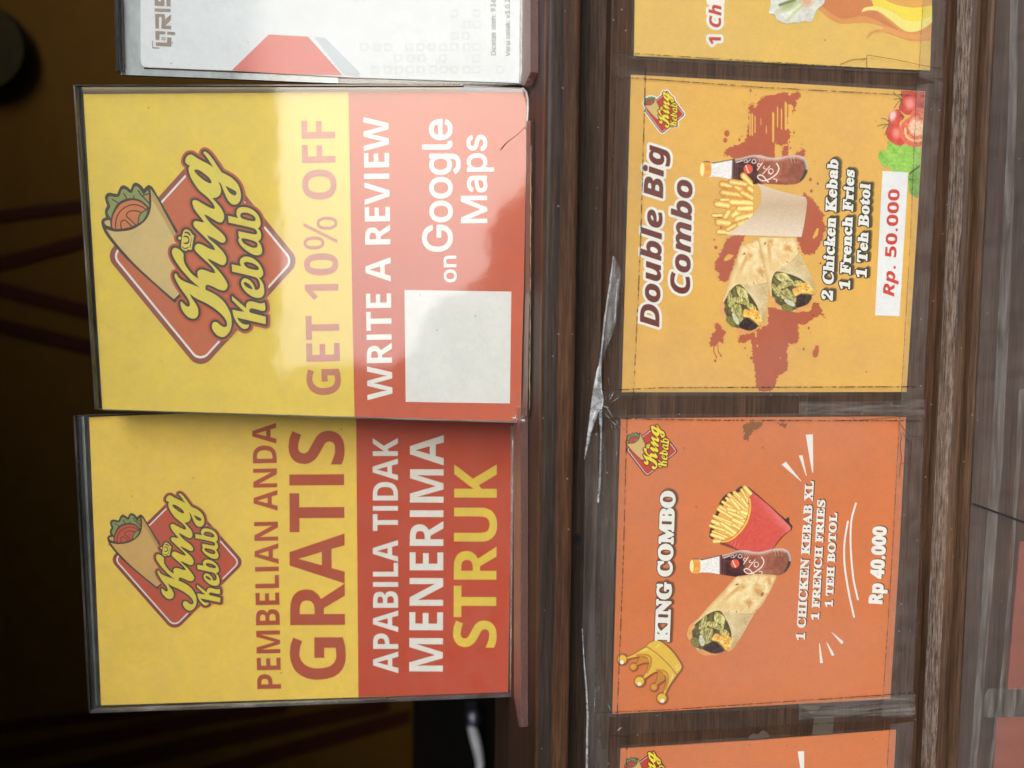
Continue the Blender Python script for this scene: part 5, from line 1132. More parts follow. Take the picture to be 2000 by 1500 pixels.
flat('review_lettering', [(flatten(text('B', 'WRITE A REVIEW', (766.7, 781), (758.7, 228), 49)), TYPE_W)], S1, L0, C1)
flat('map_lettering', [(g, TYPE_W) for g in (union(text('I', 'on', (891.2, 550.5), (890.2, 500), 31), 0.9, 0.6), union(text('I', 'Google', (882.5, 490.5), (881.5, 233.5), 56, -6), 1.5, 0.7), union(text('I', 'Maps', (950.5, 434.5), (949.5, 264), 49, -4), 1.2, 0.7))], S1, L0, C1, 0.0)
flat('code_patch', [([[(790, 566.3), (998.7, 569.5), (996, 788), (792.5, 785)]], ink(226, 224, 222))], S1, L0, C1)

C2 = card('printed_card', 'yellow and red card reading PEMBELIAN ANDA GRATIS, nearest the dark stall interior', [(174, 815), (400, 806), (696, 802), (1001, 800), (1001, 840), (996, 1100), (992, 1353), (697, 1362), (197.5, 1377.5)], S2, YELLOW2, (995, 1100))
flat('red_band', [([[(695.5, 802.2), (1000.8, 800.2), (1000.8, 840), (995.8, 1100), (991.8, 1352.7), (700, 1361.6)]], RED2)], S2, 5e-5, C2)
logo(C2, S2, L0, SRC, [(347, 1223), (350, 958), (467, 1099.6), (210, 1053)], PAL2)
M_R2 = ink(182, 74, 40)
flat('purchase_lettering', [(flatten(text('B', 'PEMBELIAN ANDA', (549, 1345), (539, 826), 46.5)), M_R2)], S2, L0, C2)
flat('free_lettering', [(flatten(text('B', 'GRATIS', (674.5, 1327.5), (671.5, 841), 107)), M_R2)], S2, L0, C2)
flat('condition_lettering', [(flatten(text('B', 'APABILA TIDAK', (777.9, 1314.7), (777, 855.5), 49)), TYPE_W), (flatten(text('B', 'MENERIMA', (864.8, 1311.5), (866.7, 850), 65.5)), TYPE_W)], S2, L0, C2, 0.0)
flat('receipt_lettering', [(flatten(text('B', 'STRUK', (968.8, 1265), (970.4, 907), 83)), ink(232, 200, 70))], S2, L0, C2)

C3 = card('printed_card', 'white payment card with a pale red shape, highest in the photo', [(274.5, -40), (274.5, 112), (276, 124), (281, 131), (500, 140), (680, 151), (900, 158), (1018, 162), (1019, -40)], S3, ink(222, 225, 230), (1010, 60))
Q = lambda P: Z(290, 0, 7.407, P)
GREY = ink(150, 134, 124)
flat('payment_logo', [([Q(P) for P in ([(95,200),(235,205),(240,280),(325,205),(325,285),(245,370),(330,375),(325,425),(185,415),(190,260),(172,240),(150,250),(150,415),(100,412)], [(100,445),(245,455),(240,500),(160,495),(158,580),(102,575)],
      [(270,455),(388,465),(385,510),(270,500)], [(270,540),(332,545),(330,675),(105,660),(108,612),(268,615)], [(188,535),(245,540),(245,585),(188,580)], [(204,550),(231,552),(231,571),(204,569)], [(90,118),(320,128),(318,175),(90,165)],
      [(90,-60),(90,80),(230,88),(232,-60),(180,-60),(180,20),(140,20),(140,-60)], [(260,-60),(320,-60),(318,95),(262,92)], [(50,590),(62,590),(65,680),(160,690),(160,703),(55,700)])], GREY)], S3, L0, C3)
W2 = lambda P: Z(220, 0, 4.1667, P)
flat('red_shape', [([W2([(1640,302),(1730,306),(2010,592),(2010,622),(1880,612)])], ink(192, 200, 208)), ([W2([(1270,280),(1590,298),(1870,612),(1400,600),(970,572)])], ink(214, 112, 104))], S3, L0, C3)
pat = []
rng = random.Random(11)
for gx in range(13):
    for gy in range(6):
        if rng.random() < 0.62:
            x, y = 712 + gx*22 + rng.uniform(-2, 2), 26 + gy*22
            if y > 138 or (y < 78 and x < 870) or x > 945 and y < 112: continue
            w = 7.5
            pat += [[(x-w, y-w), (x+w, y-w), (x+w, y+w), (x-w, y+w)], [(x-w+3, y-w+3), (x+w-3, y-w+3), (x+w-3, y+w-3), (x-w+3, y+w-3)]]
            if rng.random() < 0.6: pat.append([(x+w+1, y-1.2), (x+22-w-1, y-1.2), (x+22-w-1, y+1.2), (x+w+1, y+1.2)])
flat('faint_pattern', [(pat, ink(211, 214, 219))], S3, L0, C3)
flat('small_print', [(flatten(text('I', 'Dicetak oleh: 936', (968.4, 107.8), (968.0, -1), 9.6)), ink(62, 58, 58)), (flatten(text('I', 'Versi cetak: v3.0.2', (996.4, 109.8), (995.8, -2), 9.2)), ink(62, 58, 58))], S3, L0, C3, 0.0)

# ================================================================== menu posters taped to the counter front
def sleeve_loop(loop):
    return grow([loop], 7, 2.0, 0.3)[0]

def poster(label, loop, mat, px):
    p = PANEL.pt(*px)
    c = thing('menu_poster', label, 'poster', (p.x, p.y, p.z), 'menu posters taped to the counter front')
    slab('paper', loop, PANEL, 0.0006, 0.0005, [mat], c)
    slab('plastic_sleeve', sleeve_loop(loop), PANEL, 0.00098, 0.00005, [SLEEVE], c)
    return c
LP = 0.0006 + 2e-5
SLEEVE = clear('plastic_sleeve', 0.035, 0.17, (0.0, 0.045), hcol=(206, 196, 188), hscale=15.0)
AMBER, ORANGE = ink(228, 176, 90), ink(214, 122, 74)
AMBER1 = ink(226, 184, 96)

# --- amber poster with the double combo
P2loop = [(1232.8, 145.8), (1400, 155), (1600, 166), (1807, 178.5), (1790, 460), (1770.5, 765.5), (1500, 766), (1215, 766)]
P2 = poster('amber Double Big Combo menu poster with two wraps on a red paint splash', P2loop, AMBER, (1500, 766))
SPL = ink(184, 94, 66)
E1 = lambda P: Z(1440, 170, 10, P)
E2 = lambda P: Z(1370, 400, 7.5, P)
E3 = lambda P: Z(1370, 600, 7.407, P)
jag = lambda X, Y: (fbm(X/3.4, Y/2.2, 3, 3) - 0.5)*9.0
splash = [[E1([(230,350),(300,310),(340,400),(400,300),(500,190),(600,165),(700,140),(780,150),(850,100),(930,75),(1020,150),(1080,100),(1150,110),(1180,70),(1235,110),(1225,200),(1155,270),(1140,400),(1120,480),(1060,520),(1000,560),(960,800),(1030,830),(1030,1000),(960,1100),(840,1150),(760,1090),(740,1150),(740,1420),(0,1400),(-250,1330),(-230,1200),(0,1130),(110,1080),(180,990),(200,800),(225,600)])],
          [E1([(890,1150),(990,1130),(1010,1220),(980,1370),(870,1370)])], [E1([(1130,1340),(1150,1270),(1230,1240),(1270,1200),(1320,1220),(1330,1310),(1290,1365),(1200,1365)])],
          [E2([(1500,-180),(1600,-100),(1690,-20),(1730,80),(1800,150),(1780,230),(1830,320),(1800,420),(1780,500),(1700,640),(1640,720),(1500,740),(1400,480)])],
          [E2([(640,450),(480,440),(380,500),(320,610),(250,760),(200,860),(200,950),(260,1000),(240,1090),(320,1135),(400,1100),(500,800)])],
          [E3([(190,240),(235,230),(350,370),(310,430),(310,520),(260,500),(200,560),(125,570),(125,430),(210,330)])],
          [E3([(530,440),(560,410),(700,380),(960,250),(970,0),(1560,60),(1620,-60),(1700,-60),(1780,150),(1700,110),(1600,180),(1530,240),(1400,250),(1410,460),(1380,510),(1310,540),(1260,520),(1230,640),(1240,760),(1255,910),(1160,960),(1090,1030),(1060,1140),(1000,1215),(830,1220),(790,1120),(780,980),(740,760),(730,560),(710,460),(640,510),(580,530),(540,500)])]]
flat('paint_splash', [(union(splash, 0, 0.5, 0.08, jag), SPL),
    ([E1([(x, a), (x+w*0.4, a-20), (x+w, a+30), (x+w*0.9, b-20), (x+w*0.5, b), (x, b-30)]) for x, w, a, b in ((235,30,520,960),(275,35,520,960),(335,25,560,910),(455,14,610,760),(558,20,760,920),(680,45,500,1090),(775,25,390,800),(850,28,430,840),(925,50,300,850),(995,100,350,850),(735,35,1110,1390),(780,28,1160,1390),(835,35,1160,1370),(340,28,320,410),(1075,22,450,540))]
      + [E2([(330,790),(390,720),(480,740),(420,800),(340,830)]), E2([(1630,470),(1690,340),(1720,350),(1700,450),(1640,500)]), E3([(770,340),(800,350),(800,430),(780,440)]), E3([(795,530),(825,560),(805,585)]), E3([(1135,730),(1150,725),(1148,755)])], AMBER),
    ([E1(disc(x, y, r, 10, r*1.4)) for x, y, r in ((260,68,22),(137,310,30),(360,155,9),(40,1030,22),(88,960,12),(1110,890,18),(1095,960,8),(1020,1075,15),(1040,1190,16),(1505,1480,25),(1230,1190,8),(1255,1120,10))]
      + [E2(disc(x, y, r, 10)) for x, y, r in ((188,510,14),(212,625,26),(1745,858,17),(195,215,10),(285,330,16))] + [E3(disc(x, y, r, 10, r*1.2)) for x, y, r in ((1552,303,17),(1478,607,17),(632,592,12),(1575,370,6),(665,697,7),(722,735,22),(198,775,18),(285,705,14))]
      + [E3(smooth([(1640,600),(1650,555),(1690,555),(1700,610),(1685,700),(1650,730),(1615,710),(1612,640)], 3)), E3([(172,560),(190,560),(185,640),(225,720),(215,760),(205,720),(170,640)]), E3([(228,540),(240,540),(250,640),(285,690),(270,695),(238,650)])]
      + [Z(1380, 160, 4.1667, disc(x, y, r, 10, r*1.25)) for x, y, r in ((165,420,22),(152,475,17),(845,795,12),(905,828,9),(853,888,12),(877,660,10),(305,170,13))], SPL)], PANEL, LP, P2, 1.2e-5)
logo(P2, PANEL, LP, SRC, [(1295.5, 260), (1303.2, 178.8), (1334, 222), (1256.6, 200.8)], PAL3, halo=True)
h1 = text('BI', 'Double Big', (1286.8, 638.5), (1297.2, 284.5), 36.5) + text('BI', 'Combo', (1346.5, 573.5), (1352, 352), 37)
hb = union(h1, 0.9, 0.6)
ho = flat('headline', [(union(h1, 5.8, 0.9), TYPE_W)], PANEL, LP, P2)
flat('headline_lettering', [(hb, ink(112, 50, 42))], PANEL, LP + 1.6e-5, ho)
it = text('S', '2 Chicken Kebab', (1625.5, 586.5), (1636.5, 313), 19.5, 6, skew=0.12) + text('S', '1 French Fries', (1659, 566), (1668.2, 333.5), 18.5, 6, skew=0.12) + text('S', '1 Teh Botol', (1691.5, 543), (1699.2, 361), 18.5, 6, skew=0.12)
sh = [[[(p[0] + 3.2, p[1] - 1.5) for p in P] for P in g] for g in it]
sh2 = [[[(p[0] + 4.6, p[1] - 2.6) for p in P] for P in g] for g in it]
lo = flat('item_list', [(union(sh2, 4.4, 0.9), ink(150, 118, 58)), (union(sh, 3.8, 0.9), ink(92, 76, 50)), (union(it, 3.1, 0.7), ink(46, 44, 42))], PANEL, LP + 3e-5, P2)
flat('list_lettering', [(union(it, 1.05, 0.5, 0.07), TYPE_W)], PANEL, LP + 8e-5, lo)
pl = slab('price_label', [(1724, 334), (1774, 336.4), (1756.8, 617.7), (1709.3, 616)], PANEL, 0.00072, 0.0001, [ink(232, 230, 230)], P2)
flat('price_lettering', [(union(text('BI', 'Rp. 50.000', (1746, 579), (1757, 370.5), 21.5), 0.35, 0.5, 0.07), ink(204, 72, 58))], PANEL, 0.00074, pl)

# painted pictures -------------------------------------------------
def paint_wrap(p, tone=1.0):
    X, Y = p.X, p.Y
    n1, n2, n3 = fbm(X/210, Y/210, 1), fbm(X/70, Y/70, 5), fbm(X/24, Y/24, 9, 3)
    body = smooth([(890,140),(1000,115),(1200,92),(1400,92),(1565,112,1),(1555,170),(1350,560),(1200,740),(1050,1000),(870,1290),(770,1365),(700,1350),(500,1410),(380,1420),(300,1370),(240,1310),(150,1200),(95,1090),(105,1020),(140,930),(280,810),(450,610),(700,350)], 4)
    d = p.sd(body)
    c = p.mix((222,190,135), (246,232,190), (n1 - 0.25)*1.6 + (n3 - 0.5)*0.5)
    c = c*1.0
    t = np.clip((n2 - 0.50)*3.2, 0, 1)*np.clip((X - 500)/700, 0.12, 1)
    c = c*(1 - t[..., None]*0.8) + np.array((206,146,74.))*t[..., None]*0.8
    ed = np.clip((d + 70)/70, 0, 1)**1.5
    c = c*(1 - ed[..., None]*0.65) + np.array((196,138,82.))*ed[..., None]*0.65
    p.put(d, c, 8)
    for x, y, rx, ry, ro in ((1270,390,95,46,0.7),(1440,215,28,80,0.0),(1105,560,60,40,0.3),(860,380,120,22,-0.75),(1010,300,40,30,0)):
        p.put(p.ell(x, y, rx, ry, ro), (200,138,70), 45, 0.75, False)
    p.put(p.ell(1325, 420, 24, 34, 0.4), (128,84,60), 14, 0.8, False)
    und = smooth([(690,712,1),(900,742),(1190,735,1),(1050,1000),(870,1290),(800,1340,1),(825,1080),(790,950),(720,800)], 4)
    du = p.sd(und)
    p.put(du, p.mix((190,160,112), (226,208,168), (n1 - 0.3)*1.5 + (n3 - 0.5)*0.8), 8)
    p.put(p.line([(600,690),(760,715),(950,740),(1190,735)]), (150,104,60), 14, 0.9, False)
    op = smooth([(560,695),(650,700),(720,800),(790,950),(822,1080),(810,1250),(760,1352),(690,1350),(560,1385),(400,1395),(300,1310),(200,1265),(155,1180),(170,1040),(200,940),(300,850),(450,740)], 4)
    do = p.sd(op)
    p.put(do, p.mix((58,48,28), (132,122,62), (n2 - 0.3)*1.7), 9)
    lip_ = smooth([(95,1090),(140,930),(205,895),(225,960),(180,1020),(190,1130),(170,1190)], 3)
    p.put(p.sd(lip_), p.mix((206,140,84), (228,176,112), n2), 22)
    p.put(p.sd(smooth([(150,1170),(230,1120),(300,1180),(290,1280),(220,1290)], 3)), p.mix((96,92,40), (160,150,80), n3), 24)
    for P, a, b in (([(560,710),(640,738),(720,812),(700,920),(688,1005),(640,910),(560,880),(540,800)], (176,162,84), (232,220,150)),
                    ([(520,868),(600,900),(690,1015),(560,985),(430,930),(405,870)], (160,146,70), (222,206,132)),
                    ([(300,900),(360,800),(420,760),(410,890),(430,960),(330,1005),(288,972)], (124,112,54), (198,186,108)),
                    ([(318,1022),(420,965),(525,1000),(495,1120),(480,1225),(400,1235),(385,1130),(308,1062)], (130,120,58), (202,190,114)),
                    ([(640,1000),(740,1000),(790,1080),(700,1100),(640,1060)], (170,150,70), (206,190,110))):
        P = smooth(P, 3)
        p.put(p.sd(P), p.mix(a, b, (n3 - 0.25)*1.9), 10)
        p.put(np.abs(p.sd(P)) - 3, (84,82,36), 14, 0.28, False)
        st_ = fbm(X/14 + Y/40, Y/60 - X/90, 31, 3)
        p.put(p.sd(P) + 300*np.clip(0.62 - st_, 0, 1), (234,222,164), 16, 0.5, False)
        p.put(p.sd(P) + 300*np.clip(st_ - 0.36, 0, 1), (92,84,38), 16, 0.45, False)
    p.put(p.line([(600,740),(660,850),(690,990)]) - 3, (214,212,140), 10, 0.7, False)
    p.put(p.line([(420,1000),(440,1110),(420,1220)]) - 3, (70,80,28), 12, 0.7, False)
    p.put(p.sd(smooth([(295,1110),(338,1080),(390,1180),(380,1252),(330,1264),(300,1205)], 3)), p.mix((176,170,140), (226,222,204), n3), 12)
    p.put(p.sd(smooth([(500,1150),(560,1060),(660,1090),(705,1055),(790,1110),(826,1150),(820,1250),(762,1362),(690,1290),(610,1205),(520,1180)], 3)), p.mix((206,132,40), (252,226,130), (n2*0.5 + n3*0.8 - 0.3)*1.5), 12)
    p.put(p.sd(smooth([(380,1265),(480,1205),(560,1200),(640,1270),(692,1352),(560,1388),(440,1355),(360,1312)], 3)), p.mix((30,18,20), (92,58,46), (n3 - 0.35)*2), 12)
    p.put(p.sd(smooth([(250,1330),(360,1325),(470,1372),(600,1392),(690,1352),(600,1412),(480,1420),(340,1408)], 3)), p.mix((206,130,76), (232,176,116), n3), 12)
    for x, y, r in ((728,1222,11),(905,707,9),(1105,617,8),(1355,287,7),(780,700,6),(1225,680,9)):
        p.put(p.ell(x, y, r), (60,40,26), 9, 0.9, False)
    p.put(p.ell(912, 263, 26, 9, -0.2), (52,38,26), 9, 0.95, False)

def paint_bottle(p):
    X, Y = p.X, p.Y
    n = fbm(X/90, Y/60, 2)
    n3 = fbm(X/25, Y/25, 4, 3)
    out = smooth([(62,520),(75,420),(110,392),(200,385),(240,402),(330,390),(560,335),(700,310),(900,250),(1030,235),(1100,245),(1180,265),(1300,270),(1400,250),(1540,215),(1700,208),(1800,250),(1850,360),(1850,480),(1800,580),(1720,650),(1600,680),(1400,690),(1200,690),(1100,700),(1000,705),(880,700),(600,655),(400,625),(240,625),(190,640),(110,630),(75,590)], 3)
    sh_ = [(x + 10, y - 18) for x, y in out]
    p.put(p.sd(sh_), (78,58,46), 22, 0.9)
    d = p.sd(out)
    ss = lambda a, b: np.clip((X - a)/(b - a), 0, 1)
    c = p.mix((232,228,226), (206,200,200), (n3 - 0.4)*2)
    c = c*(1 - ss(585, 615)[..., None]) + p.mix((58,24,26), (104,58,54), (n - 0.3)*1.6)*ss(585, 615)[..., None]
    k = np.clip(0.5 + (X - 1020 - (Y - 450)*0.25)/60, 0, 1)[..., None]
    c = c*(1 - k) + p.mix((146,76,54), (176,110,88), (n - 0.3)*1.6)*k
    k = ss(1420, 1560)[..., None]*0.7
    c = c*(1 - k) + p.mix((132,72,54), (168,102,76), (n - 0.3)*1.8)*k
    p.put(d, c, 12)
    p.put(np.maximum(p.line([(1800,270),(1840,400),(1830,500),(1775,600)]) - 34, d), (58,50,44), 22, 0.92, False)
    hi = np.clip(1 + d/60, 0, 1)*(Y < 420)*(X > 640)
    p.C = p.C*(1 - hi[..., None]*0.8) + np.array((226,206,200.))*hi[..., None]*0.8
    for x in (625, 660, 690): p.put(np.abs(X - x - 0.05*(Y - 480)) - 4 + 1000*(d > -8), (176,120,116), 8, 0.55, False)
    for x in (1050, 1085, 1118, 1590, 1640): p.put(np.abs(X - x - (Y - 300)*0.3) - 4 + 1000*((Y > 330) | (d > -6)), (238,222,216), 8, 0.7, False)
    cap_ = smooth([(64,520),(78,420),(110,393),(200,387),(245,410),(258,500),(248,600),(200,632),(110,630),(76,590)], 3)
    p.put(p.sd(cap_), p.mix((212,138,58), (236,176,88), n), 10)
    p.put(p.ell(98, 510, 36, 116), (246,226,164), 12, 0.95, False)
    p.put(p.line([(232,385),(262,420),(262,590),(215,635)]) - 7, (236,230,222), 8, 0.9, False)
    p.put(p.ell(868, 463, 78), (224,84,54), 10, 1, False)
    p.put(p.line([(828,412),(850,470),(880,520)]) - 9, (250,232,226), 10, 0.9, False)
    w = (240,232,228)
    for P, wd in (([(1340,345),(1382,420),(1352,505),(1280,572),(1200,620),(1120,642),(1050,612),(1030,572),(1068,548),(1130,570),(1172,622),(1212,655)], 15),
                  ([(1205,505),(1245,520),(1288,490),(1272,442),(1230,440),(1208,478),(1250,530)], 10), ([(1115,530),(1228,392)], 11), ([(1180,450),(1120,432),(1142,400)], 9),
                  ([(1022,470),(1105,345)], 12), ([(1080,380),(1040,362),(1022,400),(1050,420)], 9), ([(925,345),(945,300),(985,312),(990,350),(950,362),(925,345)], 9), ([(842,362),(905,300)], 8),
                  ([(790,345),(815,312),(850,320),(838,350),(800,358)], 7), ([(668,362),(740,340),(770,322)], 10), ([(1300,600),(1350,608),(1345,645)], 11)):
        p.put(p.line(smooth(P, 3, False)) - wd*0.62, w, 6, 0.95, False)
    for a in range(6): p.put(p.line([(1425 - a*6, 350 + a*32), (1437 - a*5, 366 + a*32)]) - 4, (210,170,155), 8, 0.7, False)

def paint_fries(p, region, caps, base=(216,150,66)):
    n = fbm(p.X/26, p.Y/26, 6, 3)
    if region: p.put(p.sd(region), p.mix(base, (236,190,104), n), 8)
    for a, b, w, tone in caps:
        D = p.line([a, b])
        hl = np.clip(1 - D/w, 0, 1)
        c0, c1 = np.array((206,138,58.)), np.array((248,226,146.))
        k = np.clip(hl*1.1 + (n - 0.5)*0.5 + tone, 0, 1)[..., None]
        p.put(D - w - 4, (190,118,56), 12, 0.45)
        p.put(D - w, c0*(1 - k) + c1*k, 8)

# fries in a paper carton
pt = Paint((1384, 336, 1470, 464), 0.6, lambda X, Y: ((X - 1380)*6.25, (Y - 280)*6.25))
paint_fries(pt, smooth([(250,500),(450,480),(520,420),(640,560),(660,640),(640,740),(590,840),(480,940),(300,1060),(210,1040),(200,880),(240,780),(180,700),(260,600)], 3), [((190,500),(430,540),42,-.1),((200,600),(480,640),44,-.15),((450,395),(600,560),40,0),((520,545),(640,640),40,-.1),((360,520),(520,660),48,-.15),((120,720),(300,730),36,.05),((180,690),(330,690),25,0),((310,720),(630,730),44,.1),
    ((80,880),(200,880),22,.15),((230,900),(270,840),40,0),((330,880),(420,800),46,.1),((400,800),(640,790),40,.1),((380,930),(600,870),46,.2),((150,960),(280,980),50,0),((330,1010),(500,950),42,-.1),((150,1080),(300,1080),36,.1),((260,1050),(350,1000),32,-.1),((130,740),(260,760),40,.1),((300,470),(470,500),40,-.1),((440,600),(600,690),40,-.1)])
fr = pt.build('fries_picture', PANEL, LP + 4.2e-5, P2)
pt = Paint((1416, 356, 1580, 466), 0.6, lambda X, Y: ((X - 1380)*6.25, (Y - 280)*6.25))
ct = smooth([(612,480,1),(730,522),(900,580),(1210,652,1),(1228,700),(1222,800),(1195,980),(1160,1146,1),(700,1132),(232,1119,1),(330,1050),(480,940),(590,840),(645,740),(666,640),(655,560)], 4)
nn = fbm(pt.X/12, pt.Y/12, 8, 3)
g = np.clip((pt.Y - 480)/660, 0, 1)
pt.put(pt.sd(ct), pt.mix((196,168,138), (222,202,182), np.abs(g - 0.42)*1.9 + (nn - 0.5)*0.5), 6)
pt.build('carton_picture', PANEL, LP + 5.4e-5, fr)
# the two wraps
WS = [(728,1222),(570,1290),(330,1230),(600,690),(1200,720),(912,263),(95,1090)]
W8 = lambda P: [(x/5.357 + 1380, y/5.357 + 440) for x, y in P]
D1 = W8([(550,943),(470,1040),(310,1068),(370,640),(605,580),(405,297),(108,900)])
D2 = W8([(1060,650),(1010,800),(925,895),(770,515),(945,235),(600,212),(680,800)])
clipw = [(1376, 461.5), (1600, 466), (1640, 700), (1376, 700)]
wp = None
for D, nm, b in ((D1, 'wrap_picture', (1396, 458, 1506, 660)), (D2, 'wrap_picture', (1478, 458, 1606, 640))):
    iv = affine_inv(WS, D)
    pt = Paint(b, 0.6, iv)
    paint_wrap(pt)
    pt.build(nm, PANEL, LP + (2.4e-5 if D is D1 else 3.3e-5), P2, clipw)
# bottle
BS = [(62,520),(1850,430),(868,463),(1000,235)]
iv = affine_inv(BS, [(1367, 332.4), (1576, 332.8), (1461.3, 329.6), (1477.6, 304)])
pt = Paint((1362, 296, 1584, 372), 0.55, iv)
paint_bottle(pt)
pt.build('bottle_picture', PANEL, LP + 3.0e-5, P2)
# tomatoes and lettuce in the corner
pt = Paint((1710, 170, 1812, 400), 0.7, lambda X, Y: ((X - 1690)*6.25, (Y - 160)*6.25))
n1 = fbm(pt.X/60, pt.Y/60, 3); n2 = fbm(pt.X/18, pt.Y/18, 7, 3)
pt.put(pt.sd(smooth([(275,715),(330,750),(420,775),(500,770),(560,795),(670,790),(680,1020),(530,1100),(320,1090),(290,1040),(220,1030),(160,930),(165,860),(200,830),(250,840),(265,770)], 3)), pt.mix((112,164,60), (176,214,106), (n1*0.6 + n2*0.5 - 0.2)*1.4), 9)
pt.put(pt.sd(smooth([(530,1120),(660,1010),(660,1410),(600,1405),(540,1350),(525,1200)], 3)), pt.mix((84,140,46), (150,196,84), (n1*0.6 + n2*0.5 - 0.2)*1.4), 9)
pt.put(pt.line([(540,1120),(660,1030)]) - 9, (52,70,44), 9, 0.9, False)
pt.put(pt.line([(520,1190),(610,1200)]) - 6, (60,90,50), 9, 0.8, False)
pt.put(pt.sd(smooth([(430,100,1),(760,100,1),(760,330,1),(640,340),(560,400),(480,395),(430,350),(405,320),(425,250),(440,180)], 3)), pt.mix((176,50,40), (214,92,76), n1*1.2 - 0.1), 10)
pt.put(pt.ell(545, 265, 58, 66), (226,144,136), 60, 0.9, False)
pt.put(pt.ell(690, 290, 50, 40), (120,40,34), 50, 0.6, False)
pt.put(pt.sd(smooth([(400,330),(440,370),(480,440),(420,500),(440,640),(490,740),(420,775),(330,745),(270,690),(255,610),(290,500),(280,420),(320,360)], 3)), pt.mix((186,58,48), (218,96,80), n1*1.2 - 0.1), 10)
pt.put(pt.ell(335, 410, 40, 62, 0.3), (238,206,206), 40, 0.9, False)
pt.put(pt.ell(380, 625, 48, 58), (228,138,128), 50, 0.9, False)
pt.put(pt.ell(490, 415, 50, 20), (90,36,30), 26, 0.8, False)
cut_ = np.minimum(pt.ell(622, 605, 205, 188), pt.ell(660, 430, 112, 116))
pt.put(cut_, (216,106,84), 9)
pt.put(np.minimum(pt.ell(628, 602, 172, 155), pt.ell(668, 432, 84, 90)), pt.mix((198,74,56), (232,150,116), (n2 - 0.3)*2), 12, 1, False)
pt.put(np.minimum(pt.ell(640, 560, 110, 96), pt.ell(590, 520, 40, 90, 0.3)), pt.mix((226,150,120), (246,216,184), n2*1.4), 40, 0.95, False)
for i in range(13):
    a = 1.1 + i*0.19
    pt.put(pt.ell(628 + 142*math.cos(a), 602 + 118*math.sin(a), 13, 17), (240,204,140), 9, 0.85, False)
for P in ([(345,120),(370,160),(420,190),(440,220)], [(350,215),(400,205),(440,210)], [(352,322),(385,270),(430,220)], [(440,120),(445,250),(420,310)], [(140,545),(200,525),(280,515)], [(200,450),(240,450),(280,480)], [(285,460),(290,510),(262,580),(240,650)], [(210,570),(260,530)]):
    pt.put(pt.line(smooth(P, 3, False)) - 7, pt.mix((40,52,34), (108,128,72), n2), 8)
pt.build('tomato_picture', PANEL, LP + 2.4e-5, P2, [(1716, 172), (1752, 175.8), (1806.6, 179), (1790, 459), (1783, 560), (1700, 560)])

# --- orange poster with the king combo
P3loop = [(1213, 817.6), (1500, 815), (1769.8, 813.6), (1756, 1090), (1738.7, 1365), (1500, 1378), (1196, 1394.6), (1204, 1100)]
P3 = poster('orange King Combo menu poster with a gold crown and red fries box', P3loop, ORANGE, (1480, 1378))
logo(P3, PANEL, LP, SRC, [(1268, 930), (1284, 830), (1319, 880), (1220, 861)], PAL3)
kt = text('S', 'KING COMBO', (1306, 1252), (1317.5, 961), 25.5, 4)
sk = [[[(p[0] + 2.4, p[1] - 1.4) for p in P] for P in g] for g in kt]
ko = flat('headline', [(union(sk, 6.2, 1.0), ink(170, 96, 58)), (union(sk, 4.8, 0.9), ink(120, 70, 46)), (union(kt, 3.4, 0.8), ink(74, 50, 38))], PANEL, LP, P3)
flat('headline_lettering', [(union(kt, 2.1, 0.5, 0.07), TYPE_W)], PANEL, LP + 6e-5, ko)
it = text('S', '1 CHICKEN KEBAB XL', (1571.3, 1250), (1589, 940), 15.5, 5) + text('S', '1 FRENCH FRIES', (1599, 1210.5), (1611.4, 977), 14, 5) + text('S', '1 TEH BOTOL', (1625.7, 1185.8), (1634.7, 1002), 13.5, 5)
sk = [[[(p[0] + 1.8, p[1] - 1.4) for p in P] for P in g] for g in it]
lo = flat('item_list', [(union(sk, 1.3, 0.6), ink(104, 66, 50))], PANEL, LP, P3)
flat('list_lettering', [(union(it, 0.75, 0.5, 0.07), TYPE_W)], PANEL, LP + 2e-5, lo)
it = text('B', 'Rp 40.000', (1722.5, 1178.7), (1731, 1030), 25, 0)
sk = [[[(p[0] + 2.0, p[1] - 1.5) for p in P] for P in g] for g in it]
lo = flat('price_shadow', [(union(sk, 1.6, 0.6), ink(104, 66, 50))], PANEL, LP, P3)
flat('price_lettering', [(union(it, 1.35, 0.5, 0.07), TYPE_W)], PANEL, LP + 2e-5, lo)
Zc6 = lambda P: Z(1480, 940, 3.947, P)
Zc5 = lambda P: Z(1420, 800, 4.545, P)
flat('swoosh', [(strokes([smooth(Zc6([(695,310),(668,480),(670,650),(700,850),(742,1045)]), 5, False), smooth(Zc6([(757,170),(722,300),(716,500),(737,750),(772,910)]), 5, False)], 3.6), TYPE_W)], PANEL, LP, P3)
for P in ([(698,222),(762,220),(765,558),(755,558)], [(638,408),(670,406),(708,590),(702,590)], [(485,488),(522,462),(662,637),(655,637)]): flat('spark_ray', [([Zc5(P)], TYPE_W)], PANEL, LP, P3)
for P in ([(473,1250),(478,1250),(503,1400),(480,1402)], [(530,1245),(535,1243),(592,1338),(572,1347)], [(567,1163),(573,1165),(661,1236),(648,1258)]): flat('spark_ray', [([Zc6(P)], TYPE_W)], PANEL, LP, P3)
fl = lambda X, Y: (fbm(X/2.4, Y/2.4, 21, 3) - 0.5)*9
flat('peeled_patch', [(union([[Zc5([(130,140),(200,105),(330,100),(320,150),(240,190),(210,230),(190,280),(140,270),(150,220)])], [Zc5([(440,110),(540,110),(525,170),(470,150)])]], -1.0, 0.6, 0.1, fl), ink(140, 88, 50))], PANEL, LP, P3)
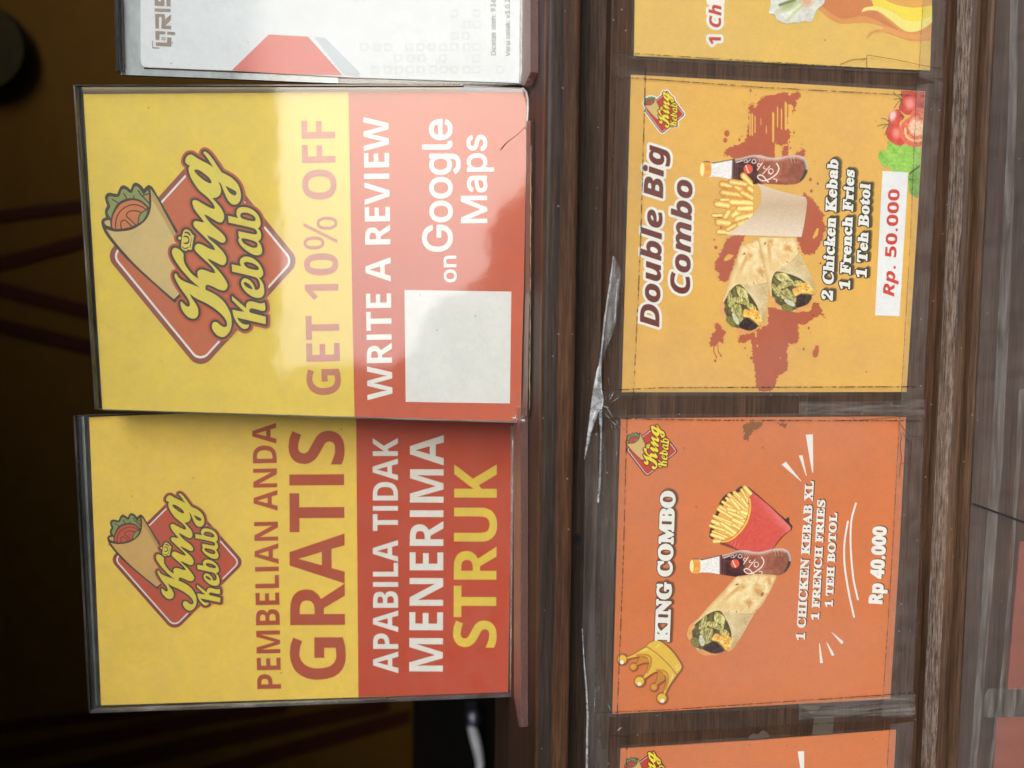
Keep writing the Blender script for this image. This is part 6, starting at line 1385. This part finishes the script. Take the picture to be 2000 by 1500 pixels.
# crown
C8 = lambda P: Z(1180, 1200, 6.818, P)
GOLD, GOLD2, GOLD3, LINE = ink(230, 188, 76), ink(206, 140, 54), ink(240, 214, 120), ink(184, 120, 44)
balls = [(240,597,66),(470,890,68),(767,1115,68)]
small = [(388,698,46),(662,968,46)]
cb = smooth([(570,430,1),(480,480),(400,530),(300,572,1),(310,592,1),(440,562),(540,560),(590,590),(600,650),(580,720),(550,790),(520,835,1),(540,855,1),(600,810),(680,765),(750,760),(800,790),(825,840),(820,930),(800,1000),(790,1060,1),(812,1062,1),(860,960),(920,870),(970,800,1),(880,690),(780,590),(680,500)], 3)
band = smooth([(565,420,1),(600,385),(680,350),(750,360),(830,420),(920,510),(990,610),(1025,670),(1030,710),(1010,750),(965,800,1),(880,690),(780,590),(680,500)], 3)
spikes = [smooth([(480,560,1),(440,640),(415,680,1),(440,676,1),(520,645),(600,640,1),(600,590,1)], 3), smooth([(720,760,1),(710,840),(680,930,1),(702,942,1),(760,900),(808,872,1),(800,790,1)], 3)]
allc = [[C8(cb)], [C8(band)]] + [[C8(s)] for s in spikes] + [[C8(disc(*b))] for b in balls + small]
shc = [[[(p[0] + 1.4, p[1] + 0.6) for p in P] for P in L] for L in allc]
flat('crown_picture', [(union(shc, 3.4, 0.8), ink(180, 102, 62)), (union(shc, 1.9, 0.8), ink(146, 80, 46)), ([C8(s) for s in spikes], GOLD2), ([C8(disc(*b)) for b in small], GOLD2), ([C8(disc(x, y, r - 14)) for x, y, r in small], ink(220, 160, 76)),
     ([C8(cb)], GOLD), (strokes([C8(smooth([(440,545),(560,538),(620,580),(615,680),(570,770)], 4, False)), C8(smooth([(700,742),(790,750),(842,800),(842,900),(815,1000)], 4, False))], 4.5), GOLD2), ([C8(band)], GOLD), (strokes([C8(smooth([(565,428),(680,502),(780,592),(880,692),(962,800)], 4, False))], 2.0), LINE),
     ([C8(disc(*b)) for b in balls], LINE), ([C8(disc(x, y, r - 10)) for x, y, r in balls], GOLD), ([C8(disc(x + dx, y + dy, 27)) for (x, y, r), (dx, dy) in zip(balls, ((-5, 40), (-2, 36), (8, 36)))], TYPE_W),
     ([C8(P) for P in ([(470,495),(540,455),(590,455),(580,470),(490,500)], [(680,440),(740,385),(755,392),(690,447)], [(940,700),(1000,655),(1008,665),(950,712)], [(945,740),(1020,680),(1025,700),(970,755)], [(905,800),(930,795),(920,840),(880,905),(890,850)])], GOLD3)], PANEL, LP, P3, 1.0e-5)
# food
pt = Paint((1384, 946, 1552, 1082), 0.6, lambda X, Y: ((X - 1380)*10, (Y - 930)*10))
sd_ = smooth([(640,205),(740,190),(800,195),(920,285),(1200,530),(1540,830),(1580,800),(1622,815),(1625,900),(1682,970),(1664,1050),(1620,1085),(1470,1215),(1310,1420),(1270,1430,1),(900,900),(100,1240),(80,960),(180,720),(270,470),(420,320),(540,290)], 3)
pt.put(pt.sd(sd_), (66,46,36), 16)
caps = []
tips = [(150,1265),(115,1150),(110,1080),(85,960),(110,890),(170,800),(140,770),(220,650),(280,590),(300,505),(400,440),(440,360),(540,330),(600,340),(670,260),(760,230)]
base_ = [(270,1270),(330,1215),(400,1190),(500,1110),(560,1080),(620,1030),(660,980),(700,930),(730,880),(760,800),(790,740),(800,690),(810,630),(810,570),(815,500),(860,340)]
for i, (a, b) in enumerate(zip(tips, base_)):
    caps.append(((a[0] + 14*math.sin(i*3.7), a[1] + 10*math.cos(i*2.3)), b, 34 + 9*math.sin(i*1.7 + 1), 0.12 + 0.14*math.sin(i*2.1)))
caps += [((430,700),(700,820),38,.12),((520,850),(720,940),42,.18),((680,690),(790,740),50,.2),((520,950),(660,1040),38,.05),((390,1090),(520,1160),36,.1),((690,440),(800,590),36,.15),((480,450),(640,640),40,.1),((420,640),(560,680),40,.12),((300,930),(560,1110),44,.15)]
paint_fries(pt, smooth([(150,1250),(150,1110),(150,960),(170,880),(270,680),(340,540),(470,400),(660,300),(770,270),(870,330),(810,470),(815,650),(785,830),(725,980),(600,1110),(450,1215),(280,1262)], 2), caps)
rb = smooth([(905,318,1),(1200,560),(1640,990,1),(1640,1040),(1600,1080),(1450,1200),(1300,1410,1),(1240,1430),(1000,1482),(700,1450),(600,1440,1),(290,1290,1),(400,1275),(560,1195),(700,1055),(800,885),(845,760),(860,600),(842,450),(805,468,1)], 3)
nn = fbm(pt.X/40, pt.Y/40, 3)
e_ = np.clip(((pt.X - 905)*0.69 - (pt.Y - 318)*0.72 + 180)/170, 0, 1)
pt.put(pt.sd(rb), pt.mix((196,72,62), (214,92,80), nn), 7)
k = (e_*np.clip((pt.X - 800)/700, 0.15, 1)*(pt.sd(rb) < 0))[..., None]
pt.C = pt.C*(1 - k*0.7) + np.array((222,128,132.))*k*0.7
pt.put(pt.sd([(275,1270),(350,1290),(640,1440),(600,1452),(258,1332)]), (134,58,52), 8)
pt.put(pt.line(smooth([(290,1278),(380,1272),(500,1222),(600,1142),(700,1032),(780,900),(830,760),(852,620),(850,520),(838,450)], 3, False)) - 17, (236,188,80), 8)
pt.put(pt.line(smooth([(285,1258),(380,1250),(490,1200),(585,1125),(682,1015),(760,885),(808,750),(828,620),(826,520),(812,470)], 3, False)) - 6, (176,70,46), 6, 0.8, False)
for P in ([(540,1390),(575,1240)], [(600,1400),(630,1320)], [(480,1330),(510,1280)]): pt.put(pt.line(P) - 4, (232,170,160), 8, 0.7, False)
pt.build('fries_box_picture', PANEL, LP + 2e-5, P3)
pt = Paint((1338, 1118, 1522, 1284), 0.6, lambda X, Y: ((X - 1330)*8.333, (Y - 1110)*8.333))
paint_wrap(pt)
pt.build('wrap_picture', PANEL, LP + 4.4e-5, P3)
pt = Paint((1342, 1070, 1548, 1130), 0.55, lambda X, Y: ((X - 1340)*9.0909, (Y - 1050)*9.0909))
paint_bottle(pt)
pt.build('bottle_picture', PANEL, LP + 3.2e-5, P3)

# --- amber poster with flames, cut by the picture's edge
P1loop = [(1241, -60), (1238.5, 109), (1400, 117), (1600, 127.5), (1816.7, 137.6), (1822, -60)]
P1 = poster('amber menu poster with orange and yellow flames, only its lower strip visible', P1loop, AMBER1, (1500, 122))
F1 = lambda P: Z(1360, 0, 4.1667, P)
flat('flame_picture', [([F1(smooth([(990,70,1),(1040,-120,1),(1915,-200,1),(1905,330,1),(1750,335),(1620,295),(1520,262),(1440,272),(1382,330,1),(1405,270),(1470,240),(1560,250),(1610,272,1),(1500,212),(1350,187),(1180,195),(1080,150)], 4))], ink(220, 150, 86)),
      ([F1(smooth([(1025,50,1),(1050,-120,1),(1430,-120,1),(1440,50),(1560,170),(1640,240),(1560,215),(1480,170),(1350,130),(1200,155),(1100,110)], 4))], ink(208, 128, 78)),
      ([F1(smooth([(1480,262),(1560,262),(1650,300),(1800,320),(1905,300),(1905,265,1),(1780,285),(1660,260),(1560,220)], 4))], ink(226, 158, 90)),
      ([F1(smooth([(1400,-120,1),(1918,-150,1),(1918,180,1),(1850,232),(1760,262),(1680,242),(1580,162),(1480,92),(1400,85),(1345,100,1),(1365,65),(1440,50),(1445,40)], 4))], ink(240, 222, 128)),
      ([F1(smooth([(1400,-120,1),(1918,-150,1),(1917,130,1),(1800,175),(1700,160),(1600,100),(1500,60),(1440,40)], 4))], ink(240, 214, 74)),
      ([F1(smooth([(1510,-120,1),(1918,-150,1),(1918,45,1),(1800,62),(1700,55),(1600,30),(1520,-20)], 4))], ink(226, 168, 82)),
      (strokes([F1(smooth([(1178,525),(1240,492),(1310,478),(1380,478)], 4, False))], 2.2), ink(204, 162, 84))], PANEL, LP, P1)
g1 = text('BI', '1 Ch', (1407.3, 86.6), (1408.6, 10), 22.5, 10)
ho = flat('item_outline', [(union(g1 + [[[(1386, 4), (1386, -12), (1409.5, -12), (1409.5, 4)]]], 6.0, 0.8), TYPE_W)], PANEL, LP, P1)
flat('item_lettering', [(union(g1, 0.5, 0.5), ink(196, 66, 54))], PANEL, LP + 2e-5, ho)
pt = Paint((1500, -12, 1616, 48), 0.7, lambda X, Y: ((X - 1360)*4.1667, Y*4.1667))
n1 = fbm(pt.X/55, pt.Y/55, 12); n2 = fbm(pt.X/20, pt.Y/20, 13, 3)
pt.put(pt.sd(smooth([(605,-60,1),(600,60),(588,110),(635,118),(650,160),(690,180),(740,196),(790,185),(840,187),(880,172),(930,182),(968,120),(985,78),(1040,30),(1065,-60,1)], 3)), pt.mix((186,184,172), (232,230,222), (n1*0.7 + n2*0.4 - 0.2)*1.5), 7)
pt.put(pt.ell(760, 40, 90, 30, -0.5), (150,160,90), 40, 0.75, False)
pt.put(pt.line([(740,165),(790,110),(860,50)]) - 8, (176,186,110), 18, 0.8, False)
pt.put(pt.ell(900, 10, 50, 40), (206,140,100), 40, 0.7, False)
pt.put(pt.line([(680,40),(740,20),(800,0)]) - 10, (84,92,60), 16, 0.8, False)
pt.build('food_picture', PANEL, LP + 1.6e-4, P1)

# --- second orange poster, cut by the picture's edge
P4loop = [(1212.5, 1462.5), (1480, 1446), (1750.5, 1425.7), (1738, 1640), (1204, 1660)]
P4 = poster('second orange menu poster, only its upper strip visible under a torn tape', P4loop, ORANGE, (1480, 1500))
logo(P4, PANEL, LP, SRC, [(1261, 1566), (1276, 1470), (1311, 1518), (1219, 1492)], PAL3)
flat('spark_ray', [([[(1558, 1467.5), (1570.5, 1467), (1571, 1535), (1568.5, 1535)]], TYPE_W)], PANEL, LP, P4)

# ================================================================== clear tape and plastic film on the counter front
TAPE_G = 'strips of clear tape on the counter front'
TAPE = clear('clear_tape', 0.03, 0.18, (0.005, 0.04), hcol=(170, 154, 140), hscale=120.0, dirt=0.035)
TAPE_OLD = clear('old_clear_tape', 0.06, 0.20, (0.05, 0.15), hcol=(176, 166, 160), hscale=110.0, dirt=0.02)
TAPE_WHITE = clear('crazed_clear_tape', 0.05, 0.2, (0.0, 0.20), hcol=(200, 196, 188), hscale=420.0, streak='z', dirt=0.015)

def film(name, A, B, mat, lift, amp=0.0002, nv=8, seed=1, plane=PANEL, parent=None, freq=1.0, step=8.0, bow=0.0):
    """A thin flexible sheet between two edges given as picture polylines; ripples stand off the panel."""
    def res(P, n):
        d = [0]
        for a, b in zip(P[:-1], P[1:]): d.append(d[-1] + math.hypot(b[0]-a[0], b[1]-a[1]))
        o = []
        for i in range(n):
            t = d[-1]*i/(n - 1)
            k = max(j for j in range(len(d)) if d[j] <= t + 1e-9)
            k = min(k, len(P) - 2)
            f = (t - d[k])/((d[k+1]-d[k]) or 1)
            o.append((P[k][0] + (P[k+1][0]-P[k][0])*f, P[k][1] + (P[k+1][1]-P[k][1])*f))
        return o
    ln = sum(math.hypot(b[0]-a[0], b[1]-a[1]) for a, b in zip(A[:-1], A[1:]))
    n = max(4, int(ln/step))
    RA, RB = res(A, n), res(B, n)
    V, Fc, UV = [], [], []
    for i in range(n):
        for j in range(nv + 1):
            t = j/nv
            x, y = RA[i][0]*(1-t) + RB[i][0]*t, RA[i][1]*(1-t) + RB[i][1]*t
            h = float(fbm(np.array([i*0.35*freq]), np.array([t*3.0*freq]), seed, 3)[0])
            V.append(plane.pt(x, y, lift + amp*h + bow*math.sin(math.pi*t)))
            UV.append((i/(n-1), t))
    for i in range(n - 1):
        for j in range(nv):
            a = i*(nv+1) + j
            Fc.append([a, a + 1, a + nv + 2, a + nv + 1])
    a, b, c = V[Fc[0][0]], V[Fc[0][1]], V[Fc[0][2]]
    if (b - a).cross(c - a).dot(plane.n) < 0: Fc = [f[::-1] for f in Fc]
    o = pydata(name, V, Fc, mat, parent, smooth=True)
    uv = o.data.uv_layers.new(name='UVMap')
    for l in o.data.loops: uv.data[l.index].uv = UV[l.vertex_index]
    return o

M_CREASE_LINE = ink(66, 44, 30, 0.6)
def tape(label, A, B, mat, lift, seed, amp=0.0002, dark_marks=None):
    t = tag(film('clear_tape', A, B, mat, lift, amp, 6, seed), label, 'tape', TAPE_G)
    if dark_marks: flat('crease_line', [(strokes(dark_marks, 0.9, 0.3, 0.05), M_CREASE_LINE)], PANEL, lift + 0.0004, t)  # thin dark strokes paint in the tape's crease lines and cuts
    return t

tape('clear tape between the flame poster and the Double Big Combo poster', [(1196, 104), (1244, 104), (1500, 120), (1836, 141)], [(1196, 150), (1250, 154), (1500, 172), (1836, 190)], TAPE, 0.0011, 1)
tape('clear tape along the foot of the Double Big Combo poster', [(1790, 166), (1778, 460), (1759, 790)], [(1842, 160), (1822, 460), (1803, 792)], TAPE_OLD, 0.0014, 2)
tape('clear tape along the foot of the flame poster', [(1806, -60), (1794, 150)], [(1850, -60), (1840, 165)], TAPE_OLD, 0.0014, 3, dark_marks=[Z(1200, 0, 2.857, P) for P in ([(1408,380),(1409,307),(1560,330),(1725,366),(1838,385)], [(1260,358),(1330,335),(1405,327)], [(1670,500),(1705,470),(1745,440),(1800,436),(1838,440)], [(1600,480),(1660,500)])])
tape('clear tape along the head of the Double Big Combo poster', [(1203, 130), (1190, 480), (1186, 780)], [(1262, 130), (1252, 480), (1238, 780)], TAPE, 0.0013, 4)
tape('crazed clear tape between the Double Big Combo and King Combo posters', [(1168, 762), (1300, 756), (1790, 754)], [(1168, 818), (1400, 822), (1800, 823)], TAPE, 0.0017, 5)
tape('scuffed whitish tape under the lower corner of the Double Big Combo poster', [(1560, 784), (1690, 784), (1806, 780)], [(1560, 808), (1690, 812), (1806, 812)], TAPE_WHITE, 0.0019, 15)
tape('clear tape along the foot of the King Combo poster', [(1757, 810), (1742, 1090), (1722, 1400)], [(1806, 812), (1796, 1090), (1782, 1400)], TAPE_OLD, 0.0014, 6, dark_marks=[Z(1420, 800, 4.545, P) for P in ([(1538,205),(1552,240),(1538,300),(1542,380),(1552,430),(1536,500),(1533,600)], [(1500,85),(1540,130),(1580,185),(1640,240),(1690,235)], [(1550,480),(1590,470),(1640,492)], [(1110,62),(1135,96),(1300,84),(1500,66),(1600,60)], [(1640,262),(1632,380),(1622,520),(1606,900),(1595,1350)], [(1560,205),(1600,270),(1650,350)], [(1640,110),(1690,50),(1700,35)])])
tape('clear tape along the head of the King Combo poster', [(1176, 800), (1172, 1100), (1160, 1400)], [(1226, 800), (1218, 1100), (1206, 1400)], TAPE, 0.0013, 7)
tape('clear tape under the King Combo poster, above the second orange poster', [(1160, 1392), (1300, 1386), (1500, 1372), (1790, 1352)], [(1160, 1440), (1300, 1432), (1500, 1420), (1790, 1404)], TAPE, 0.0018, 8)
tape('torn whitish tape at the lower corner between the two orange posters', [(1560, 1368), (1700, 1362), (1788, 1356)], [(1560, 1406), (1700, 1398), (1788, 1396)], TAPE_WHITE, 0.0020, 16)
tape('clear tape along the foot of the second orange poster', [(1738, 1415), (1725, 1600)], [(1786, 1408), (1772, 1600)], TAPE_OLD, 0.0014, 9)
tape('clear tape along the head of the second orange poster', [(1168, 1440), (1165, 1600)], [(1226, 1440), (1222, 1600)], TAPE, 0.0013, 10)

# peeling plastic film; whitened creases also carry painted highlights
FILM = clear('plastic_film', 0.03, 0.14, (0.02, 0.15), hcol=(172, 170, 168), hscale=160.0, streak=True)
CREASE = clear('white_crease_highlight', 0.06, 0.2, (0.30, 0.80), hcol=(196, 201, 206), hscale=420.0)
FLAP = clear('thin_film_flap', 0.05, 0.14, (0.05, 0.40), hcol=(196, 198, 200), hscale=160.0, streak=True)
pf = thing('plastic_film', 'peeling clear plastic film with bright white creases beside the poster heads', 'film', tuple(PANEL.pt(1170, 800)))
film('film_sheet', [(1150, 848), (1143, 900), (1141, 1090), (1137, 1230), (1144, 1360), (1146, 1430), (1144, 1600)], [(1206, 838), (1204, 900), (1200, 1090), (1196, 1230), (1192, 1360), (1188, 1430), (1186, 1600)], FILM, 0.0022, 0.0024, 16, 21, parent=pf, freq=1.1)
film('film_flap', [(1198, 500), (1190, 560), (1181, 620), (1174, 690), (1171, 720)], [(1200, 500), (1213, 530), (1203, 632), (1182, 690), (1173, 722)], FLAP, 0.0030, 0.0050, 10, 22, parent=pf, freq=2.2)
film('crease', [(1197, 500), (1189, 560), (1180, 620), (1173, 690), (1168, 722)], [(1199, 501), (1191.5, 560), (1183, 620), (1175.5, 690), (1174, 722)], CREASE, 0.0045, 0.001, 3, 23, parent=pf)
film('crease', [(1168, 715), (1163, 735), (1158, 762), (1154, 795), (1150, 826), (1147, 850), (1141, 896)], [(1174, 715), (1175, 750), (1178, 778), (1178, 792), (1168, 806), (1156, 842), (1142, 897)], CREASE, 0.0050, 0.0016, 8, 24, parent=pf, freq=0.8)
film('crease', [(1206, 545), (1202, 590), (1200, 630)], [(1208, 545), (1204, 590), (1201.5, 631)], CREASE, 0.0046, 0.001, 2, 25, parent=pf)
film('crease', [(1171, 796), (1170, 815), (1173, 850), (1171, 900), (1169, 950), (1166, 980)], [(1177, 796), (1175, 815), (1174.2, 850), (1172.3, 900), (1170.4, 950), (1168.5, 981)], CREASE, 0.0050, 0.0006, 2, 26, parent=pf)
film('crease', [(1175, 815), (1174, 850), (1173, 900), (1171, 950), (1168, 982)], [(1176.2, 815), (1175.2, 850), (1174.1, 900), (1172.5, 950), (1169.5, 983)], CREASE, 0.0052, 0.0006, 2, 27, parent=pf)
film('crease', [(1136.5, 1228), (1139.5, 1290), (1143.5, 1345), (1146, 1400), (1144.5, 1430), (1143, 1600)], [(1138, 1228), (1141.5, 1290), (1147, 1345), (1149.5, 1400), (1148.5, 1430), (1147.5, 1600)], CREASE, 0.0058, 0.001, 3, 28, parent=pf)
for k, (a, b, w) in enumerate([((1188, 734), (1191, 762), 1.0), ((1191, 762), (1189, 785), 1.0), ((1200, 763), (1189, 784), 2.6), ((1212, 774), (1192, 787), 2.4), ((1175, 792), (1190, 797), 3.0), ((1180, 806), (1192, 819), 1.4), ((1183, 793), (1198, 816), 2.0), ((1192, 820), (1205, 832), 2.6), ((1193, 822), (1196, 842), 1.6), ((1200, 830), (1202, 838), 1.8), ((1198, 815), (1214, 842), 1.2), ((1203, 818), (1207, 829), 1.2),
        ((1160, 1395), (1163, 1345), 1.6), ((1185, 1372), (1196, 1392), 1.2), ((1205, 1428), (1214, 1420), 2.0)]):
    dx, dy = b[0]-a[0], b[1]-a[1]
    L = math.hypot(dx, dy)
    ox, oy = -dy/L*w/2, dx/L*w/2
    m_ = ((a[0]+b[0])/2, (a[1]+b[1])/2)
    film('crease', [a, (m_[0]-ox, m_[1]-oy), b], [(a[0]+0.3, a[1]+0.3), (m_[0]+ox, m_[1]+oy), (b[0]+0.3, b[1]+0.3)], CREASE, 0.0045, 0.002, 2, 40 + k, parent=pf)  # pale slivers painting glints on the crumpled film

# lower panel: two red posters under dusty plastic
LOW = Plane((0, Y_LOW, 0), (0, -1, 0))
M_LOWRED = ink(150, 80, 62)
q = thing('red_poster', 'dull red poster under dusty plastic low on the counter, larger of the two', 'poster', tuple(LOW.pt(1990, 1200)), 'red posters under dusty plastic')
slab('paper', [(1992, 1058), (2200, 1050), (2200, 1350), (1968, 1346), (1980, 1200)], LOW, 0.0006, 0.0005, [M_LOWRED], q)
q = thing('red_poster', 'dull red poster under dusty plastic in the bottom corner of the photo', 'poster', tuple(LOW.pt(1970, 1460)), 'red posters under dusty plastic')
slab('paper', [(1948, 1402), (2200, 1398), (2200, 1640), (1930, 1640)], LOW, 0.0006, 0.0005, [M_LOWRED], q)
DUSTY = clear('dusty_plastic_sheet', 0.08, 0.18, (0.10, 0.26), hcol=(140, 131, 127), hscale=36.0, streak=True)
SCUFF = clear('scuffed_plastic', 0.05, 0.2, (0.0, 0.32), hcol=(168, 166, 160), hscale=300.0, streak=True)
ds = thing('plastic_sheet', 'dusty clear plastic sheet over the lowest panel of the counter', 'plastic sheet', tuple(LOW.pt(1960, 700)))
film('sheet', [(1926, -60), (1915, 300), (1905, 700), (1886, 1040), (1862, 1600)], [(2200, -60), (2200, 300), (2200, 700), (2200, 1100), (2200, 1600)], DUSTY, 0.0030, 0.0040, 24, 31, LOW, ds, 0.8)
film('scuff_streak', [(1975, -60), (1968, 250), (1950, 600), (1936, 900), (1915, 1200), (1886, 1600)], [(1990, -60), (1985, 250), (1972, 600), (1958, 900), (1934, 1200), (1898, 1600)], SCUFF, 0.0085, 0.0006, 4, 32, LOW, ds)
film('scuff_streak', [(1990, 760), (1975, 1060), (1960, 1280), (1930, 1500)], [(2002, 760), (1982, 1060), (1967, 1280), (1937, 1500)], SCUFF, 0.0085, 0.0006, 4, 33, LOW, ds)
film('scuff_streak', [(1922, 1360), (1930, 1345), (2080, 1342)], [(1922, 1400), (1936, 1402), (2080, 1400)], SCUFF, 0.0088, 0.0006, 6, 34, LOW, ds)
flat('tear_line', [([[(1897, 982), (1903, 983), (2010, 1022), (2010, 1026), (1903, 987)]], M_BLACK)], LOW, 0.0090, ds)

# ================================================================== unseen street, plus masses added to shape the glare mirrored in the clear plastic
tag(box('street', (-60, -60, -0.95), (60, -0.2, -0.9), plain('street_paving', (110, 105, 98), 0.9)), kind='structure')
bl = thing('blocker', 'grey building across the street, added out of view to cut sky glare in the clear plastic', 'blocker', (-4, -8, -0.9))
box('block', (-14, -12, -0.9), (-0.55, -8, 5.6), plain('blocker_grey', (96, 92, 86), 0.9), bl)  # unseen mass added to keep reflected sky off the GRATIS card
bl = thing('low_blocker', 'low building across the street, added out of view to bound the glare in the clear plastic', 'blocker', (8, -8.5, -0.9))
box('block', (-0.2, -12, -0.9), (16, -8.2, 1.35), plain('blocker_light_grey', (120, 115, 108), 0.9), bl)
lo, hi = -12.0, -8.2                                # added outline, shaped to cut the glare mirrored in the acrylic
prof = [(-0.9, 3.3), (-0.35, 3.2), (-0.1, 2.95), (0.2, 2.85), (0.4, 2.6), (0.55, 2.3), (0.8, 2.12), (1.1, 2.15), (1.35, 2.0), (1.6, 1.75), (1.9, 1.5), (2.4, 1.42), (4.0, 1.38)]
V = [(x, lo, z) for x, z in prof] + [(x, hi, z) for x, z in prof] + [(-0.9, lo, -0.9), (4.0, lo, -0.9), (-0.9, hi, -0.9), (4.0, hi, -0.9)]
n = len(prof)
Fc = [[i, i + 1, n + i + 1, n + i] for i in range(n - 1)] + [[2*n + 2] + [n + i for i in range(n)] + [2*n + 3], [2*n + 1] + [n - 1 - i for i in range(n)] + [2*n], [0, n, 2*n + 2, 2*n], [n - 1, 2*n + 1, 2*n + 3, 2*n - 1]]
pydata('glare_outline', [(v[0], v[1] + 0.05, v[2]) for v in V], Fc, plain('blocker_brown', (84, 76, 66), 0.9), bl)
tag(flat('tape_residue', [([smooth([(1566, 1380), (1584, 1378), (1601, 1378), (1598, 1387), (1590, 1391), (1584, 1394), (1578, 1389)], 2)], ink(88, 76, 56, 0.4))], PANEL, 0.0008), 'yellowed scrap of old tape under the crown poster edge', 'tape scrap', 'scraps of old tape on the counter front')
tag(flat('tape_residue', [([[(1590, 1400), (1630, 1398), (1626, 1434), (1586, 1436)]], ink(86, 75, 64, 0.4))], PANEL, 0.0008), 'square grey scrap of tape touching the second orange poster', 'tape scrap', 'scraps of old tape on the counter front')
tag(flat('tape_residue', [([smooth([(1462, 1444), (1470, 1432), (1480, 1434), (1490, 1426), (1500, 1432), (1504, 1440)], 2)], ink(86, 75, 64, 0.4))], PANEL, 0.0008), 'small ragged grey scrap of tape at the second orange poster', 'tape scrap', 'scraps of old tape on the counter front')
